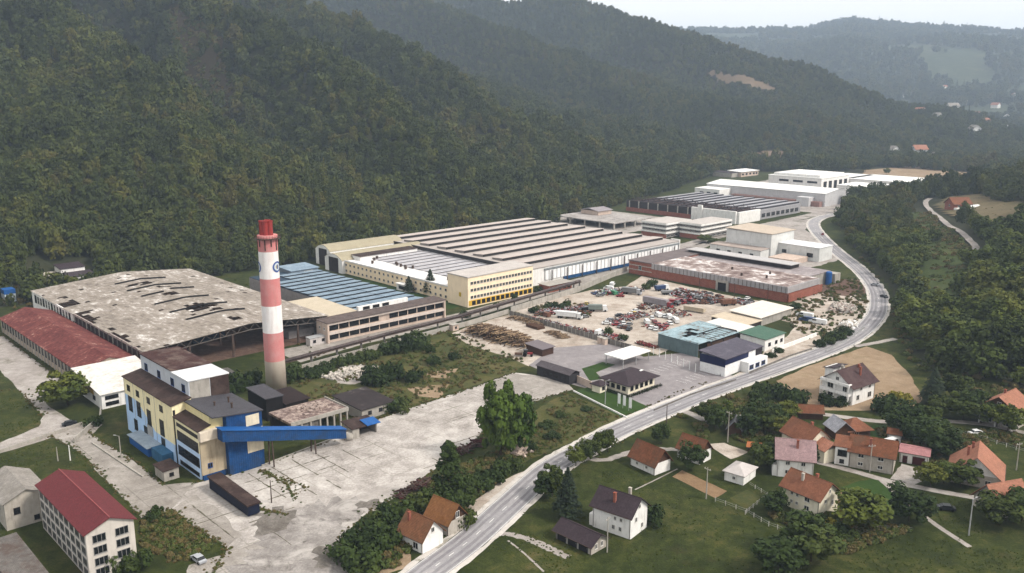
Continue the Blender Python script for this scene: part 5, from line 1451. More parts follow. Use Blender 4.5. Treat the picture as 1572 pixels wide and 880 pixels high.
MB().box(-3.2, 3, -11, 12, 0, 2.8).build('wall', conc, r); MB().slab([(-3.6, -11.4, 2.9), (3.4, -11.4, 3.1), (3.4, 12.4, 3.1), (-3.6, 12.4, 2.9)], .2).build('roof', tiled('mossy grey sheet', (.2, .18, .165), .5, .9, .3, 0, (.12, .07, .05), .6), r)
for y in (-7, -1, 5): door(r, 'x-', y, 2.6, 2.2, -3.21, steel)

# ------------------------------------------------------------------ village houses
def house(name, label, x, y, ang, L, Wd, he, hr, wall, roof, wins=(), over=.55, chim=((0.2, .18),), gable=None, doors=(), cat='house', hipped=False, skyl=()):
    r = thing(name, label, cat, x, y, radians(ang)); hx, hy = L / 2, Wd / 2
    mb = MB(); mb.box(-hx, hx, -hy, hy, 0, he)
    if not hipped:
        mb.face([(hx, -hy, he), (hx, hy, he), (hx, 0, hr - .12)], 1); mb.face([(-hx, hy, he), (-hx, -hy, he), (-hx, 0, hr - .12)], 1)
    mb.build('wall', [wall, gable or wall], r)
    k = (hr - he) / hy; ze = he - k * over + .06
    if hipped: ro = hip(MB(), hx + over, hy + over, ze, hr, max(.4, hx - hy)).build('roof', roof, r)
    else:
        mb = MB(); a, b2 = hx + over, hy + over
        mb.slab([(-a, -b2, ze), (a, -b2, ze), (a, 0, hr + .06), (-a, 0, hr + .06)], .16); mb.slab([(a, b2, ze), (-a, b2, ze), (-a, 0.01, hr + .06), (a, 0.01, hr + .06)], .16)
        mb.beam((-a, 0, hr + .06), (a, 0, hr + .06), .1, 6)
        ro = mb.build('roof', roof, r)
        for sg in (-1, 1): MB().beam((-a, sg * (b2 + .06), ze - .1), (a, sg * (b2 + .06), ze - .1), .09, 6).build('gutter', steel, ro)
        for sx_, sg in ((-1, -1), (1, -1)): MB().beam((sx_ * (hx - .2), sg * (hy + .06), 0), (sx_ * (hx - .2), sg * (hy + .06), ze - .15), .06, 6).build('downpipe_or_gap_strip', steel, r)
    for (fx, fy) in chim:
        cx, cy = fx * L, fy * Wd; zr = hr - abs(cy) * k
        c = MB().box(cx - .3, cx + .3, cy - .3, cy + .3, zr - .5, hr + .45).box(cx - .36, cx + .36, cy - .36, cy + .36, hr + .45, hr + .58).build('chimney', raw_wall if random.random() < .3 else redbrick, ro)
    for (fx, fy) in skyl:
        cx, cy = fx * L, fy * Wd; zr = hr - abs(cy) * k + .1
        MB().box(cx - .4, cx + .4, cy - .35, cy + .35, zr - .25, zr + .16).build('roof_hatch', black_sheet, ro)
    for w in wins:
        f, p, z, ww, hh = w[:5]; off = {'x-': -hx, 'x+': hx, 'y-': -hy, 'y+': hy}[f] * 1.001
        win(r, f, p, z, ww, hh, off, w[5] if len(w) > 5 else 'white', 1)
    for (f, p, ww, hh, mt) in doors:
        off = {'x-': -hx, 'x+': hx, 'y-': -hy, 'y+': hy}[f] * 1.001
        door(r, f, p, ww, hh, off, mt)
    return r


brown_wood = plain('brown wood', (.12, .06, .035), .8, .25, .8)
dark_red = plain('dark red door', (.12, .02, .02), .6)
h = house('house', 'two storey white house with dark plum roof standing in the big lawn', 25.3, 189.6, -38, 10.2, 7.6, 5.9, 8.9, white_wall, purple_tile,
          [('y-', 1.0, 3.6, .7, .9), ('y-', 2.6, 3.6, .7, .9), ('y-', .6, 1.2, .8, 1.1), ('y-', 2.4, 1.2, .8, 1.1), ('x+', 0, 6.3, 1.0, 1.0), ('x+', -1.4, 3.4, .9, 1.2), ('x+', 1.4, 1.0, .9, 1.2)], .7, ((-.02, -.28), (.12, .3)))
MB().box(-6.3, -5.12, -3.4, -1, 0, 2.9).build('porch', white_wall, h)
h = house('garage', 'low three bay garage with dark roof beside the plum roofed white house', 15.6, 182.2, -45, 10.5, 5.2, 2.5, 4.1, raw_wall, purple_tile, (), .7, (), cat='garage')
for p in (-3.4, -.2, 3.0): door(h, 'y-', p, 2.7, 2.1, -2.61, black_sheet)
for p in (-1, 1): win(h, 'x+', p, .9, .8, 1.2, 5.26, 'white')
h = house('house', 'cream two storey house with orange tiled roof beside the post fence', 73.2, 199.8, -53, 10.4, 7.8, 5.3, 8.3, cream_wall, orange_tile,
          [('y-', -2.4, 3.5, .7, .8), ('y-', -.9, 3.5, .7, .8), ('y-', -2.4, 1.4, .7, .8), ('y-', -.9, 1.4, .7, .8), ('y-', 1.9, 3.2, 1.4, 1.3), ('y-', 1.9, .9, 1.4, 1.3), ('x+', -1.4, 3.4, .8, 1.0), ('x+', 1.6, 2.2, .8, 1.3), ('x+', .2, 5.6, .7, .9)], .75, ((.1, .12), (-.12, -.2)))
h = house('house', 'white house with faded pink roof behind the cream orange roofed house', 75.8, 220.5, -14, 9.2, 8.6, 5.6, 9.2, white_wall, pink_tile,
          [('y-', -1.9, 3.5, 1.1, 1.1), ('y-', 2.0, 3.5, 1.1, 1.1), ('y-', -1.9, 1.0, 1.1, 1.1), ('y-', 2.0, 1.0, 1.1, 1.1), ('x-', 0, 3.4, 1, 1.1), ('x+', 0, 3.4, 1, 1.1)], .7, ((.05, -.22),))
MB().box(-5.7, -4.62, -4, 3, 0, 3.0).build('annex', white_wall, h)
h = house('house', 'cream house with brick red roof and an orange hipped wing by the lane', 83.6, 235, -66, 10.5, 8.2, 4.8, 8.2, cream_wall, orange_tile, [('x+', -1, 1.6, 1, 1.2), ('x+', 1.6, 4.9, .8, .9), ('y-', 1.5, 1.8, 1, 1.1)], .6, ((.12, .1),))
o = MB().box(5.27, 9.6, -2.0, 4.0, 0, 3.8).build('wing', cream_wall, h)
mb = MB(); mb.slab([(5.0, -2.6, 3.7), (10.2, -2.6, 3.7), (10.2, 1, 5.8), (5.0, 1, 5.8)], .15); mb.slab([(5.0, 1.02, 5.8), (10.2, 1.02, 5.8), (10.2, 4.6, 3.7), (5.0, 4.6, 3.7)], .15); mb.build('wing_roof', pale_tile, h)
house('shed', 'open orange hip roofed shed on the lane between two houses', 102.2, 247.5, 12, 7.2, 6.0, 2.7, 5.0, brown_wood, orange_tile, [('y-', -1, .6, 1.4, 1.2)], .8, (), cat='shed', hipped=True)
h = house('house', 'wide house with brown orange roof by the gravel forecourt', 98.6, 224.6, -28, 11.2, 8.2, 4.9, 8.0, raw_wall, rust_tile,
          [('y-', -2.6, 3.2, 1.5, 1.0), ('y-', 2.4, 3.2, 1.5, 1.0), ('y-', -2.6, .9, 1.3, 1.0), ('y-', 2.4, .9, 1.3, 1.0), ('x+', 0, 3, 1, 1.1)], .6, ((-.05, -.3),))
MB().box(-9.3, -5.62, -3.9, 3, 0, 5.2).build('wing', white_wall, h); MB().slab([(-9.8, -.5, 7.4), (-5.0, -.5, 7.4), (-5.0, 5.0, 5.4), (-9.8, 5.0, 5.4)], .16).build('wing_roof', orange_tile, h); MB().slab([(-9.8, -4.2, 5.3), (-5.4, -4.2, 5.3), (-5.4, -.52, 7.4), (-9.8, -.52, 7.4)], .16).build('wing_roof', orange_tile, h)
win(h, 'y-', -7.4, 2.6, 2.4, 1.8, -3.91, 'dark', 2); win(h, 'y-', -7.4, .6, 1.2, 1.1, -3.91, 'dark', 1)
h = house('garage', 'white garage with salmon roof and dark red doors on the forecourt', 111.6, 227.8, -28, 7.2, 6.2, 3.1, 3.9, white_wall, tiled('salmon pink sheet', (.42, .2, .2), .5, .7, .15, 1), (), .4, (), cat='garage')
door(h, 'y-', 1.2, 3.0, 2.2, -3.11, dark_red); door(h, 'y-', -2.2, 1.1, 2.0, -3.11, dark_red)
h = house('house', 'house with broad salmon tiled roof and white triangular gable at right', 122.6, 216.2, 60, 11.5, 11.4, 3.4, 8.2, raw_wall, pale_tile,
          [('x-', 0, 4.0, 2.2, 1.3), ('x-', -3, 1.0, 1.4, 1.2), ('x-', 2.6, 1.0, 1.4, 1.2), ('y+', 0, 1.0, 1.2, 1.2), ('y-', 2, 1.0, 1.2, 1.2)], 1.0, ((-.05, .2), (.28, .12)), white_wall)
house('house', 'low house with salmon tiled roof at the right edge, lowest in the photo', 119.8, 198.6, 18, 9.6, 7.6, 3.2, 7.2, raw_wall, pale_tile, [('y-', -2, .9, 1.2, 1.2), ('y-', 2, .9, 1.2, 1.2), ('x-', 0, 3.6, 1, 1)], .7, ())
h = house('house', 'house with salmon gabled roof and dark balconies at far right by the lane', 152.6, 257.2, 40, 11, 10.6, 5.6, 9.4, raw_wall, pale_tile, [('x-', 0, 6.4, 1.2, 1.2, 'white'), ('x-', -2.6, 3.4, 1.8, 1.8), ('x-', 2.4, 3.4, 1.8, 1.8), ('x-', -2.6, .6, 1.6, 1.6), ('x-', 2.4, .6, 1.8, 1.8), ('y-', 0, 3.4, 1.2, 1.2), ('y-', -3, 3.4, 1.2, 1.2)], .9, ((.1, .1),), brown_wood)
for z in (2.7, 5.5):
    MB().box(-7.2, -5.55, -4.8, 4.8, z, z + .18).build('balcony', white_wall, h); mb = MB()
    mb.beam((-7.15, -4.8, z + 1), (-7.15, 4.8, z + 1), .05)
    for q in range(17): mb.beam((-7.15, -4.8 + q * .6, z + .18), (-7.15, -4.8 + q * .6, z + 1), .025)
    mb.build('railing', brown_wood, h)
for yy in (-4.6, 0, 4.6): MB().box(-7.2, -6.9, yy - .15, yy + .15, 0, 5.6).build('post', white_wall, h)
h = house('house', 'three storey white house with plum roof and balconies beside the stubble field', 112.2, 279.4, 36, 12.8, 11.4, 6.6, 10.6, white_wall, tiled('plum brown tile', (.12, .07, .07), .34, .8, .2, 1, (.16, .11, .1), .4),
          [('y-', -1.5, 4.2, 1.2, 1.2), ('y-', 3.4, 4.2, 1.3, 1.2), ('y-', -3, 1.2, 1.6, 1.8), ('y-', 3.6, 1.0, 2.0, 1.9), ('x-', 0, 7.2, 1.2, 1.2), ('x-', -3, 4.0, 1.6, 1.8), ('x-', 2.4, 4.0, 2.2, 1.8), ('x-', -3, 1.0, 1.6, 1.8), ('x-', 2.2, 1.0, 2.0, 1.6)], 1.0, ((.1, -.28), (-.15, .12), (.28, -.1)))
for z in (3.2, 6.3): MB().box(-8.0, -6.42, -5.4, 5.4, z, z + .9).build('balcony', white_wall, h)
for yy in (-5.2, 0, 5.2): MB().box(-7.9, -7.6, yy - .15, yy + .15, 0, 7).build('post', white_wall, h)
MB().box(-5.5, 1, 2.4, 5.5, 7.0, 10.3).build('dormer', white_wall, h); MB().slab([(-6, 1.6, 10.9), (1.6, 1.6, 10.9), (1.6, 6.2, 10.1), (-6, 6.2, 10.1)], .15).build('dormer_roof', purple_tile, h)
house('cottage', 'white cottage with old red roof and timber gable left of the small barn', 37.6, 223.2, -52, 9.0, 6.0, 3.2, 6.6, white_wall, rust_tile, [('y-', -2, .9, .8, .8), ('y-', 1.5, .9, .8, .8)], .7, (), brown_wood, (), 'cottage')
house('barn', 'small red roofed barn behind a dark tree by the white forecourt', 50.8, 229.2, -45, 7.2, 5.6, 3.4, 6.4, white_wall, rust_tile, [('x+', 0, 1, .9, 1.4)], .6, (), brown_wood, (), 'barn')
house('shed', 'small white shed with pale pyramid roof above the vegetable plot', 60.3, 216.2, 50, 7.2, 5.4, 2.9, 4.3, white_wall, plain('pale felt', (.46, .42, .4), .9, .15, .5), [('x-', 0, .9, .9, .9)], .5, (), cat='shed', hipped=True)
x, y = P(1165, 695); house('lean_to', 'small orange sheet lean-to in the orchard by the pink roofed house', x, y, -20, 6, 3.6, 2.2, 2.9, brown_wood, plain('orange sheet', (.42, .15, .06), .8, .15, .5), (), .4, (), cat='shed')
x, y = P(1243, 640); house('hut', 'small brick red roofed hut beside the village lane', x, y, -8, 7, 4.6, 2.4, 4.0, brown_wood, rust_tile, (), .5, (), cat='hut')
x, y = P(1287, 668); house('tin_barn', 'old barn with shiny grey tin roof between two orange roofed houses', x, y, 100, 6.2, 5.6, 2.8, 5.2, brown_wood, tiled('tin sheet', (.34, .34, .37), .5, .45, .2, 1), (), .5, (), cat='barn')
x, y = P(1128, 664); house('tin_hut', 'leaning grey tin roofed hut among trees beside the tall pole', x, y, 70, 5.5, 4, 2.2, 4.6, brown_wood, tiled('dull tin sheet', (.22, .22, .23), .5, .6, .2, 1), (), .4, (), cat='hut')
x, y = P(1373, 674); house('hut', 'tiny brown roofed hut behind the salmon roofed garage', x, y, -28, 3.6, 3, 2.2, 3.2, white_wall, rust_tile, (), .4, (), cat='hut')
house('cottage', 'nearer one of two orange roofed roadside cottages', -20.6, 182.0, -40, 7.6, 6.4, 3.5, 6.9, white_wall, tiled('weathered orange tile', (.26, .115, .06), .34, .9, .3, 1, (.14, .1, .06), .5), [('y-', 1.6, .5, 1.6, 1.6), ('x+', 0, 4.0, 1.0, 1.2)], .6, ((-.3, -.2),), None, (), 'cottage')
house('cottage', 'farther one of two orange roofed roadside cottages', -15.4, 189.6, -40, 7.2, 6.2, 3.4, 6.9, raw_wall, tiled('ochre orange tile', (.30, .135, .055), .34, .9, .22, 1, (.2, .11, .05), .5), [('x+', 0, 3.6, 1.2, 1.6)], .6, (), brown_wood, (), 'cottage')
hx_, hy_ = PH(1470, 322)
h = house('house', 'lone brick house with orange roof in the clearing on the hill', hx_, hy_, 8, 14, 11, 5.5, 9.5, redbrick, orange_tile, [('y-', -3, 2.8, 1.8, 1.6, 'white'), ('y-', 3, 2.8, 1.8, 1.6, 'white'), ('x-', 0, 3, 1.6, 1.6)], .9, ())
h.location.z = gh(hx_, hy_) - .4
MB().box(-7, 0, -9, -5.55, 0, 2.6).build('terrace', white_wall, h); MB().box(7.05, 13, -5, 2, -1, 3.0).build('annex', raw_wall, h)
x, y = PH(1493, 320)
r = thing('poly_tunnel', 'small white plastic tunnel right of the lone hill house', 'greenhouse', x, y, .5, gh(x, y))
MB().lathe([(.1, -6), (2.6, -5.9), (2.6, 5.9), (.1, 6)], 14).build('cover', plain('white foil', (.62, .62, .6), .5), r); r.children[0].rotation_euler = (0, pi / 2, 0)
# far farmsteads on the valley side
k = 0; far_houses = []
for (px, py) in ((1412, 175), (1438, 182), (1462, 170), (1480, 160), (1500, 178), (1512, 190), (1528, 166), (1545, 184), (1390, 150), (1556, 150), (1495, 205), (1540, 200), (1410, 238), (1370, 236), (1430, 246), (1520, 140), (1476, 146), (1450, 136)):
    x, y = PH(px, py)
    if hypot(x, y) > 5000: continue
    r = thing('farmhouse', 'tiny pale far farmhouse, {o}', 'house', x, y, random.uniform(0, 3), gh(x, y) - .5, 'scattered farmhouses far down the valley'); s = random.uniform(1.0, 1.5)
    mb = MB(); mb.box(-7 * s, 7 * s, -5 * s, 5 * s, 0, 7 * s); mb.face([(7 * s, -5 * s, 7 * s), (7 * s, 5 * s, 7 * s), (7 * s, 0, 11 * s)]); mb.face([(-7 * s, 5 * s, 7 * s), (-7 * s, -5 * s, 7 * s), (-7 * s, 0, 11 * s)]); mb.build('wall', white_wall, r)
    mb = MB(); mb.slab([(-8 * s, -6 * s, 6.4 * s), (8 * s, -6 * s, 6.4 * s), (8 * s, 0, 11.2 * s), (-8 * s, 0, 11.2 * s)], .3); mb.slab([(8 * s, 6 * s, 6.4 * s), (-8 * s, 6 * s, 6.4 * s), (-8 * s, .01, 11.2 * s), (8 * s, .01, 11.2 * s)], .3); mb.build('roof', pale_tile if random.random() < .7 else grey_tile, r)
    far_houses.append(r)
order(far_houses, 'tiny far farmhouse on the hazy valley side, {o}')

# ------------------------------------------------------------------ vehicles
tyre = plain('tyre', (.02, .02, .02), .9, .2, 1)
BODY = {'white': (.66, .66, .65), 'red': (.34, .025, .03), 'silver': (.36, .37, .39), 'blue': (.03, .07, .2), 'dark': (.03, .035, .045), 'rust': (.2, .075, .035), 'grey': (.2, .2, .2), 'yellow': (.5, .34, .04), 'green': (.05, .25, .12)}


def paint(c): return plain('car paint ' + c, BODY[c], .35 if c != 'rust' else .9, .1 if c != 'rust' else .4, 1.0, spec=.5)


CARS = {}


def car_mesh(c, van=False):
    key = (c, van)
    if key in CARS: return CARS[key]
    mb = MB()
    prof = [(-2.1, .35), (-2.15, .8), (-1.55, .95), (-.95, 1.42), (.75, 1.45), (1.55, .98), (2.05, .9), (2.15, .4)] if not van else [(-2.6, .35), (-2.6, 1.95), (-2.4, 2.1), (1.2, 2.1), (1.9, 1.35), (2.5, 1.15), (2.6, .4)]
    w = .86 if not van else .95
    def wd(z): return w - (.16 if not van else .06) * max(0, z - .9)
    n = len(prof)
    for s in (-1, 1):
        f = [(x, s * wd(z), z) for x, z in prof]; mb.face(f if s < 0 else f[::-1])
    for i in range(n):
        (x0, z0), (x1, z1) = prof[i], prof[(i + 1) % n]
        gl = (not van and i in (2, 4)) or (van and i == 3)
        mb.face([(x0, wd(z0), z0), (x1, wd(z1), z1), (x1, -wd(z1), z1), (x0, -wd(z0), z0)][::-1], 1 if gl else 0)
    for s in (-1, 1):
        if not van: q = [(-1.25, s * (wd(1.05) + .012), 1.0), (1.2, s * (wd(1.05) + .012), 1.0), (.65, s * (wd(1.4) + .012), 1.38), (-.9, s * (wd(1.4) + .012), 1.38)]
        else: q = [(.2, s * (wd(1.3) + .012), 1.3), (1.75, s * (wd(1.3) + .012), 1.3), (1.2, s * (wd(1.9) + .012), 1.9), (.2, s * (wd(1.9) + .012), 1.9)]
        mb.face(q if s < 0 else q[::-1], 1)
        for x in ((-1.3, 1.35) if not van else (-1.6, 1.6)):
            mb.beam((x, s * (w - .18), .33), (x, s * (w + .02), .33), .33, 14, mi=2)
    CARS[key] = mb.mesh('car', [paint(c), MATS['glass'], tyre]); return CARS[key]


def car(name, label, px, py, rot, c, van=False, group=None, cat='car', z=0, off=0):
    x, y = P(px, py); o = link(name, car_mesh(c, van), None, (x, y, z + .02), rot); return tag(o, label, cat, group)


car('parked_car', 'silver blue car on the concrete apron in the lower left', 305, 862, 2.4, 'silver')
car('parked_car', 'dark car on the grass beside the lower right path', 1452, 783, 2.9, 'dark')
car('parked_car', 'red car parked in front of the blue white garage', 1091, 568, .2, 'red')
car('parked_car', 'dark car parked right beside the red one by the garage', 1103, 569, .3, 'dark')
car('parked_car', 'white car parked behind the dark one before the blue white garage', 1110, 576, .2, 'white')
car('car', 'pale car driving on the road bend below the wood', 1343, 439, 2.2, 'silver', z=.08)
car('car', 'small dark car at the roadside where the bend is tightest', 1357, 457, 1.9, 'dark', z=.03)
car('car', 'red car far along the road at the corner of the wood', 1263, 361, 1.2, 'red', z=.08)
car('parked_car', 'dark car on the factory road junction by the round tree', 107, 653, .6, 'dark')
car('parked_car', 'white car beside the orchard at the far right lane', 1498, 667, .2, 'white')
car('parked_car', 'white van beside the salmon roofed garage behind the forecourt', 1369, 683, .5, 'white', True, cat='van')
row = [car('scrap_car', 'x', 1064 - i * 6.0 + 0, 484 - abs(i - 3) * 0, SITE + 1.3, 'white', i % 3 == 0, 'white cars in the scrapyard row') for i in range(0)]
wl = [(993, 497), (1001, 490), (1010, 486), (1019, 487), (1027, 489), (1035, 491), (1038, 495), (1028, 498)]
vans = [car('scrap_van', 'x', px, py, SITE + .9 + random.uniform(-.2, .2), 'white', i % 2 == 0, 'white vans and cars in the middle of the scrapyard') for i, (px, py) in enumerate(wl)]
order(vans, 'white scrapped car or van in the arc mid scrapyard, {o}')
reds = [car('scrap_car', 'x', px, py, SITE + 1 + random.uniform(-.3, .3), 'red', False, 'red scrap cars before the teal shed') for px, py in ((1005, 496), (1011, 500), (1017, 504), (1022, 501))]
order(reds, 'red scrapped car beside the white arc, {o}')
car('scrap_car', 'white car before the red scrap cars, left one of two', 1000, 505, SITE + .4, 'white'); car('scrap_car', 'white car before the red scrap cars, right one of two', 1007, 507, SITE + .5, 'white')
car('scrap_car', 'white car at the left tip of the central scrap row', 931, 498, SITE + 2.4, 'white'); car('scrap_car', 'silver car next to the white one in the central scrap row', 937, 493, SITE + 2.3, 'silver')
car('scrap_car', 'small dark red car by the panel fence', 943, 518, SITE, 'red'); car('scrap_van', 'white van inside the panel fence by a bush', 920, 513, SITE + .2, 'white', True, cat='van')
mids = [car('scrap_car', 'x', px, py, SITE + random.uniform(0, 3), c, False, 'mixed wrecks in the central scrap row') for px, py, c in
        ((946, 500, 'red'), (953, 503, 'grey'), (959, 505, 'rust'), (966, 507, 'dark'), (957, 498, 'white'), (966, 500, 'grey'), (951, 486, 'dark'), (960, 487, 'rust'), (968, 485, 'white'), (974, 483, 'yellow'), (980, 488, 'rust'), (986, 484, 'rust'), (976, 479, 'white'), (984, 475, 'rust'))]
order(mids, 'wrecked car in the central scrap rows, {o}')
nw = []
for px, py, c in ((915, 452, 'blue'), (921, 455, 'grey'), (927, 450, 'white'), (934, 445, 'white'), (941, 452, 'green'), (947, 450, 'rust'), (952, 456, 'red'), (940, 439, 'white'), (959, 449, 'rust'), (968, 444, 'rust')):
    nw.append(car('scrap_car', 'x', px, py, SITE + random.uniform(0, 3), c, random.random() < .3, 'wrecks along the upper scrapyard wall'))
order(nw, 'wrecked vehicle along the upper scrapyard wall, {o}')
ne = []
for i in range(52):
    px = random.uniform(1034, 1108); py = 447 + (px - 1034) * .13 + random.uniform(0, 24) * (1 - (px - 1034) / 130)
    ne.append(car('scrap_car', 'wrecked car in the dense heap along the brick works wall', px, py, SITE + random.uniform(0, 3), random.choice(['rust', 'grey', 'dark', 'rust', 'red', 'silver', 'grey']), False, 'wrecks heaped along the brick works wall'))
    if random.random() < .35: ne[-1].location.z += 1.25
for px, py, c in ((1128, 463, 'grey'), (1134, 461, 'silver'), (1141, 463, 'grey'), (1147, 460, 'white'), (1152, 464, 'dark')):
    ne.append(car('scrap_car', 'wrecked car right of the brick works gate', px, py, SITE + random.uniform(0, 3), c, False, 'wrecks right of the brick works gate'))
order(ne[-5:], 'wrecked car right of the brick works gate, {o}')
lf = []
for px, py, c in ((824, 484, 'rust'), (832, 480, 'rust'), (838, 486, 'rust'), (846, 483, 'red'), (852, 482, 'white'), (884, 476, 'white'), (890, 482, 'rust'), (897, 478, 'dark'), (902, 482, 'rust'), (893, 471, 'rust'), (900, 468, 'yellow'), (906, 472, 'rust'), (898, 488, 'grey')):
    lf.append(car('scrap_car', 'x', px, py, SITE + random.uniform(0, 3), c, random.random() < .3, 'wrecks in the left part of the scrapyard'))
order(lf, 'rusty wreck in the weedy left part of the scrapyard, {o}')
for px, py, c, lab in ((1235, 487, 'white', 'white bus-like van parked on the rubble ground by the road bend'), (1240, 494, 'blue', 'dark blue van parked beside the white one on the rubble ground'), (1255, 497, 'white', 'small white van right of the dark blue one on the rubble ground')):
    o = car('parked_van', lab, px, py, SITE + 1.7, c, True, cat='van'); o.scale = (1.5, 1.1, 1.1)


def lorry(label, px, py, rot, cab, box, L=9, Hh=3.4, box_mat=None):
    x, y = P(px, py); r = thing('lorry', label, 'lorry', x, y, rot)
    MB().box(-L / 2, L / 2 - 2.6, -1.25, 1.25, 1.1, Hh).build('box_body', box_mat or paint(box), r)
    mb = MB(); pr = [(L / 2 - 2.3, .6), (L / 2 - 2.3, 2.9), (L / 2 - .6, 2.9), (L / 2 - .1, 1.7), (L / 2, .6)]
    for s in (-1, 1):
        f = [(a, s * 1.2, b2) for a, b2 in pr]; mb.face(f[::-1] if s < 0 else f)
    for i in range(5):
        (a, z0), (b2, z1) = pr[i], pr[(i + 1) % 5]; mb.face([(a, 1.2, z0), (b2, 1.2, z1), (b2, -1.2, z1), (a, -1.2, z0)], 1 if i == 2 else 0)
    mb.build('cab', [paint(cab), MATS['glass']], r)
    MB().box(-L / 2, L / 2 - 2.4, -.5, .5, .7, 1.08).build('chassis', steel, r)
    for xx in (-L / 2 + 1.2, -L / 2 + 2.4, L / 2 - 1.2):
        for s in (-1, 1): MB().beam((xx, s * .9, .5), (xx, s * 1.22, .5), .5, 14).build('wheel', tyre, r)
    return r


lorry('lorry with long grey box and bright red cab in the scrapyard', 1010, 470, SITE - 1.5, 'red', 'grey', 16, 3.8, plain('grey violet trailer', (.3, .27, .28), .7))
lorry('second red cab lorry beside the grey box lorry', 1036, 468, SITE - 1.3, 'red', 'red', 6, 2.6)
lorry('grey tarped lorry near the upper scrapyard wall', 970, 452, SITE - 1.2, 'silver', 'grey', 10, 3.4)
lorry('blue and white lorry under the brick parapet', 1016, 446, SITE - .3, 'white', 'blue', 8, 2.8)
lorry('flat grey lorry beside the blue and white one', 1030, 452, SITE - .6, 'grey', 'grey', 10, 2.0)
lorry('grey green box lorry in the weedy left part of the scrapyard', 918, 478, SITE - .8, 'white', 'grey', 9, 3.2, plain('grey green tarp', (.22, .25, .23), .8))
lorry('long white lorry parked inside the panel fence', 874, 489, SITE - 1.1, 'white', 'white', 12, 3.2)
lorry('rusty brown container lorry right of the brick works gate', 1118, 469, SITE - .4, 'rust', 'rust', 8, 3.2)
x, y = P(1066, 479); o = MB().box(-5, 5, -1.2, 1.2, .6, 2.0).box(-5, 5, -1.25, -1.15, 2.0, 2.5).build('skip', plain('sand coloured skip', (.45, .38, .28), .8), None); o.location = (x, y, 0); o.rotation_euler = (0, 0, SITE - 1.4); tag(o, 'sand coloured low skip before the heap of wrecks', 'skip')

x, y = P(810, 547)
r = thing('tractor', 'dark red tractor by the timber shed in the woodyard', 'tractor', x, y, SITE - .8)
MB().box(-.6, 1.9, -.45, .45, .8, 1.5).build('hood', paint('red'), r); MB().box(-1.5, -.1, -.7, .7, .9, 2.5).box(-1.6, 0, -.8, .8, 2.5, 2.65).build('cab', [paint('dark')], r)
for xx, rr in ((-1.1, .8), (1.5, .5)):
    for s in (-1, 1): MB().beam((xx, s * .7, rr), (xx, s * 1.05, rr), rr, 16).build('wheel', tyre, r)
MB().box(-5, -2, -1, 1, .8, 1.2).build('trailer_bed', brown_wood, r)

# ------------------------------------------------------------------ heaps
def heap(name, label, px0, py0, px1, py1, n, wid, hh, mats, lmin, lmax, rad, along=None, kind='stuff'):
    a = np.array(P(px0, py0)); b2 = np.array(P(px1, py1)); t = (b2 - a) / np.linalg.norm(b2 - a); nn = np.array((-t[1], t[0])); mb = MB()
    for i in range(n):
        f = random.random(); k = random.gauss(0, .38); k = max(-1, min(1, k)); p = a + (b2 - a) * f + nn * k * wid
        env = hh * (1 - k * k) * min(1, 6 * f + .2, 6 * (1 - f) + .2); z = max(.15, env * random.random() ** .45); L = random.uniform(lmin, lmax)
        an = (atan2(t[1], t[0]) + pi / 2 + random.gauss(0, .5)) if along is None else random.uniform(0, pi)
        d = np.array((cos(an), sin(an))) * L / 2; dz = random.uniform(-.3, .3) * (1 if along is None else 2)
        mb.beam((*(p - d), max(.1, z - dz)), (*(p + d), max(.1, z + dz)), rad * random.uniform(.6, 1.4), 6, mi=random.randrange(len(mats)))
    o = mb.build(name, mats); return tag(o, label, 'heap', None, kind)


logm = [plain('bark', (.14, .085, .055), .95, .3, 1.5), plain('old log', (.2, .135, .09), .95, .25, 1.5), plain('split wood', (.33, .23, .14), .95, .2, 1.5)]
heap('log_heap', 'long heap of logs and slabwood in the woodyard', 724, 508, 812, 532, 760, 5.5, 4.0, logm, 3, 7, .18)
heap('log_heap', 'smaller heap of sawn offcuts by the panel fence', 782, 488, 835, 500, 160, 3, 1.3, logm, 2, 4, .14)
heap('log_heap', 'low heap of brushwood left of the grey sheets', 840, 510, 870, 520, 130, 3, 1.2, logm, 1.5, 4, .12)
scr = [steel, paint('rust'), paint('grey'), plain('scrap brown', (.1, .055, .045), .9, .4, 1), paint('silver'), paint('red')]
heap('scrap_heap', 'tangle of scrap metal along the brick works wall', 1036, 450, 1100, 466, 560, 7, 2.6, scr, .8, 3, .3, 1)
heap('scrap_heap', 'scrap parts strewn in the weedy left scrapyard', 822, 482, 908, 474, 420, 5, 1.6, scr, .8, 3, .25, 1)
heap('scrap_heap', 'scrap parts below the upper scrapyard wall', 912, 452, 985, 446, 380, 5, 1.8, scr + [paint('blue'), paint('green'), paint('white')], .8, 3, .25, 1)
heap('scrap_heap', 'scrap parts between the central wreck rows', 940, 497, 990, 482, 300, 4, 1.3, scr, .8, 2.5, .22, 1)
heap('scrap_heap', 'reddish scrap strip behind the white canopy', 978, 527, 1006, 535, 90, 2, 1.2, [paint('rust'), paint('red'), steel], .8, 2.5, .22, 1)
heap('scrap_heap', 'scrap parts strewn between the lorries and the white arc', 985, 468, 1055, 486, 150, 9, .8, scr, .6, 2.2, .22, 1)
heap('scrap_heap', 'scrap parts along the inner side of the panel fence', 800, 486, 960, 524, 260, 2.5, 1.0, scr, .6, 2.4, .2, 1)
heap('scrap_heap', 'scrap parts right of the brick works gate', 1118, 462, 1160, 470, 160, 4, 1.4, scr, .6, 2.4, .25, 1)
heap('scrap_heap', 'low scrap strip before the teal shed', 990, 500, 1030, 512, 70, 3, .7, scr, .6, 2, .2, 1)
rub = [plain('rubble', (.38, .3, .26)), conc, gravel if False else plain('pale rubble', (.5, .45, .4), .95, .2, 1)]
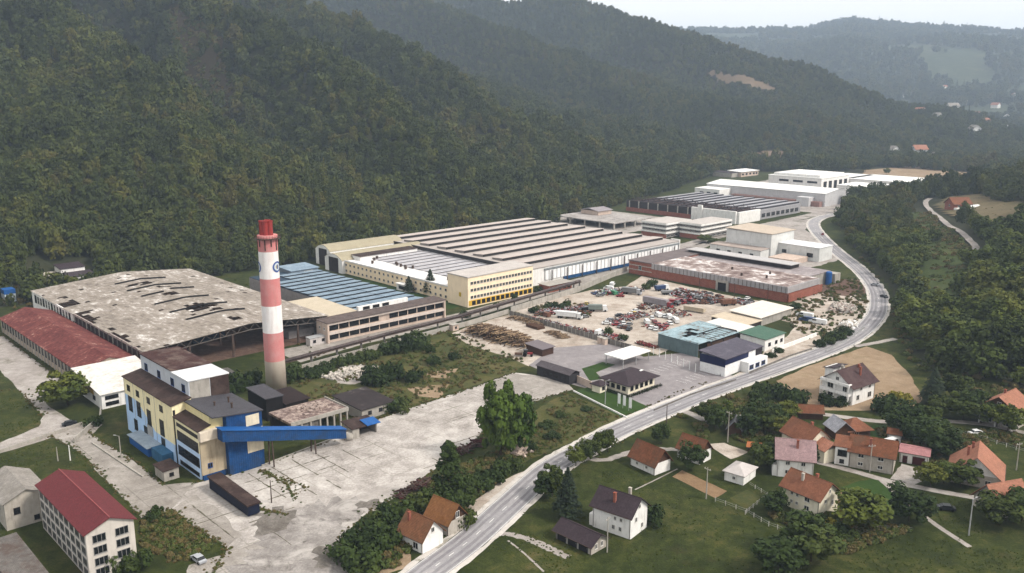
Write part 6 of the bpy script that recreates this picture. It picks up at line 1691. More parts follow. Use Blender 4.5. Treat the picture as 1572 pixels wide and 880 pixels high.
heap('rubble_heap', 'heap of grey rubble inside the road bend', 1275, 474, 1312, 478, 260, 9, 2.6, rub, .6, 2.4, .5, 1)
heap('rubble_heap', 'white rubble heap at the roadside bushes', 1296, 502, 1312, 498, 120, 4, 2.0, [rub[2], white_wall], .6, 2, .45, 1)
heap('rubble_heap', 'white concrete rubble scattered on the meadow behind the chimney', 505, 582, 560, 566, 150, 6, .9, [rub[2], conc], .8, 3, .4, 1)
heap('rubble_heap', 'pink rubble at the foot of the big roadside tree', 790, 700, 808, 690, 60, 3, 1.0, [pink_wall, rub[0]], .5, 1.6, .35, 1)
heap('sleeper_heap', 'rows of dark red sheeting along the yard edge by the big tree', 690, 700, 752, 676, 60, 2.5, .8, [maroon, steel], 2, 6, .2, 1)
heap('debris_strip', 'strip of maroon debris along the lower yard edge', 610, 765, 660, 735, 80, 2.2, .5, [maroon, steel, darkdirt if False else steel], .8, 3, .2, 1)
for (px, py, lab) in ((762, 512, 'flat stack of grey sheets behind the log heap'), (822, 503, 'dark plank stack behind the log heap')):
    x, y = P(px, py); o = MB().box(-4, 4, -2, 2, 0, .9).box(-3.5, 4.2, -1.8, 2.1, .9, 1.2).build('sheet_stack', plain('grey sheet stack', (.42, .37, .36), .8) if 'grey' in lab else brown_wood); o.location = (x, y, 0); o.rotation_euler = (0, 0, SITE + 1.5); tag(o, lab, 'stack')

# ------------------------------------------------------------------ poles, lamps, banners
def pole(label, px, py, h, lamp=False, mat=conc, cross=True, name='utility_pole', cat='pole', z=None, group=None):
    x, y = P(px, py); r = thing(name, label, cat, x, y, random.uniform(0, 3), 0 if z is None else z, group)
    MB().beam((0, 0, 0), (0, 0, h), .17, 8, .1).build('post', mat, r)
    if cross:
        MB().box(-1, 1, -.07, .07, h - .6, h - .45).build('crossarm', mat, r)
        for q in (-.8, 0, .8): MB().lathe([(.06, h - .45), (.09, h - .3), (.05, h - .18)], 8, cx=q).build('insulator', plain('porcelain', (.5, .48, .45), .3), r)
    if lamp:
        MB().beam((0, 0, h - .1), (1.2, 0, h + .15), .05).build('arm', greysteel, r); MB().box(1.0, 1.7, -.14, .14, h + .06, h + .2).build('lamp_head', greysteel, r)
    return r


pole('pale pole beside the plum roofed house and garage', 932, 848, 8.5); pole('pale pole in the vegetable plot on the lawn', 1084, 766, 8.5)
pole('tall pale pole by the white forecourt and tin hut', 1117, 679, 9.5, False); pole('pale pole before the brown orange roofed house', 1335, 725, 8.0)
pole('street lamp on a pale mast by the lower right path', 1487, 822, 9.0, True, greysteel, False, 'street_lamp', 'lamp'); pole('pale pole behind the salmon roofed house at the right edge', 1560, 722, 8)
pole('dark pole beside the main road opposite the hedge', 1023, 653, 6.5, False, steel, False); pole('slim light mast on the showroom lawn', 929, 621, 8, True, greysteel, False, 'light_mast', 'lamp')
pole('leaning white pole at the grass plot on the left, taller', 108, 707, 4.5, False, white_wall, False, 'gate_post', 'post'); pole('short pale pole at the grass plot on the left', 89, 708, 4.2, False, conc, False, 'gate_post', 'post')
pole('thin curved lamp mast on the boiler house lawn', 186, 703, 6.5, True, conc, False, 'light_mast', 'lamp'); pole('thin mast on the slab yard right of the ash skip', 417, 772, 6, False, steel, False, 'light_mast', 'mast')
pole('pole on the forest edge above the right field', 1493, 555, 8, False, conc, True, z=gh(*P(1493, 555)))
lampmast = [pole('x', px, py, 8, True, steel, False, 'light_mast', 'lamp', group='lamp masts beside the brick works') for px, py in ((1073, 452), (1127, 459), (1178, 467))]
order(lampmast, 'dark lamp mast against the brick works wall, {o}')
pk = []
for i in range(8):
    px = 1003 + i * 9.2; py = 544 + i * 3.9; pk.append(pole('x', px, py, 3.2, False, plain('white post', (.7, .7, .68), .5), False, 'white_post', 'post', group='white posts along the car park'))
order(pk, 'white post in the row along the car park, {o}')
bn = []
for px, py in ((948, 624), (956, 627), (965, 631)):
    x, y = P(px, py); r = thing('banner', 'x', 'banner', x, y, SITE - 1.5, 0, 'white banners on the showroom lawn'); MB().beam((0, 0, 0), (0, 0, 4.6), .06, 8).build('pole', greysteel, r)
    mb = MB(); mb.box(.08, 1.1, -.025, .025, 1.1, 4.5); mb.build('flag', plain('banner cloth', (.74, .74, .72), .8, .06), r); bn.append(r)
order(bn, 'white upright banner on the showroom lawn, {o}')
# ------------------------------------------------------------------ vegetation
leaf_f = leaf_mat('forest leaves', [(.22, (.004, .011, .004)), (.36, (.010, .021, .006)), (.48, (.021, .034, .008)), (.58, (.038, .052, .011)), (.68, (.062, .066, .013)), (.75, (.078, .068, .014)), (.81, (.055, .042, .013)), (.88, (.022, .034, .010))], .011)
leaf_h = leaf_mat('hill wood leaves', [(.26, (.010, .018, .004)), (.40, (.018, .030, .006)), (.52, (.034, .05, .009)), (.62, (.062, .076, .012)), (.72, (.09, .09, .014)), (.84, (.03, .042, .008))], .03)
leaf_v = leaf_mat('garden leaves', [(.2, (.006, .013, .003)), (.42, (.014, .025, .006)), (.58, (.027, .042, .009)), (.75, (.05, .06, .014))], .05)
leaf_b = leaf_mat('bright leaves', [(.2, (.024, .048, .007)), (.6, (.05, .08, .011)), (.9, (.07, .095, .015))], .08)
leaf_y = leaf_mat('yellow leaves', [(.2, (.13, .13, .02)), (.8, (.2, .17, .03))], .08)
needle = leaf_mat('needles', [(.2, (.010, .016, .009)), (.8, (.02, .03, .014))], .05)
bark = plain('tree bark', (.1, .075, .055), .95, .3, 2)
weed = leaf_mat('weed leaves', [(.2, (.03, .045, .01)), (.5, (.055, .07, .017)), (.8, (.075, .085, .024))], .08)
drybush = leaf_mat('dry scrub', [(.2, (.06, .055, .018)), (.5, (.1, .075, .03)), (.8, (.07, .08, .022))], .06)


def rand_dir(r):
    v = r.normal(size=3); return v / np.linalg.norm(v)


def quad(mb, c, nrm, s, r):
    a = np.cross(nrm, r.normal(size=3)); a /= np.linalg.norm(a) + 1e-9; b = np.cross(nrm, a)
    k = r.uniform(.7, 1.25); a = a * s * k; b = b * s / k
    mb.face([c - a - b * .3, c - b, c + a - b * .2, c + a * .5 + b, c - a * .6 + b * .8])


def crown(seed, lumps=10, leaves=45, size=.14, shape='round', spread=.62, core=True):
    """Unit crown: radius about 1, from z = 0 to z = top; leaf clumps spread over several overlapping masses."""
    r = np.random.default_rng(seed); mb = MB(); cs = []
    for i in range(lumps):
        a = i * 2.4 + r.uniform(-.5, .5)
        k_ = (10.0 / lumps) ** .38
        if shape == 'round': t = (i + .5) / lumps; rr = spread * sqrt(max(0, 1 - (1.5 * t - .72) ** 2)) * r.uniform(.75, 1.1); z = .45 + 1.25 * t; lr = r.uniform(.38, .55)
        elif shape == 'tall': t = (i + .5) / lumps; rr = spread * (1.05 - .85 * t) * r.uniform(.6, 1.1); z = .4 + 2.5 * t; lr = r.uniform(.36, .55) * (1.1 - .45 * t)
        else: rr = spread * r.uniform(.3, 1.2); z = r.uniform(.3, .62); lr = r.uniform(.34, .5)
        lr *= k_ * r.uniform(.5, 1.4); rr *= (1 + (1 - k_) * .9) * r.uniform(.65, 1.22); z += r.uniform(-.24, .24)
        cs.append((np.array((rr * cos(a), rr * sin(a), z)), lr))
    if shape == 'round': cs.append((np.array((0, 0, 1.2)), .5)); cs.append((np.array((0, 0, .8)), .5))
    for c, lr in cs:
        for q in range(leaves):
            d = rand_dir(r)
            if d[2] < -.35 and r.uniform() < .6: continue
            p = c + d * lr * r.uniform(.72, 1.1) * np.array((1, 1, .85))
            n = d * .75 + r.normal(size=3) * .38 + np.array((0, 0, .25)); n /= np.linalg.norm(n)
            quad(mb, p, n, size * r.uniform(.7, 1.3), r)
    return mb


def conifer(seed, tiers=13, per=26, size=.11):
    r = np.random.default_rng(seed); mb = MB()
    for k in range(tiers):
        t = k / (tiers - 1); z = .25 + 2.7 * t; rad = (1 - t) ** .85 * .95 + .06
        for q in range(int(per * (1 - .6 * t))):
            a = r.uniform(0, 2 * pi); rr = rad * r.uniform(.35, 1.08)
            p = np.array((rr * cos(a), rr * sin(a), z - rr * .28 + r.uniform(-.05, .05)))
            n = np.array((cos(a) * .5, sin(a) * .5, .85)) + r.normal(size=3) * .3; n /= np.linalg.norm(n)
            quad(mb, p, n, size * (1.25 - .5 * t) * r.uniform(.7, 1.3), r)
    return mb


# shared crowns: finer ones for trees near enough to tell apart, coarse ones for the far woods
FINE = [crown(100 + i, 30, 95, .075).mesh('crown', leaf_v if i < 4 else leaf_h) for i in range(6)]
FINEB = [crown(126 + i, 60, 110, .06, spread=.52).mesh('crown', leaf_b) for i in range(2)]
FINET = [crown(140 + i, 34, 90, .075, 'tall').mesh('crown', leaf_v) for i in range(3)]
BUSH = [crown(160 + i, 16, 90, .09, 'low').mesh('foliage', leaf_v) for i in range(4)]
BUSHY = [crown(170 + i, 16, 90, .09, 'low').mesh('foliage', leaf_y) for i in range(1)]
FINEC = [conifer(180 + i, 22, 80, .085).mesh('crown', needle) for i in range(2)]
HILLT = [crown(200 + i, 22, 60, .10).mesh('crown', leaf_h) for i in range(6)]


def trunk_mesh(seed, h):
    r = np.random.default_rng(seed); mb = MB(); mb.beam((0, 0, 0), (.02 * h, 0, h * .55), .035 * h, 8, .022 * h); mb.beam((.02 * h, 0, h * .55), (0, .02 * h, h * .95), .022 * h, 7, .008 * h)
    for i in range(7):
        a = i * 2.4; z = h * r.uniform(.3, .65); l = h * r.uniform(.25, .4)
        mb.beam((.01 * h, 0, z), (l * cos(a) * .8, l * sin(a) * .8, z + l * .7), .014 * h, 6, .005 * h)
    return mb.mesh('trunk', bark)


TRUNK = [trunk_mesh(i, 1.0) for i in range(4)]
TREES = []


def tree(name, label, x, y, h, rad, crowns, z=0.0, group=None, cat='tree', lift=.16):
    r = thing(name, label, cat, x, y, random.uniform(0, 6.28), z - .1, group)
    c = link('crown', random.choice(crowns), r); top = {True: 3.1, False: 2.0}[crowns in (FINEC, FINET)]
    cz = h * (1 - lift) / top; c.location = (0, 0, h * lift); c.scale = (rad, rad * random.uniform(.88, 1.1), cz)
    t = link('trunk', random.choice(TRUNK), r); t.scale = (h * .55, h * .55, h * .8)
    TREES.append((x, y, rad)); return r


def bush(name, label, x, y, h, rad, meshes=None, z=0.0, group=None):
    o = link(name, random.choice(meshes or BUSH), None, (x, y, z - .1), random.uniform(0, 6.28)); o.scale = (rad, rad * random.uniform(.85, 1.1), h / 1.05); TREES.append((x, y, rad))
    return tag(o, label, 'shrub', group)


def tr(label, px, py, h, rad, crowns=None, name='broadleaf_tree', **k):
    x, y = P(px, py); return tree(name, label, x, y, h, rad, crowns or FINE, **k)


def bs(label, px, py, h, rad, meshes=None, **k):
    x, y = P(px, py); return bush('shrub', label, x, y, h, rad, meshes, **k)


t1 = tr('tallest bright green broadleaf tree between the slab yard and the road', 768, 704, 22.5, 6.3, FINEB, lift=.06); tr('bright green tree leaning against the tallest one, on its right', 797, 692, 18, 5.0, FINEB, lift=.06)
tr('dark slender tree beside the slab yard above the roadside cottages', 693, 768, 16.5, 4.4, FINET); tr('dark spruce left of the white plum roofed house', 871, 795, 13.5, 3.5, FINEC, 'conifer_tree')
tr('large round dark tree by the factory road at left', 104, 622, 11.5, 7.3, lift=.05); tr('shorter dark conifer before the yellow wing', 628, 449, 9, 3.0, FINEC, 'conifer_tree'); tr('taller dark conifer before the yellow wing', 661, 452, 13.5, 4.2, FINEC, 'conifer_tree')
tr('conifer against the low wing of the white works, taller', 1190, 392, 10, 2.8, FINEC, 'conifer_tree'); tr('smaller conifer left of another by the white works', 1181, 392, 6.5, 2.2, FINEC, 'conifer_tree')
tr('bush-like tree at the roadside left of the spruce', 836, 766, 6.5, 3.2); tr('dense dark tree between the road and the dark spruce', 848, 762, 8.5, 3.6)
row = [tr('x', px, py, random.uniform(5.5, 7), random.uniform(2.2, 3.0), group='tree row along the road above the lawn') for px, py in ((884, 716), (897, 710), (908, 703), (921, 697), (933, 694))]
order(row, 'small tree in the row between main road and lawn, {o}')
tr('dark round tree before the red roofed barn', 1062, 722, 8, 3.7); bs('dark shrub at the right wall of the plum roofed house', 1000, 803, 4.5, 3.0); tr('tree left of the white cottage by the track', 1015, 682, 6, 2.6)
tr('dark trimmed cypress beside the pink roofed house', 1250, 714, 6.5, 1.4, FINET)
orch = [tr('x', px, py, random.uniform(6, 8.5), random.uniform(3.0, 4.2), group='trees along the near village lane') for px, py in ((1085, 648), (1098, 662), (1112, 655), (1146, 668), (1160, 655), (1172, 662), (1185, 652), (1196, 668), (1206, 645), (1176, 716), (1186, 704), (1166, 722))]
order(orch, 'garden tree between the road and the cream red roofed house, {o}')
bs('broad bright bush between main road and stubble field', 1182, 612, 6, 5.5); bs('dark round bush left of the balconied plum roofed house', 1218, 624, 6.5, 4.6); bs('bush at the lower corner of the stubble field', 1165, 618, 4, 3.5)
bs('shrub before the balconied plum roofed house', 1268, 622, 4, 3.2); bs('small shrub right of another before the balconied house', 1288, 622, 3, 2.4)
bs('dark shrub clump under the stubble field by the lane, left', 1352, 632, 5, 4.5); bs('dark shrub clump under the stubble field by the lane, right', 1368, 634, 5.5, 4.5); bs('yellow green bush at the lower end of the stubble field', 1384, 626, 6, 3.8, BUSHY)
tr('dark spruce right of the stubble field', 1431, 620, 13, 4.6, FINEC, 'conifer_tree'); tr('round tree right of the spruce by the stubble field', 1464, 614, 9.5, 5)
mid = [tr('x', px, py, random.uniform(6.5, 9.5), random.uniform(3.6, 5.2), group='trees along the lane at right') for px, py in ((1382, 668), (1398, 662), (1412, 684), (1428, 676), (1436, 694), (1450, 704), (1424, 655), (1478, 645), (1492, 642), (1506, 650), (1530, 655), (1547, 662), (1443, 640))]
order(mid, 'tree between the spruce and the salmon gabled house, {o}')
low = [tr('x', px, py, h, rad, group='dark trees of the lower right gardens') for px, py, h, rad in ((1428, 748), (1474, 746)) and ((1428, 748, 6.5, 3.6), (1474, 748, 7.5, 4.8), (1395, 800, 8, 5.2), (1325, 812, 9.5, 6.2), (1245, 862, 10, 6.6), (1195, 884, 8, 5.5), (1532, 806, 8, 5.2), (1190, 788, 5.5, 3.4), (1568, 800, 8, 5), (1448, 742, 6, 3.2))]
order(low, 'dark round garden tree at lower right, {o}')
sh = [bs('x', px, py, random.uniform(1.8, 3), random.uniform(1.8, 3), BUSHY if i in (1, 2) else None, group='shrubs below the cream orange roofed house') for i, (px, py) in enumerate(((1250, 803), (1262, 806), (1274, 810), (1290, 820), (1300, 828), (1235, 806), (1215, 800)))]
order(sh, 'shrub below the cream house with orange roof, {o}')
hd = [bs('x', px, py, h, rad, group='dark thicket between slab yard and road') for px, py, h, rad in ((545, 858, 4.5, 4.5), (560, 840, 5, 4.5), (578, 824, 5, 4.5), (598, 808, 5, 4.2), (590, 846, 5, 4), (618, 800, 5, 4), (640, 790, 5.5, 4), (660, 778, 5, 3.6), (678, 790, 5.5, 4), (700, 778, 5, 4), (716, 764, 4.5, 3.6), (735, 752, 4, 3.6), (752, 741, 4, 3.4), (770, 729, 4, 3.2), (712, 805, 4.5, 3), (788, 720, 3.5, 2.8), (560, 875, 5, 4.5), (604, 828, 5, 4))]
order(hd, 'dark shrub in the thicket between slab yard and road, {o}')
ms = [bs('x', px, py, h, rad, group='bushes of the overgrown meadow behind the chimney') for px, py, h, rad in ((575, 590, 7, 4.8), (604, 582, 6.5, 4.2), (635, 586, 4.6, 3.7), (667, 560, 3.6, 2.8), (640, 535, 7.5, 4.6), (616, 539, 7, 4.4), (596, 544, 5.5, 4.2), (610, 632, 4.4, 3.8), (452, 584, 6, 5), (478, 580, 4, 4), (522, 618, 3, 2.6), (697, 552, 3, 2.2), (520, 562, 4, 3.8), (545, 555, 4, 3.8), (570, 551, 4, 3.5), (497, 570, 3.6, 3.4), (660, 541, 3, 2.6))]
order(ms, 'green bush in the overgrown meadow behind the chimney, {o}')
vs = [bs('x', px, py, h, rad, group='bushes round the boiler house yard') for px, py, h, rad in ((374, 594, 7, 4.5), (362, 600, 5, 3.5), (392, 588, 4.5, 3.2), (146, 652, 3.4, 2.6), (230, 800, 2.2, 1.8), (240, 792, 2.4, 1.8), (180, 872, 5, 3.4), (212, 872, 4, 3), (265, 720, 2, 1.6))]
order(vs, 'bush near the boiler house and crimson roofed block, {o}')
ds = [bs('x', px, py, h, rad, group='bushes round scrapyard and dealer yard') for px, py, h, rad in ((1285, 520, 4, 4), (1270, 528, 3.5, 3), (1298, 514, 3.5, 3.4), (1258, 532, 3, 2.4), (1195, 541, 2, 2.4), (1183, 548, 2, 2.2), (819, 480, 3, 2.6), (846, 473, 3.4, 3), (858, 476, 3.6, 3.4), (870, 472, 3.6, 3), (934, 513, 3, 2.4), (957, 522, 2.6, 2), (1000, 440, 4, 3.6), (992, 444, 3, 2.6), (1205, 478, 3, 3.4), (1220, 474, 3, 3), (791, 462, 3.4, 2.2), (826, 448, 2.8, 2.4), (714, 487, 3, 2.6), (762, 472, 2.6, 2))]
order(ds, 'bush in or around the scrapyard and dealer yards, {o}')
fs = [tr('x', px, py, h, rad, group='trees among the far factory halls') for px, py, h, rad in ((1128, 338, 8, 4), (1142, 340, 7, 3.5), (1082, 372, 5, 5.5), (1095, 374, 4, 4), (1216, 276, 9, 5), (1229, 277, 10, 5), (1328, 264, 12, 6.5), (1361, 268, 8, 4), (1100, 384, 4, 4), (1284, 346, 6, 4), (1006, 300, 8, 5))]
order(fs, 'tree standing among the far factory halls, {o}')
mw = [bs('x', px, py, h, rad, group='bushes of the plot beside the showroom lawn') for px, py, h, rad in ((838, 655, 2, 2.4), (860, 640, 1.8, 2.2), (848, 672, 2, 2.4), (900, 630, 1.4, 2), (815, 690, 2.2, 2.4))]
order(mw, 'low bush on the rough plot between big tree and lawn, {o}')


# ---- the woods: points with size, turn and kind; the nearest right of the road are trees of their own
def wood_points(mask, r0, r1, sp, az0=-38, az1=38, jit=.75):
    """Jittered grid of cell sp over the ring sector, kept where mask(x, y) is true."""
    xs = np.arange(-r1, r1, sp); ys = np.arange(60, r1, sp)
    X, Y = np.meshgrid(xs, ys); X = X + rng.uniform(-jit / 2, jit / 2, X.shape) * sp; Y = Y + rng.uniform(-jit / 2, jit / 2, Y.shape) * sp
    X = X.ravel(); Y = Y.ravel(); d = np.hypot(X, Y); a = np.degrees(np.arctan2(X, Y))
    k = (d >= r0) & (d < r1) & (a > az0) & (a < az1); X, Y = X[k], Y[k]; k = mask(X, Y); return X[k], Y[k]


def sval(X, Y):
    U = X * SA + Y * CA; V = -X * CA + Y * SA
    return V - np.interp(U, V0U, V0V) + 9 * vnoise(X, Y, 90, 3), U, V


CLEAR = [[PH(*p) for p in ((258, 22), (300, 20), (338, 60), (352, 120), (375, 190), (330, 205), (290, 150), (268, 90))]]
OPEN = [[PH(*p) for p in q] for q in (((1086, 117), (1120, 118), (1205, 140), (1180, 144), (1120, 134)), ((1138, 236), (1180, 234), (1224, 240), (1222, 250), (1160, 252)), ((1430, 312), (1570, 300), (1580, 345), (1500, 352), (1470, 345)))]
HCL = [PH(*p) for p in ((1436, 318), (1452, 304), (1500, 300), (1530, 310), (1580, 312), (1580, 350), (1520, 356), (1478, 338), (1452, 330))]


def left_mask(X, Y):
    s, U, V = sval(X, Y); k = (s > -14) & (s < 1500)
    for c in CLEAR: k &= ~(poly_inside(X, Y, c) & (rng.uniform(size=X.shape) < .62))
    for c in OPEN: k &= ~poly_inside(X, Y, c)
    k &= ~((np.abs(U - 142) < 16) & (np.abs(V - 490) < 17)) & ~((np.abs(U - 935) < 36) & (np.abs(V - 588) < 22))
    k &= ~((np.abs(U - 108) < 6) & (np.abs(V - 470) < 9))
    lx, ly = P(1007, 281); k &= np.hypot(X - lx, Y - ly) > 12
    k &= ~((U > 300) & (U < 500) & (V < 450)) & ~((U > 580) & (U < 800) & (V < 500))
    k &= ~((U < 400) & (V < 458)) & ~((U > 495) & (U < 560) & (V < 492))
    return k


# the line of the lane on the hill and the clearing stay open
HL = [tuple(p) for p in HLANE]


STRIP = [PH(*p) for p in ((1396, 330), (1411, 328), (1430, 345), (1454, 363), (1473, 378), (1484, 394), (1492, 440), (1460, 486), (1412, 470), (1404, 430), (1418, 395), (1402, 350))]


def hill_mask(X, Y):
    k = poly_inside(X, Y, FOOT) & (poly_dist(X, Y, FOOT) > 2.5) & ~poly_inside(X, Y, HCL) & (poly_dist(X, Y, HL, False) > 5.5) & (poly_dist(X + 5, Y + 9, HL, False) > 9)
    # a strip below the lane carries only low growth
    strip = STRIP
    return k & ~(poly_inside(X, Y, strip) & (rng.uniform(size=X.shape) < .96))


def far_mask(X, Y):
    s, U, V = sval(X, Y); n = vnoise(X, Y, 260, 51) + .6 * vnoise(X, Y, 90, 52)
    dd = np.hypot(X, Y)
    return ((s < -14) | (s > 1500) | (U > 2100)) & (U > 1180) & (n > np.where(dd > 3000, -.25, np.where(dd > 1900, .12, -.1))) & ~poly_inside(X, Y, FOOT)


def valley_mask(X, Y):
    s, U, V = sval(X, Y); n = vnoise(X, Y, 70, 55) + .5 * vnoise(X, Y, 25, 56)
    return (s < -10) & (U > 1010) & (U < 1250) & (n > -.25) & (V > 250) & ~poly_inside(X, Y, FOOT) & ~((U < 1180) & (V > 360) & (V < 530))


sets = []
for (mk, r0, r1, sp, sc, nm) in ((left_mask, 300, 820, 6.0, 1.28, 'l'), (left_mask, 820, 1300, 7.0, 1.42, 'l'), (left_mask, 1300, 1900, 8.2, 1.4, 'l'), (left_mask, 1900, 2700, 9.5, 1.5, 'l'),
                                (valley_mask, 900, 1700, 7.5, 1.4, 'v'), (far_mask, 1200, 2600, 11, 1.6, 'f'), (far_mask, 2600, 5700, 25, 3.3, 'f')):
    X, Y = wood_points(mk, r0, r1, sp, -36 if nm == 'l' else -6, 36)
    sets.append((X, Y, np.full(X.shape, sc)))
HXp, HYp = wood_points(hill_mask, 200, 900, 6.9, 5, 44)
hd_ = np.hypot(HXp, HYp); od = np.argsort(hd_); vis = np.degrees(np.arctan2(HXp, HYp)) < 32
near = [i for i in od if vis[i]][:300]
nearset = set(near)
hill_group = []
for i in near:
    x, y = float(HXp[i]), float(HYp[i]); rad = random.choice((3.0, 3.8, 4.6, 5.4, 6.2)) * random.uniform(.85, 1.1); rad *= .7 if y > 540 else 1; h = rad * random.uniform(1.7, 2.3)
    tree('broadleaf_tree', 'broadleaf tree packed into the wood on the hill right of the main road', x, y, h, rad, HILLT, gh(x, y), 'trees of the wood right of the main road', lift=.08)
rest = np.array([i for i in range(len(HXp)) if i not in nearset]); sets.append((HXp[rest], HYp[rest], np.where(HYp[rest] > 540, 1.05, 1.35)))
X = np.concatenate([s[0] for s in sets]); Y = np.concatenate([s[1] for s in sets]); SC = np.concatenate([s[2] for s in sets])
Z = ground_h(X, Y)
n = len(X); print('forest points', n)
conf = (vnoise(X, Y, 120, 71) + .5 * vnoise(X, Y, 30, 72) > .75) & (rng.uniform(size=n) < .5)
VAR = np.where(conf, 6, rng.integers(0, 6, n)).astype(np.int32)
base = SC * np.clip(rng.lognormal(0, .3, n), .5, 1.75) * (1 + .25 * vnoise(X, Y, 40, 73))
base = np.where(np.hypot(X, Y) > 1300, SC * rng.uniform(.7, 1.2, n), base)
SCL = np.stack([base * 3.1, base * 3.1, base * rng.uniform(2.6, 4.8, n)], 1)
SCL[conf] *= np.array((.65, .65, .95))
ROT = rng.uniform(0, 6.28, n)


def hidden_source(name, me):
    return D.objects.new(name, me)        # never linked to the scene: only its mesh is used by the node group


def scatter(name, X, Y, Z, SCL, ROT, VAR, meshes, kind, label=None):
    me = D.meshes.new(name); me.vertices.add(len(X)); me.vertices.foreach_set('co', np.stack([X, Y, Z], 1).astype(np.float32).ravel())
    a = me.attributes.new('scl', 'FLOAT_VECTOR', 'POINT'); a.data.foreach_set('vector', SCL.astype(np.float32).ravel())
    a = me.attributes.new('rotz', 'FLOAT', 'POINT'); a.data.foreach_set('value', ROT.astype(np.float32))
    a = me.attributes.new('kind', 'INT', 'POINT'); a.data.foreach_set('value', VAR.astype(np.int32))
    o = link(name, me)
    ng = D.node_groups.new(name, 'GeometryNodeTree'); ng.interface.new_socket('Geometry', in_out='INPUT', socket_type='NodeSocketGeometry'); ng.interface.new_socket('Geometry', in_out='OUTPUT', socket_type='NodeSocketGeometry')
    gi = ng.nodes.new('NodeGroupInput'); go = ng.nodes.new('NodeGroupOutput'); iop = ng.nodes.new('GeometryNodeInstanceOnPoints')
    L = ng.links.new
    jn = ng.nodes.new('GeometryNodeJoinGeometry')
    for i, m in reversed(list(enumerate(meshes))):
        oi = ng.nodes.new('GeometryNodeObjectInfo'); oi.inputs['Object'].default_value = hidden_source(name + '_crown', m); oi.inputs['As Instance'].default_value = False
        gt = ng.nodes.new('GeometryNodeGeometryToInstance'); L(oi.outputs['Geometry'], gt.inputs[0]); L(gt.outputs[0], jn.inputs[0])

    def attr(nm, typ):
        q = ng.nodes.new('GeometryNodeInputNamedAttribute'); q.data_type = typ; q.inputs['Name'].default_value = nm
        return q.outputs['Attribute']
    L(gi.outputs[0], iop.inputs['Points']); L(jn.outputs[0], iop.inputs['Instance']); iop.inputs['Pick Instance'].default_value = True
    L(attr('kind', 'INT'), iop.inputs['Instance Index']); L(attr('scl', 'FLOAT_VECTOR'), iop.inputs['Scale'])
    cx = ng.nodes.new('ShaderNodeCombineXYZ'); L(attr('rotz', 'FLOAT'), cx.inputs[2]); er = ng.nodes.new('FunctionNodeEulerToRotation'); L(cx.outputs[0], er.inputs[0]); L(er.outputs[0], iop.inputs['Rotation'])
    L(iop.outputs[0], go.inputs[0])
    md = o.modifiers.new('scatter', 'NODES'); md.node_group = ng
    return tag(o, label, None, None, kind)


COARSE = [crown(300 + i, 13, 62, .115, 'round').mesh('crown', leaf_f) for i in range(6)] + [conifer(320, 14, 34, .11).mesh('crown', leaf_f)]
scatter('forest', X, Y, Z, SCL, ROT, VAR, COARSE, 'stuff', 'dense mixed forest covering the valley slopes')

# low growth: weeds and scrub on meadow, verges, clearings
sx, sy, ssc = [], [], []


skind = []


def strew(poly, n, s0, s1, uv=False, ph=False, kinds=4):
    w = np.array([W(*p) for p in poly] if uv else [PH(*p) if ph else P(*p) for p in poly]); lo, hi = w.min(0), w.max(0)
    A = rng.uniform(size=(n * 6, 2)) * (hi - lo) + lo; k = poly_inside(A[:, 0], A[:, 1], [tuple(p) for p in w]); A = A[k][:n]
    nn = vnoise(A[:, 0], A[:, 1], 7, 61); A = A[nn > -.35]
    sx.extend(A[:, 0]); sy.extend(A[:, 1]); ssc.extend(rng.uniform(s0, s1, len(A))); skind.extend(rng.integers(0, kinds, len(A)))


strew([(432, 590), (470, 562), (600, 524), (690, 507), (810, 556), (790, 570), (700, 598), (600, 630), (560, 645), (490, 648), (440, 640)], 1700, .2, .7)
strew([(810, 640), (870, 605), (950, 640), (900, 664), (830, 698), (790, 713), (762, 690)], 900, .15, .5)
strew([(540, 860), (600, 790), (700, 720), (770, 690), (800, 715), (720, 775), (640, 850), (580, 890)], 1300, .3, 1.0)
strew([(1040, 640), (1180, 590), (1225, 610), (1240, 630), (1150, 636), (1080, 648)], 700, .3, 1.0)
strew([(1060, 650), (1200, 640), (1210, 690), (1150, 680), (1080, 680)], 500, .25, .8)
strew([(1330, 655), (1570, 665), (1572, 700), (1450, 720), (1390, 700)], 900, .25, .9)
strew([(1180, 790), (1290, 790), (1400, 815), (1300, 850), (1230, 850)], 900, .25, .9)
strew([(210, 470), (240, 285), (330, 300), (330, 296), (200, 279), (150, 275), (150, 284)], 100, .2, .6, uv=True)
strew([(1262, 432), (1318, 428), (1335, 460), (1325, 500), (1255, 530), (1200, 490), (1215, 470)], 800, .25, .9)
strew([(1290, 360), (1330, 410), (1362, 445), (1372, 500), (1395, 560), (1480, 600), (1572, 620), (1572, 585), (1400, 545), (1380, 470), (1340, 415), (1300, 372)], 900, .4, 1.3, ph=True)
strew([(1405, 330), (1432, 328), (1500, 395), (1498, 430), (1440, 475), (1418, 440), (1436, 400), (1408, 365)], 900, .6, 1.7, ph=True)
strew([(1436, 318), (1452, 304), (1572, 312), (1572, 350), (1520, 356), (1478, 338)], 260, .3, .9, ph=True)
strew([(258, 22), (300, 20), (338, 60), (352, 120), (375, 190), (330, 205), (290, 150), (268, 90)], 2600, 1.0, 2.8, ph=True)
strew([(820, 470), (905, 466), (908, 490), (870, 490), (830, 488)], 250, .25, .8)
strew([(140, 690), (190, 700), (265, 745), (205, 712)], 90, .15, .4)
strew([(215, 800), (262, 785), (330, 840), (285, 865), (215, 860)], 420, .2, .7)
strew([(480, 640), (600, 636), (790, 572), (700, 602)], 160, .2, .5)
strew([(0, 430), (60, 425), (60, 470), (0, 480)], 60, .6, 1.6)
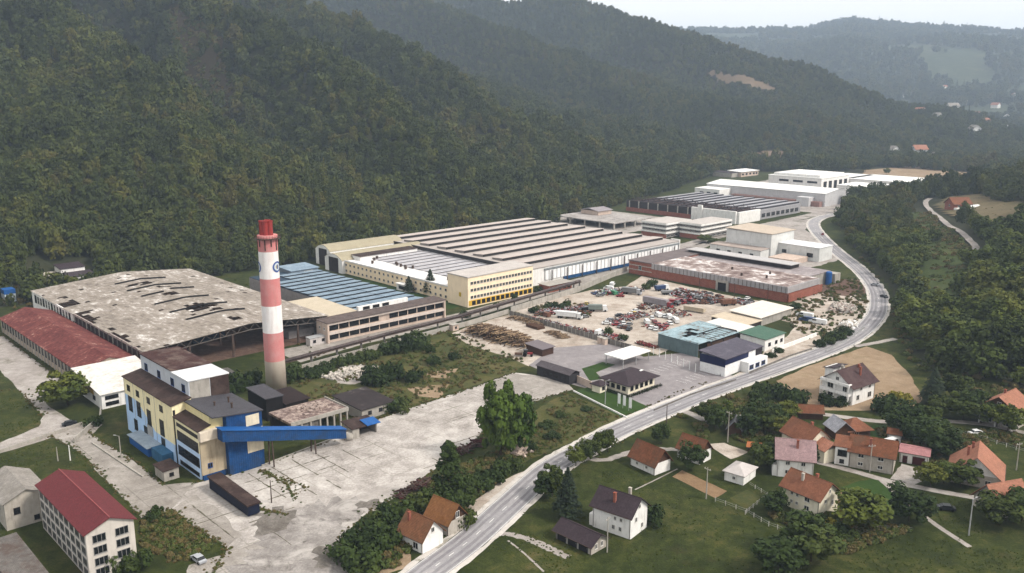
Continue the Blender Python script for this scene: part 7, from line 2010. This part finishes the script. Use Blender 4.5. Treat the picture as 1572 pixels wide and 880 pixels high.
for lw_ in ([(935, 878), (905, 760), (960, 715), (1030, 745), (1190, 800), (1290, 850), (1290, 879)], [(760, 810), (840, 770), (900, 790), (870, 879), (720, 879)], [(0, 700), (70, 678), (130, 700), (150, 735), (110, 725), (0, 745)], [(1300, 860), (1400, 820), (1572, 850), (1572, 879), (1300, 879)], [(1400, 750), (1510, 770), (1520, 840), (1480, 840)], [(870, 730), (935, 705), (960, 735), (920, 745)], [(-5, 600), (40, 622), (66, 645), (0, 675)]):
    strew(lw_, 520, .07, .2, kinds=2)


def edge_weeds(line, n, wid, s0, s1):
    w = [np.array(P(*p)) for p in line]; L = [np.linalg.norm(b - a) for a, b in zip(w[:-1], w[1:])]; tot = sum(L)
    for a, b, l in zip(w[:-1], w[1:], L):
        m = int(n * l / tot); t = rng.uniform(size=m)[:, None]; pts = a + (b - a) * t + rng.normal(size=(m, 2)) * wid * np.abs(rng.normal(size=(m, 1)))
        sx.extend(pts[:, 0]); sy.extend(pts[:, 1]); ssc.extend(rng.uniform(s0, s1, m)); skind.extend(rng.integers(0, 4, m))


for ln_, n_ in (([(300, 742), (395, 716), (470, 690), (527, 668), (600, 636), (700, 604), (790, 572)], 420), ([(878, 600), (835, 612), (800, 618), (745, 662), (712, 692), (650, 735), (590, 772), (548, 803), (520, 835)], 500),
                ([(262, 782), (348, 842), (325, 885)], 200), ([(128, 650), (140, 668), (196, 700), (250, 745)], 160), ([(70, 668), (100, 680), (128, 700), (160, 735), (222, 800), (262, 782)], 220), ([(5, 516), (92, 582), (78, 602)], 160), ([(-5, 600), (30, 600), (66, 640)], 120),
                ([(955, 640), (1090, 585)], 60), ([(700, 850), (760, 800), (830, 745), (930, 690), (1050, 632), (1190, 576), (1290, 540)], 320), ([(780, 762), (830, 712), (960, 645)], 160), ([(395, 722), (430, 735), (470, 750)], 90), ([(335, 742), (365, 765), (410, 785), (440, 790)], 260), ([(405, 722), (440, 745), (455, 770)], 120)):
    edge_weeds(ln_, n_, .7, .10, .34)
skind = np.array(skind)
sx = np.array(sx); sy = np.array(sy); ssc = np.array(ssc)
# keep roads, lanes and the lone hill house clear
keep = np.ones(len(sx), bool)
for ln, w_ in ((ROAD, 5.2), (LANE1, 2.2), (LANE2, 2.0), (HLANE, 3.0)): keep &= poly_dist(sx, sy, [tuple(p[:2]) for p in ln], False) > w_
keep &= np.hypot(sx - hx_, sy - hy_) > 13
sx, sy, ssc, skind = sx[keep], sy[keep], ssc[keep], skind[keep]
m_ = len(sx)
SCRUB = [crown(400 + i, 6, 40, .2, 'low').mesh('foliage', weed if i < 2 else drybush) for i in range(4)]
scatter('undergrowth', sx, sy, ground_h(sx, sy), np.stack([ssc * 1.25, ssc * 1.25, ssc * rng.uniform(.8, 1.5, m_)], 1), rng.uniform(0, 6.28, m_), skind, SCRUB, 'stuff', 'weeds and low scrub on the rough ground')

# bare ground of the felled gully and the open fields on the slopes, laid on the terrain
def drape(name, poly, mat, dz=.4, cell=6, sl_=4):
    w = np.array(poly); lo, hi = w.min(0), w.max(0); nx = max(2, int((hi[0] - lo[0]) / cell)); ny = max(2, int((hi[1] - lo[1]) / cell))
    xs = np.linspace(lo[0], hi[0], nx + 1); ys = np.linspace(lo[1], hi[1], ny + 1); Xg, Yg = np.meshgrid(xs, ys)
    Zg = np.max([ground_h(Xg + a, Yg + b) for a in (-sl_, 0, sl_) for b in (-sl_, 0, sl_)], 0) + dz
    ins = poly_inside((Xg[:-1, :-1] + Xg[1:, 1:]) / 2, (Yg[:-1, :-1] + Yg[1:, 1:]) / 2, [tuple(p) for p in w]); mb = MB()
    vid = {}
    def vv(j, i):
        if (j, i) not in vid: vid[(j, i)] = len(mb.v); mb.v.append((Xg[j, i], Yg[j, i], Zg[j, i]))
        return vid[(j, i)]
    for j in range(ny):
        for i in range(nx):
            if ins[j, i]: mb.f.append((vv(j, i), vv(j, i + 1), vv(j + 1, i + 1), vv(j + 1, i))); mb.m.append(0)
    if mb.f: tag(mb.build(name, mat, None, True), kind='structure')


drape('felled_slope', CLEAR[0], cutover, .2, 5, 1.2)
drape('hill_field', OPEN[0], plain('far dry field', (.2, .145, .095), .95, .2, .02), 1.0, 12)
drape('hill_cutting', OPEN[1], plain('far earth cutting', (.2, .14, .1), .95, .3, .03), 1.0, 10)
drape('hill_meadow', STRIP, ground_mat('hill meadow', [(.36, (.022, .035, .009)), (.5, (.04, .056, .014)), (.62, (.07, .075, .024))], s=(.05, .3, 2), bmp=.8), .1, 5)
drape('clearing', HCL, ground_mat('clearing grass', [(.36, (.06, .055, .025)), (.5, (.1, .08, .04)), (.62, (.16, .12, .07))], s=(.04, .25, 2), bmp=.6), .12, 5)

# ------------------------------------------------------------------ air, light, camera
hz = MB().box(-6900, 6900, -6900, 6900, -1.2, 580).build('haze', None or plain('haze temp', (1, 1, 1)))
m = D.materials.new('haze air'); m.use_nodes = True; nt = m.node_tree; nt.nodes.clear(); out = nt.nodes.new('ShaderNodeOutputMaterial'); pv = nt.nodes.new('ShaderNodeVolumePrincipled')
pv.inputs['Color'].default_value = (.64, .79, 1.0, 1); pv.inputs['Density'].default_value = .000135; pv.inputs['Anisotropy'].default_value = 0.1
nt.links.new(pv.outputs[0], out.inputs['Volume']); hz.data.materials.clear(); hz.data.materials.append(m); tag(hz, None, None, None, 'stuff')

SUN_EL, SUN_AZ = radians(46), radians(112)       # azimuth from the viewing direction, negative = left
w = D.worlds.new('World'); S.world = w; w.use_nodes = True; nt = w.node_tree; nt.nodes.clear()
out = nt.nodes.new('ShaderNodeOutputWorld'); bg = nt.nodes.new('ShaderNodeBackground'); sky = nt.nodes.new('ShaderNodeTexSky')
sky.sky_type = 'NISHITA'; sky.sun_disc = False; sky.sun_elevation = SUN_EL; sky.sun_rotation = SUN_AZ; sky.dust_density = 4.0; sky.air_density = 1.0; sky.ozone_density = 1.0
hs = nt.nodes.new('ShaderNodeHueSaturation'); hs.inputs['Saturation'].default_value = .35
vl = nt.nodes.new('ShaderNodeMix'); vl.data_type = 'RGBA'; vl.inputs[0].default_value = .82; vl.inputs[7].default_value = (5.9, 5.8, 5.6, 1)   # thin white overcast over the blue
nt.links.new(sky.outputs[0], hs.inputs['Color']); nt.links.new(hs.outputs[0], vl.inputs[6]); nt.links.new(vl.outputs[2], bg.inputs['Color']); nt.links.new(bg.outputs[0], out.inputs[0]); bg.inputs['Strength'].default_value = .15
sl = D.lights.new('sun', 'SUN'); sl.energy = 2.3; sl.angle = radians(10); sl.color = (1, .94, .86)
so = D.objects.new('sun', sl); COL.objects.link(so)
dx, dy, dz = sin(SUN_AZ) * cos(SUN_EL), cos(SUN_AZ) * cos(SUN_EL), sin(SUN_EL)
from mathutils import Vector
so.rotation_euler = Vector((dx, dy, dz)).to_track_quat('Z', 'Y').to_euler(); so.location = (0, 0, 400)

cd = D.cameras.new('camera'); co_ = D.objects.new('camera', cd); COL.objects.link(co_)
co_.location = (0, 0, CAMH); co_.rotation_euler = (pi / 2 - TH, 0, 0)
cd.sensor_fit = 'HORIZONTAL'; cd.sensor_width = 36; cd.lens = F / 1572 * 36; cd.clip_start = .5; cd.clip_end = 20000
S.camera = co_
S.view_settings.view_transform = 'Standard'; S.view_settings.look = 'None'; S.view_settings.gamma = 1; S.view_settings.use_curve_mapping = False
S.view_settings.exposure = 0.75
S.cycles.use_denoising = True
S.cycles.max_bounces = 5; S.cycles.diffuse_bounces = 2; S.cycles.glossy_bounces = 2; S.cycles.transmission_bounces = 2; S.cycles.transparent_max_bounces = 4
S.cycles.use_adaptive_sampling = True; S.cycles.adaptive_threshold = .02
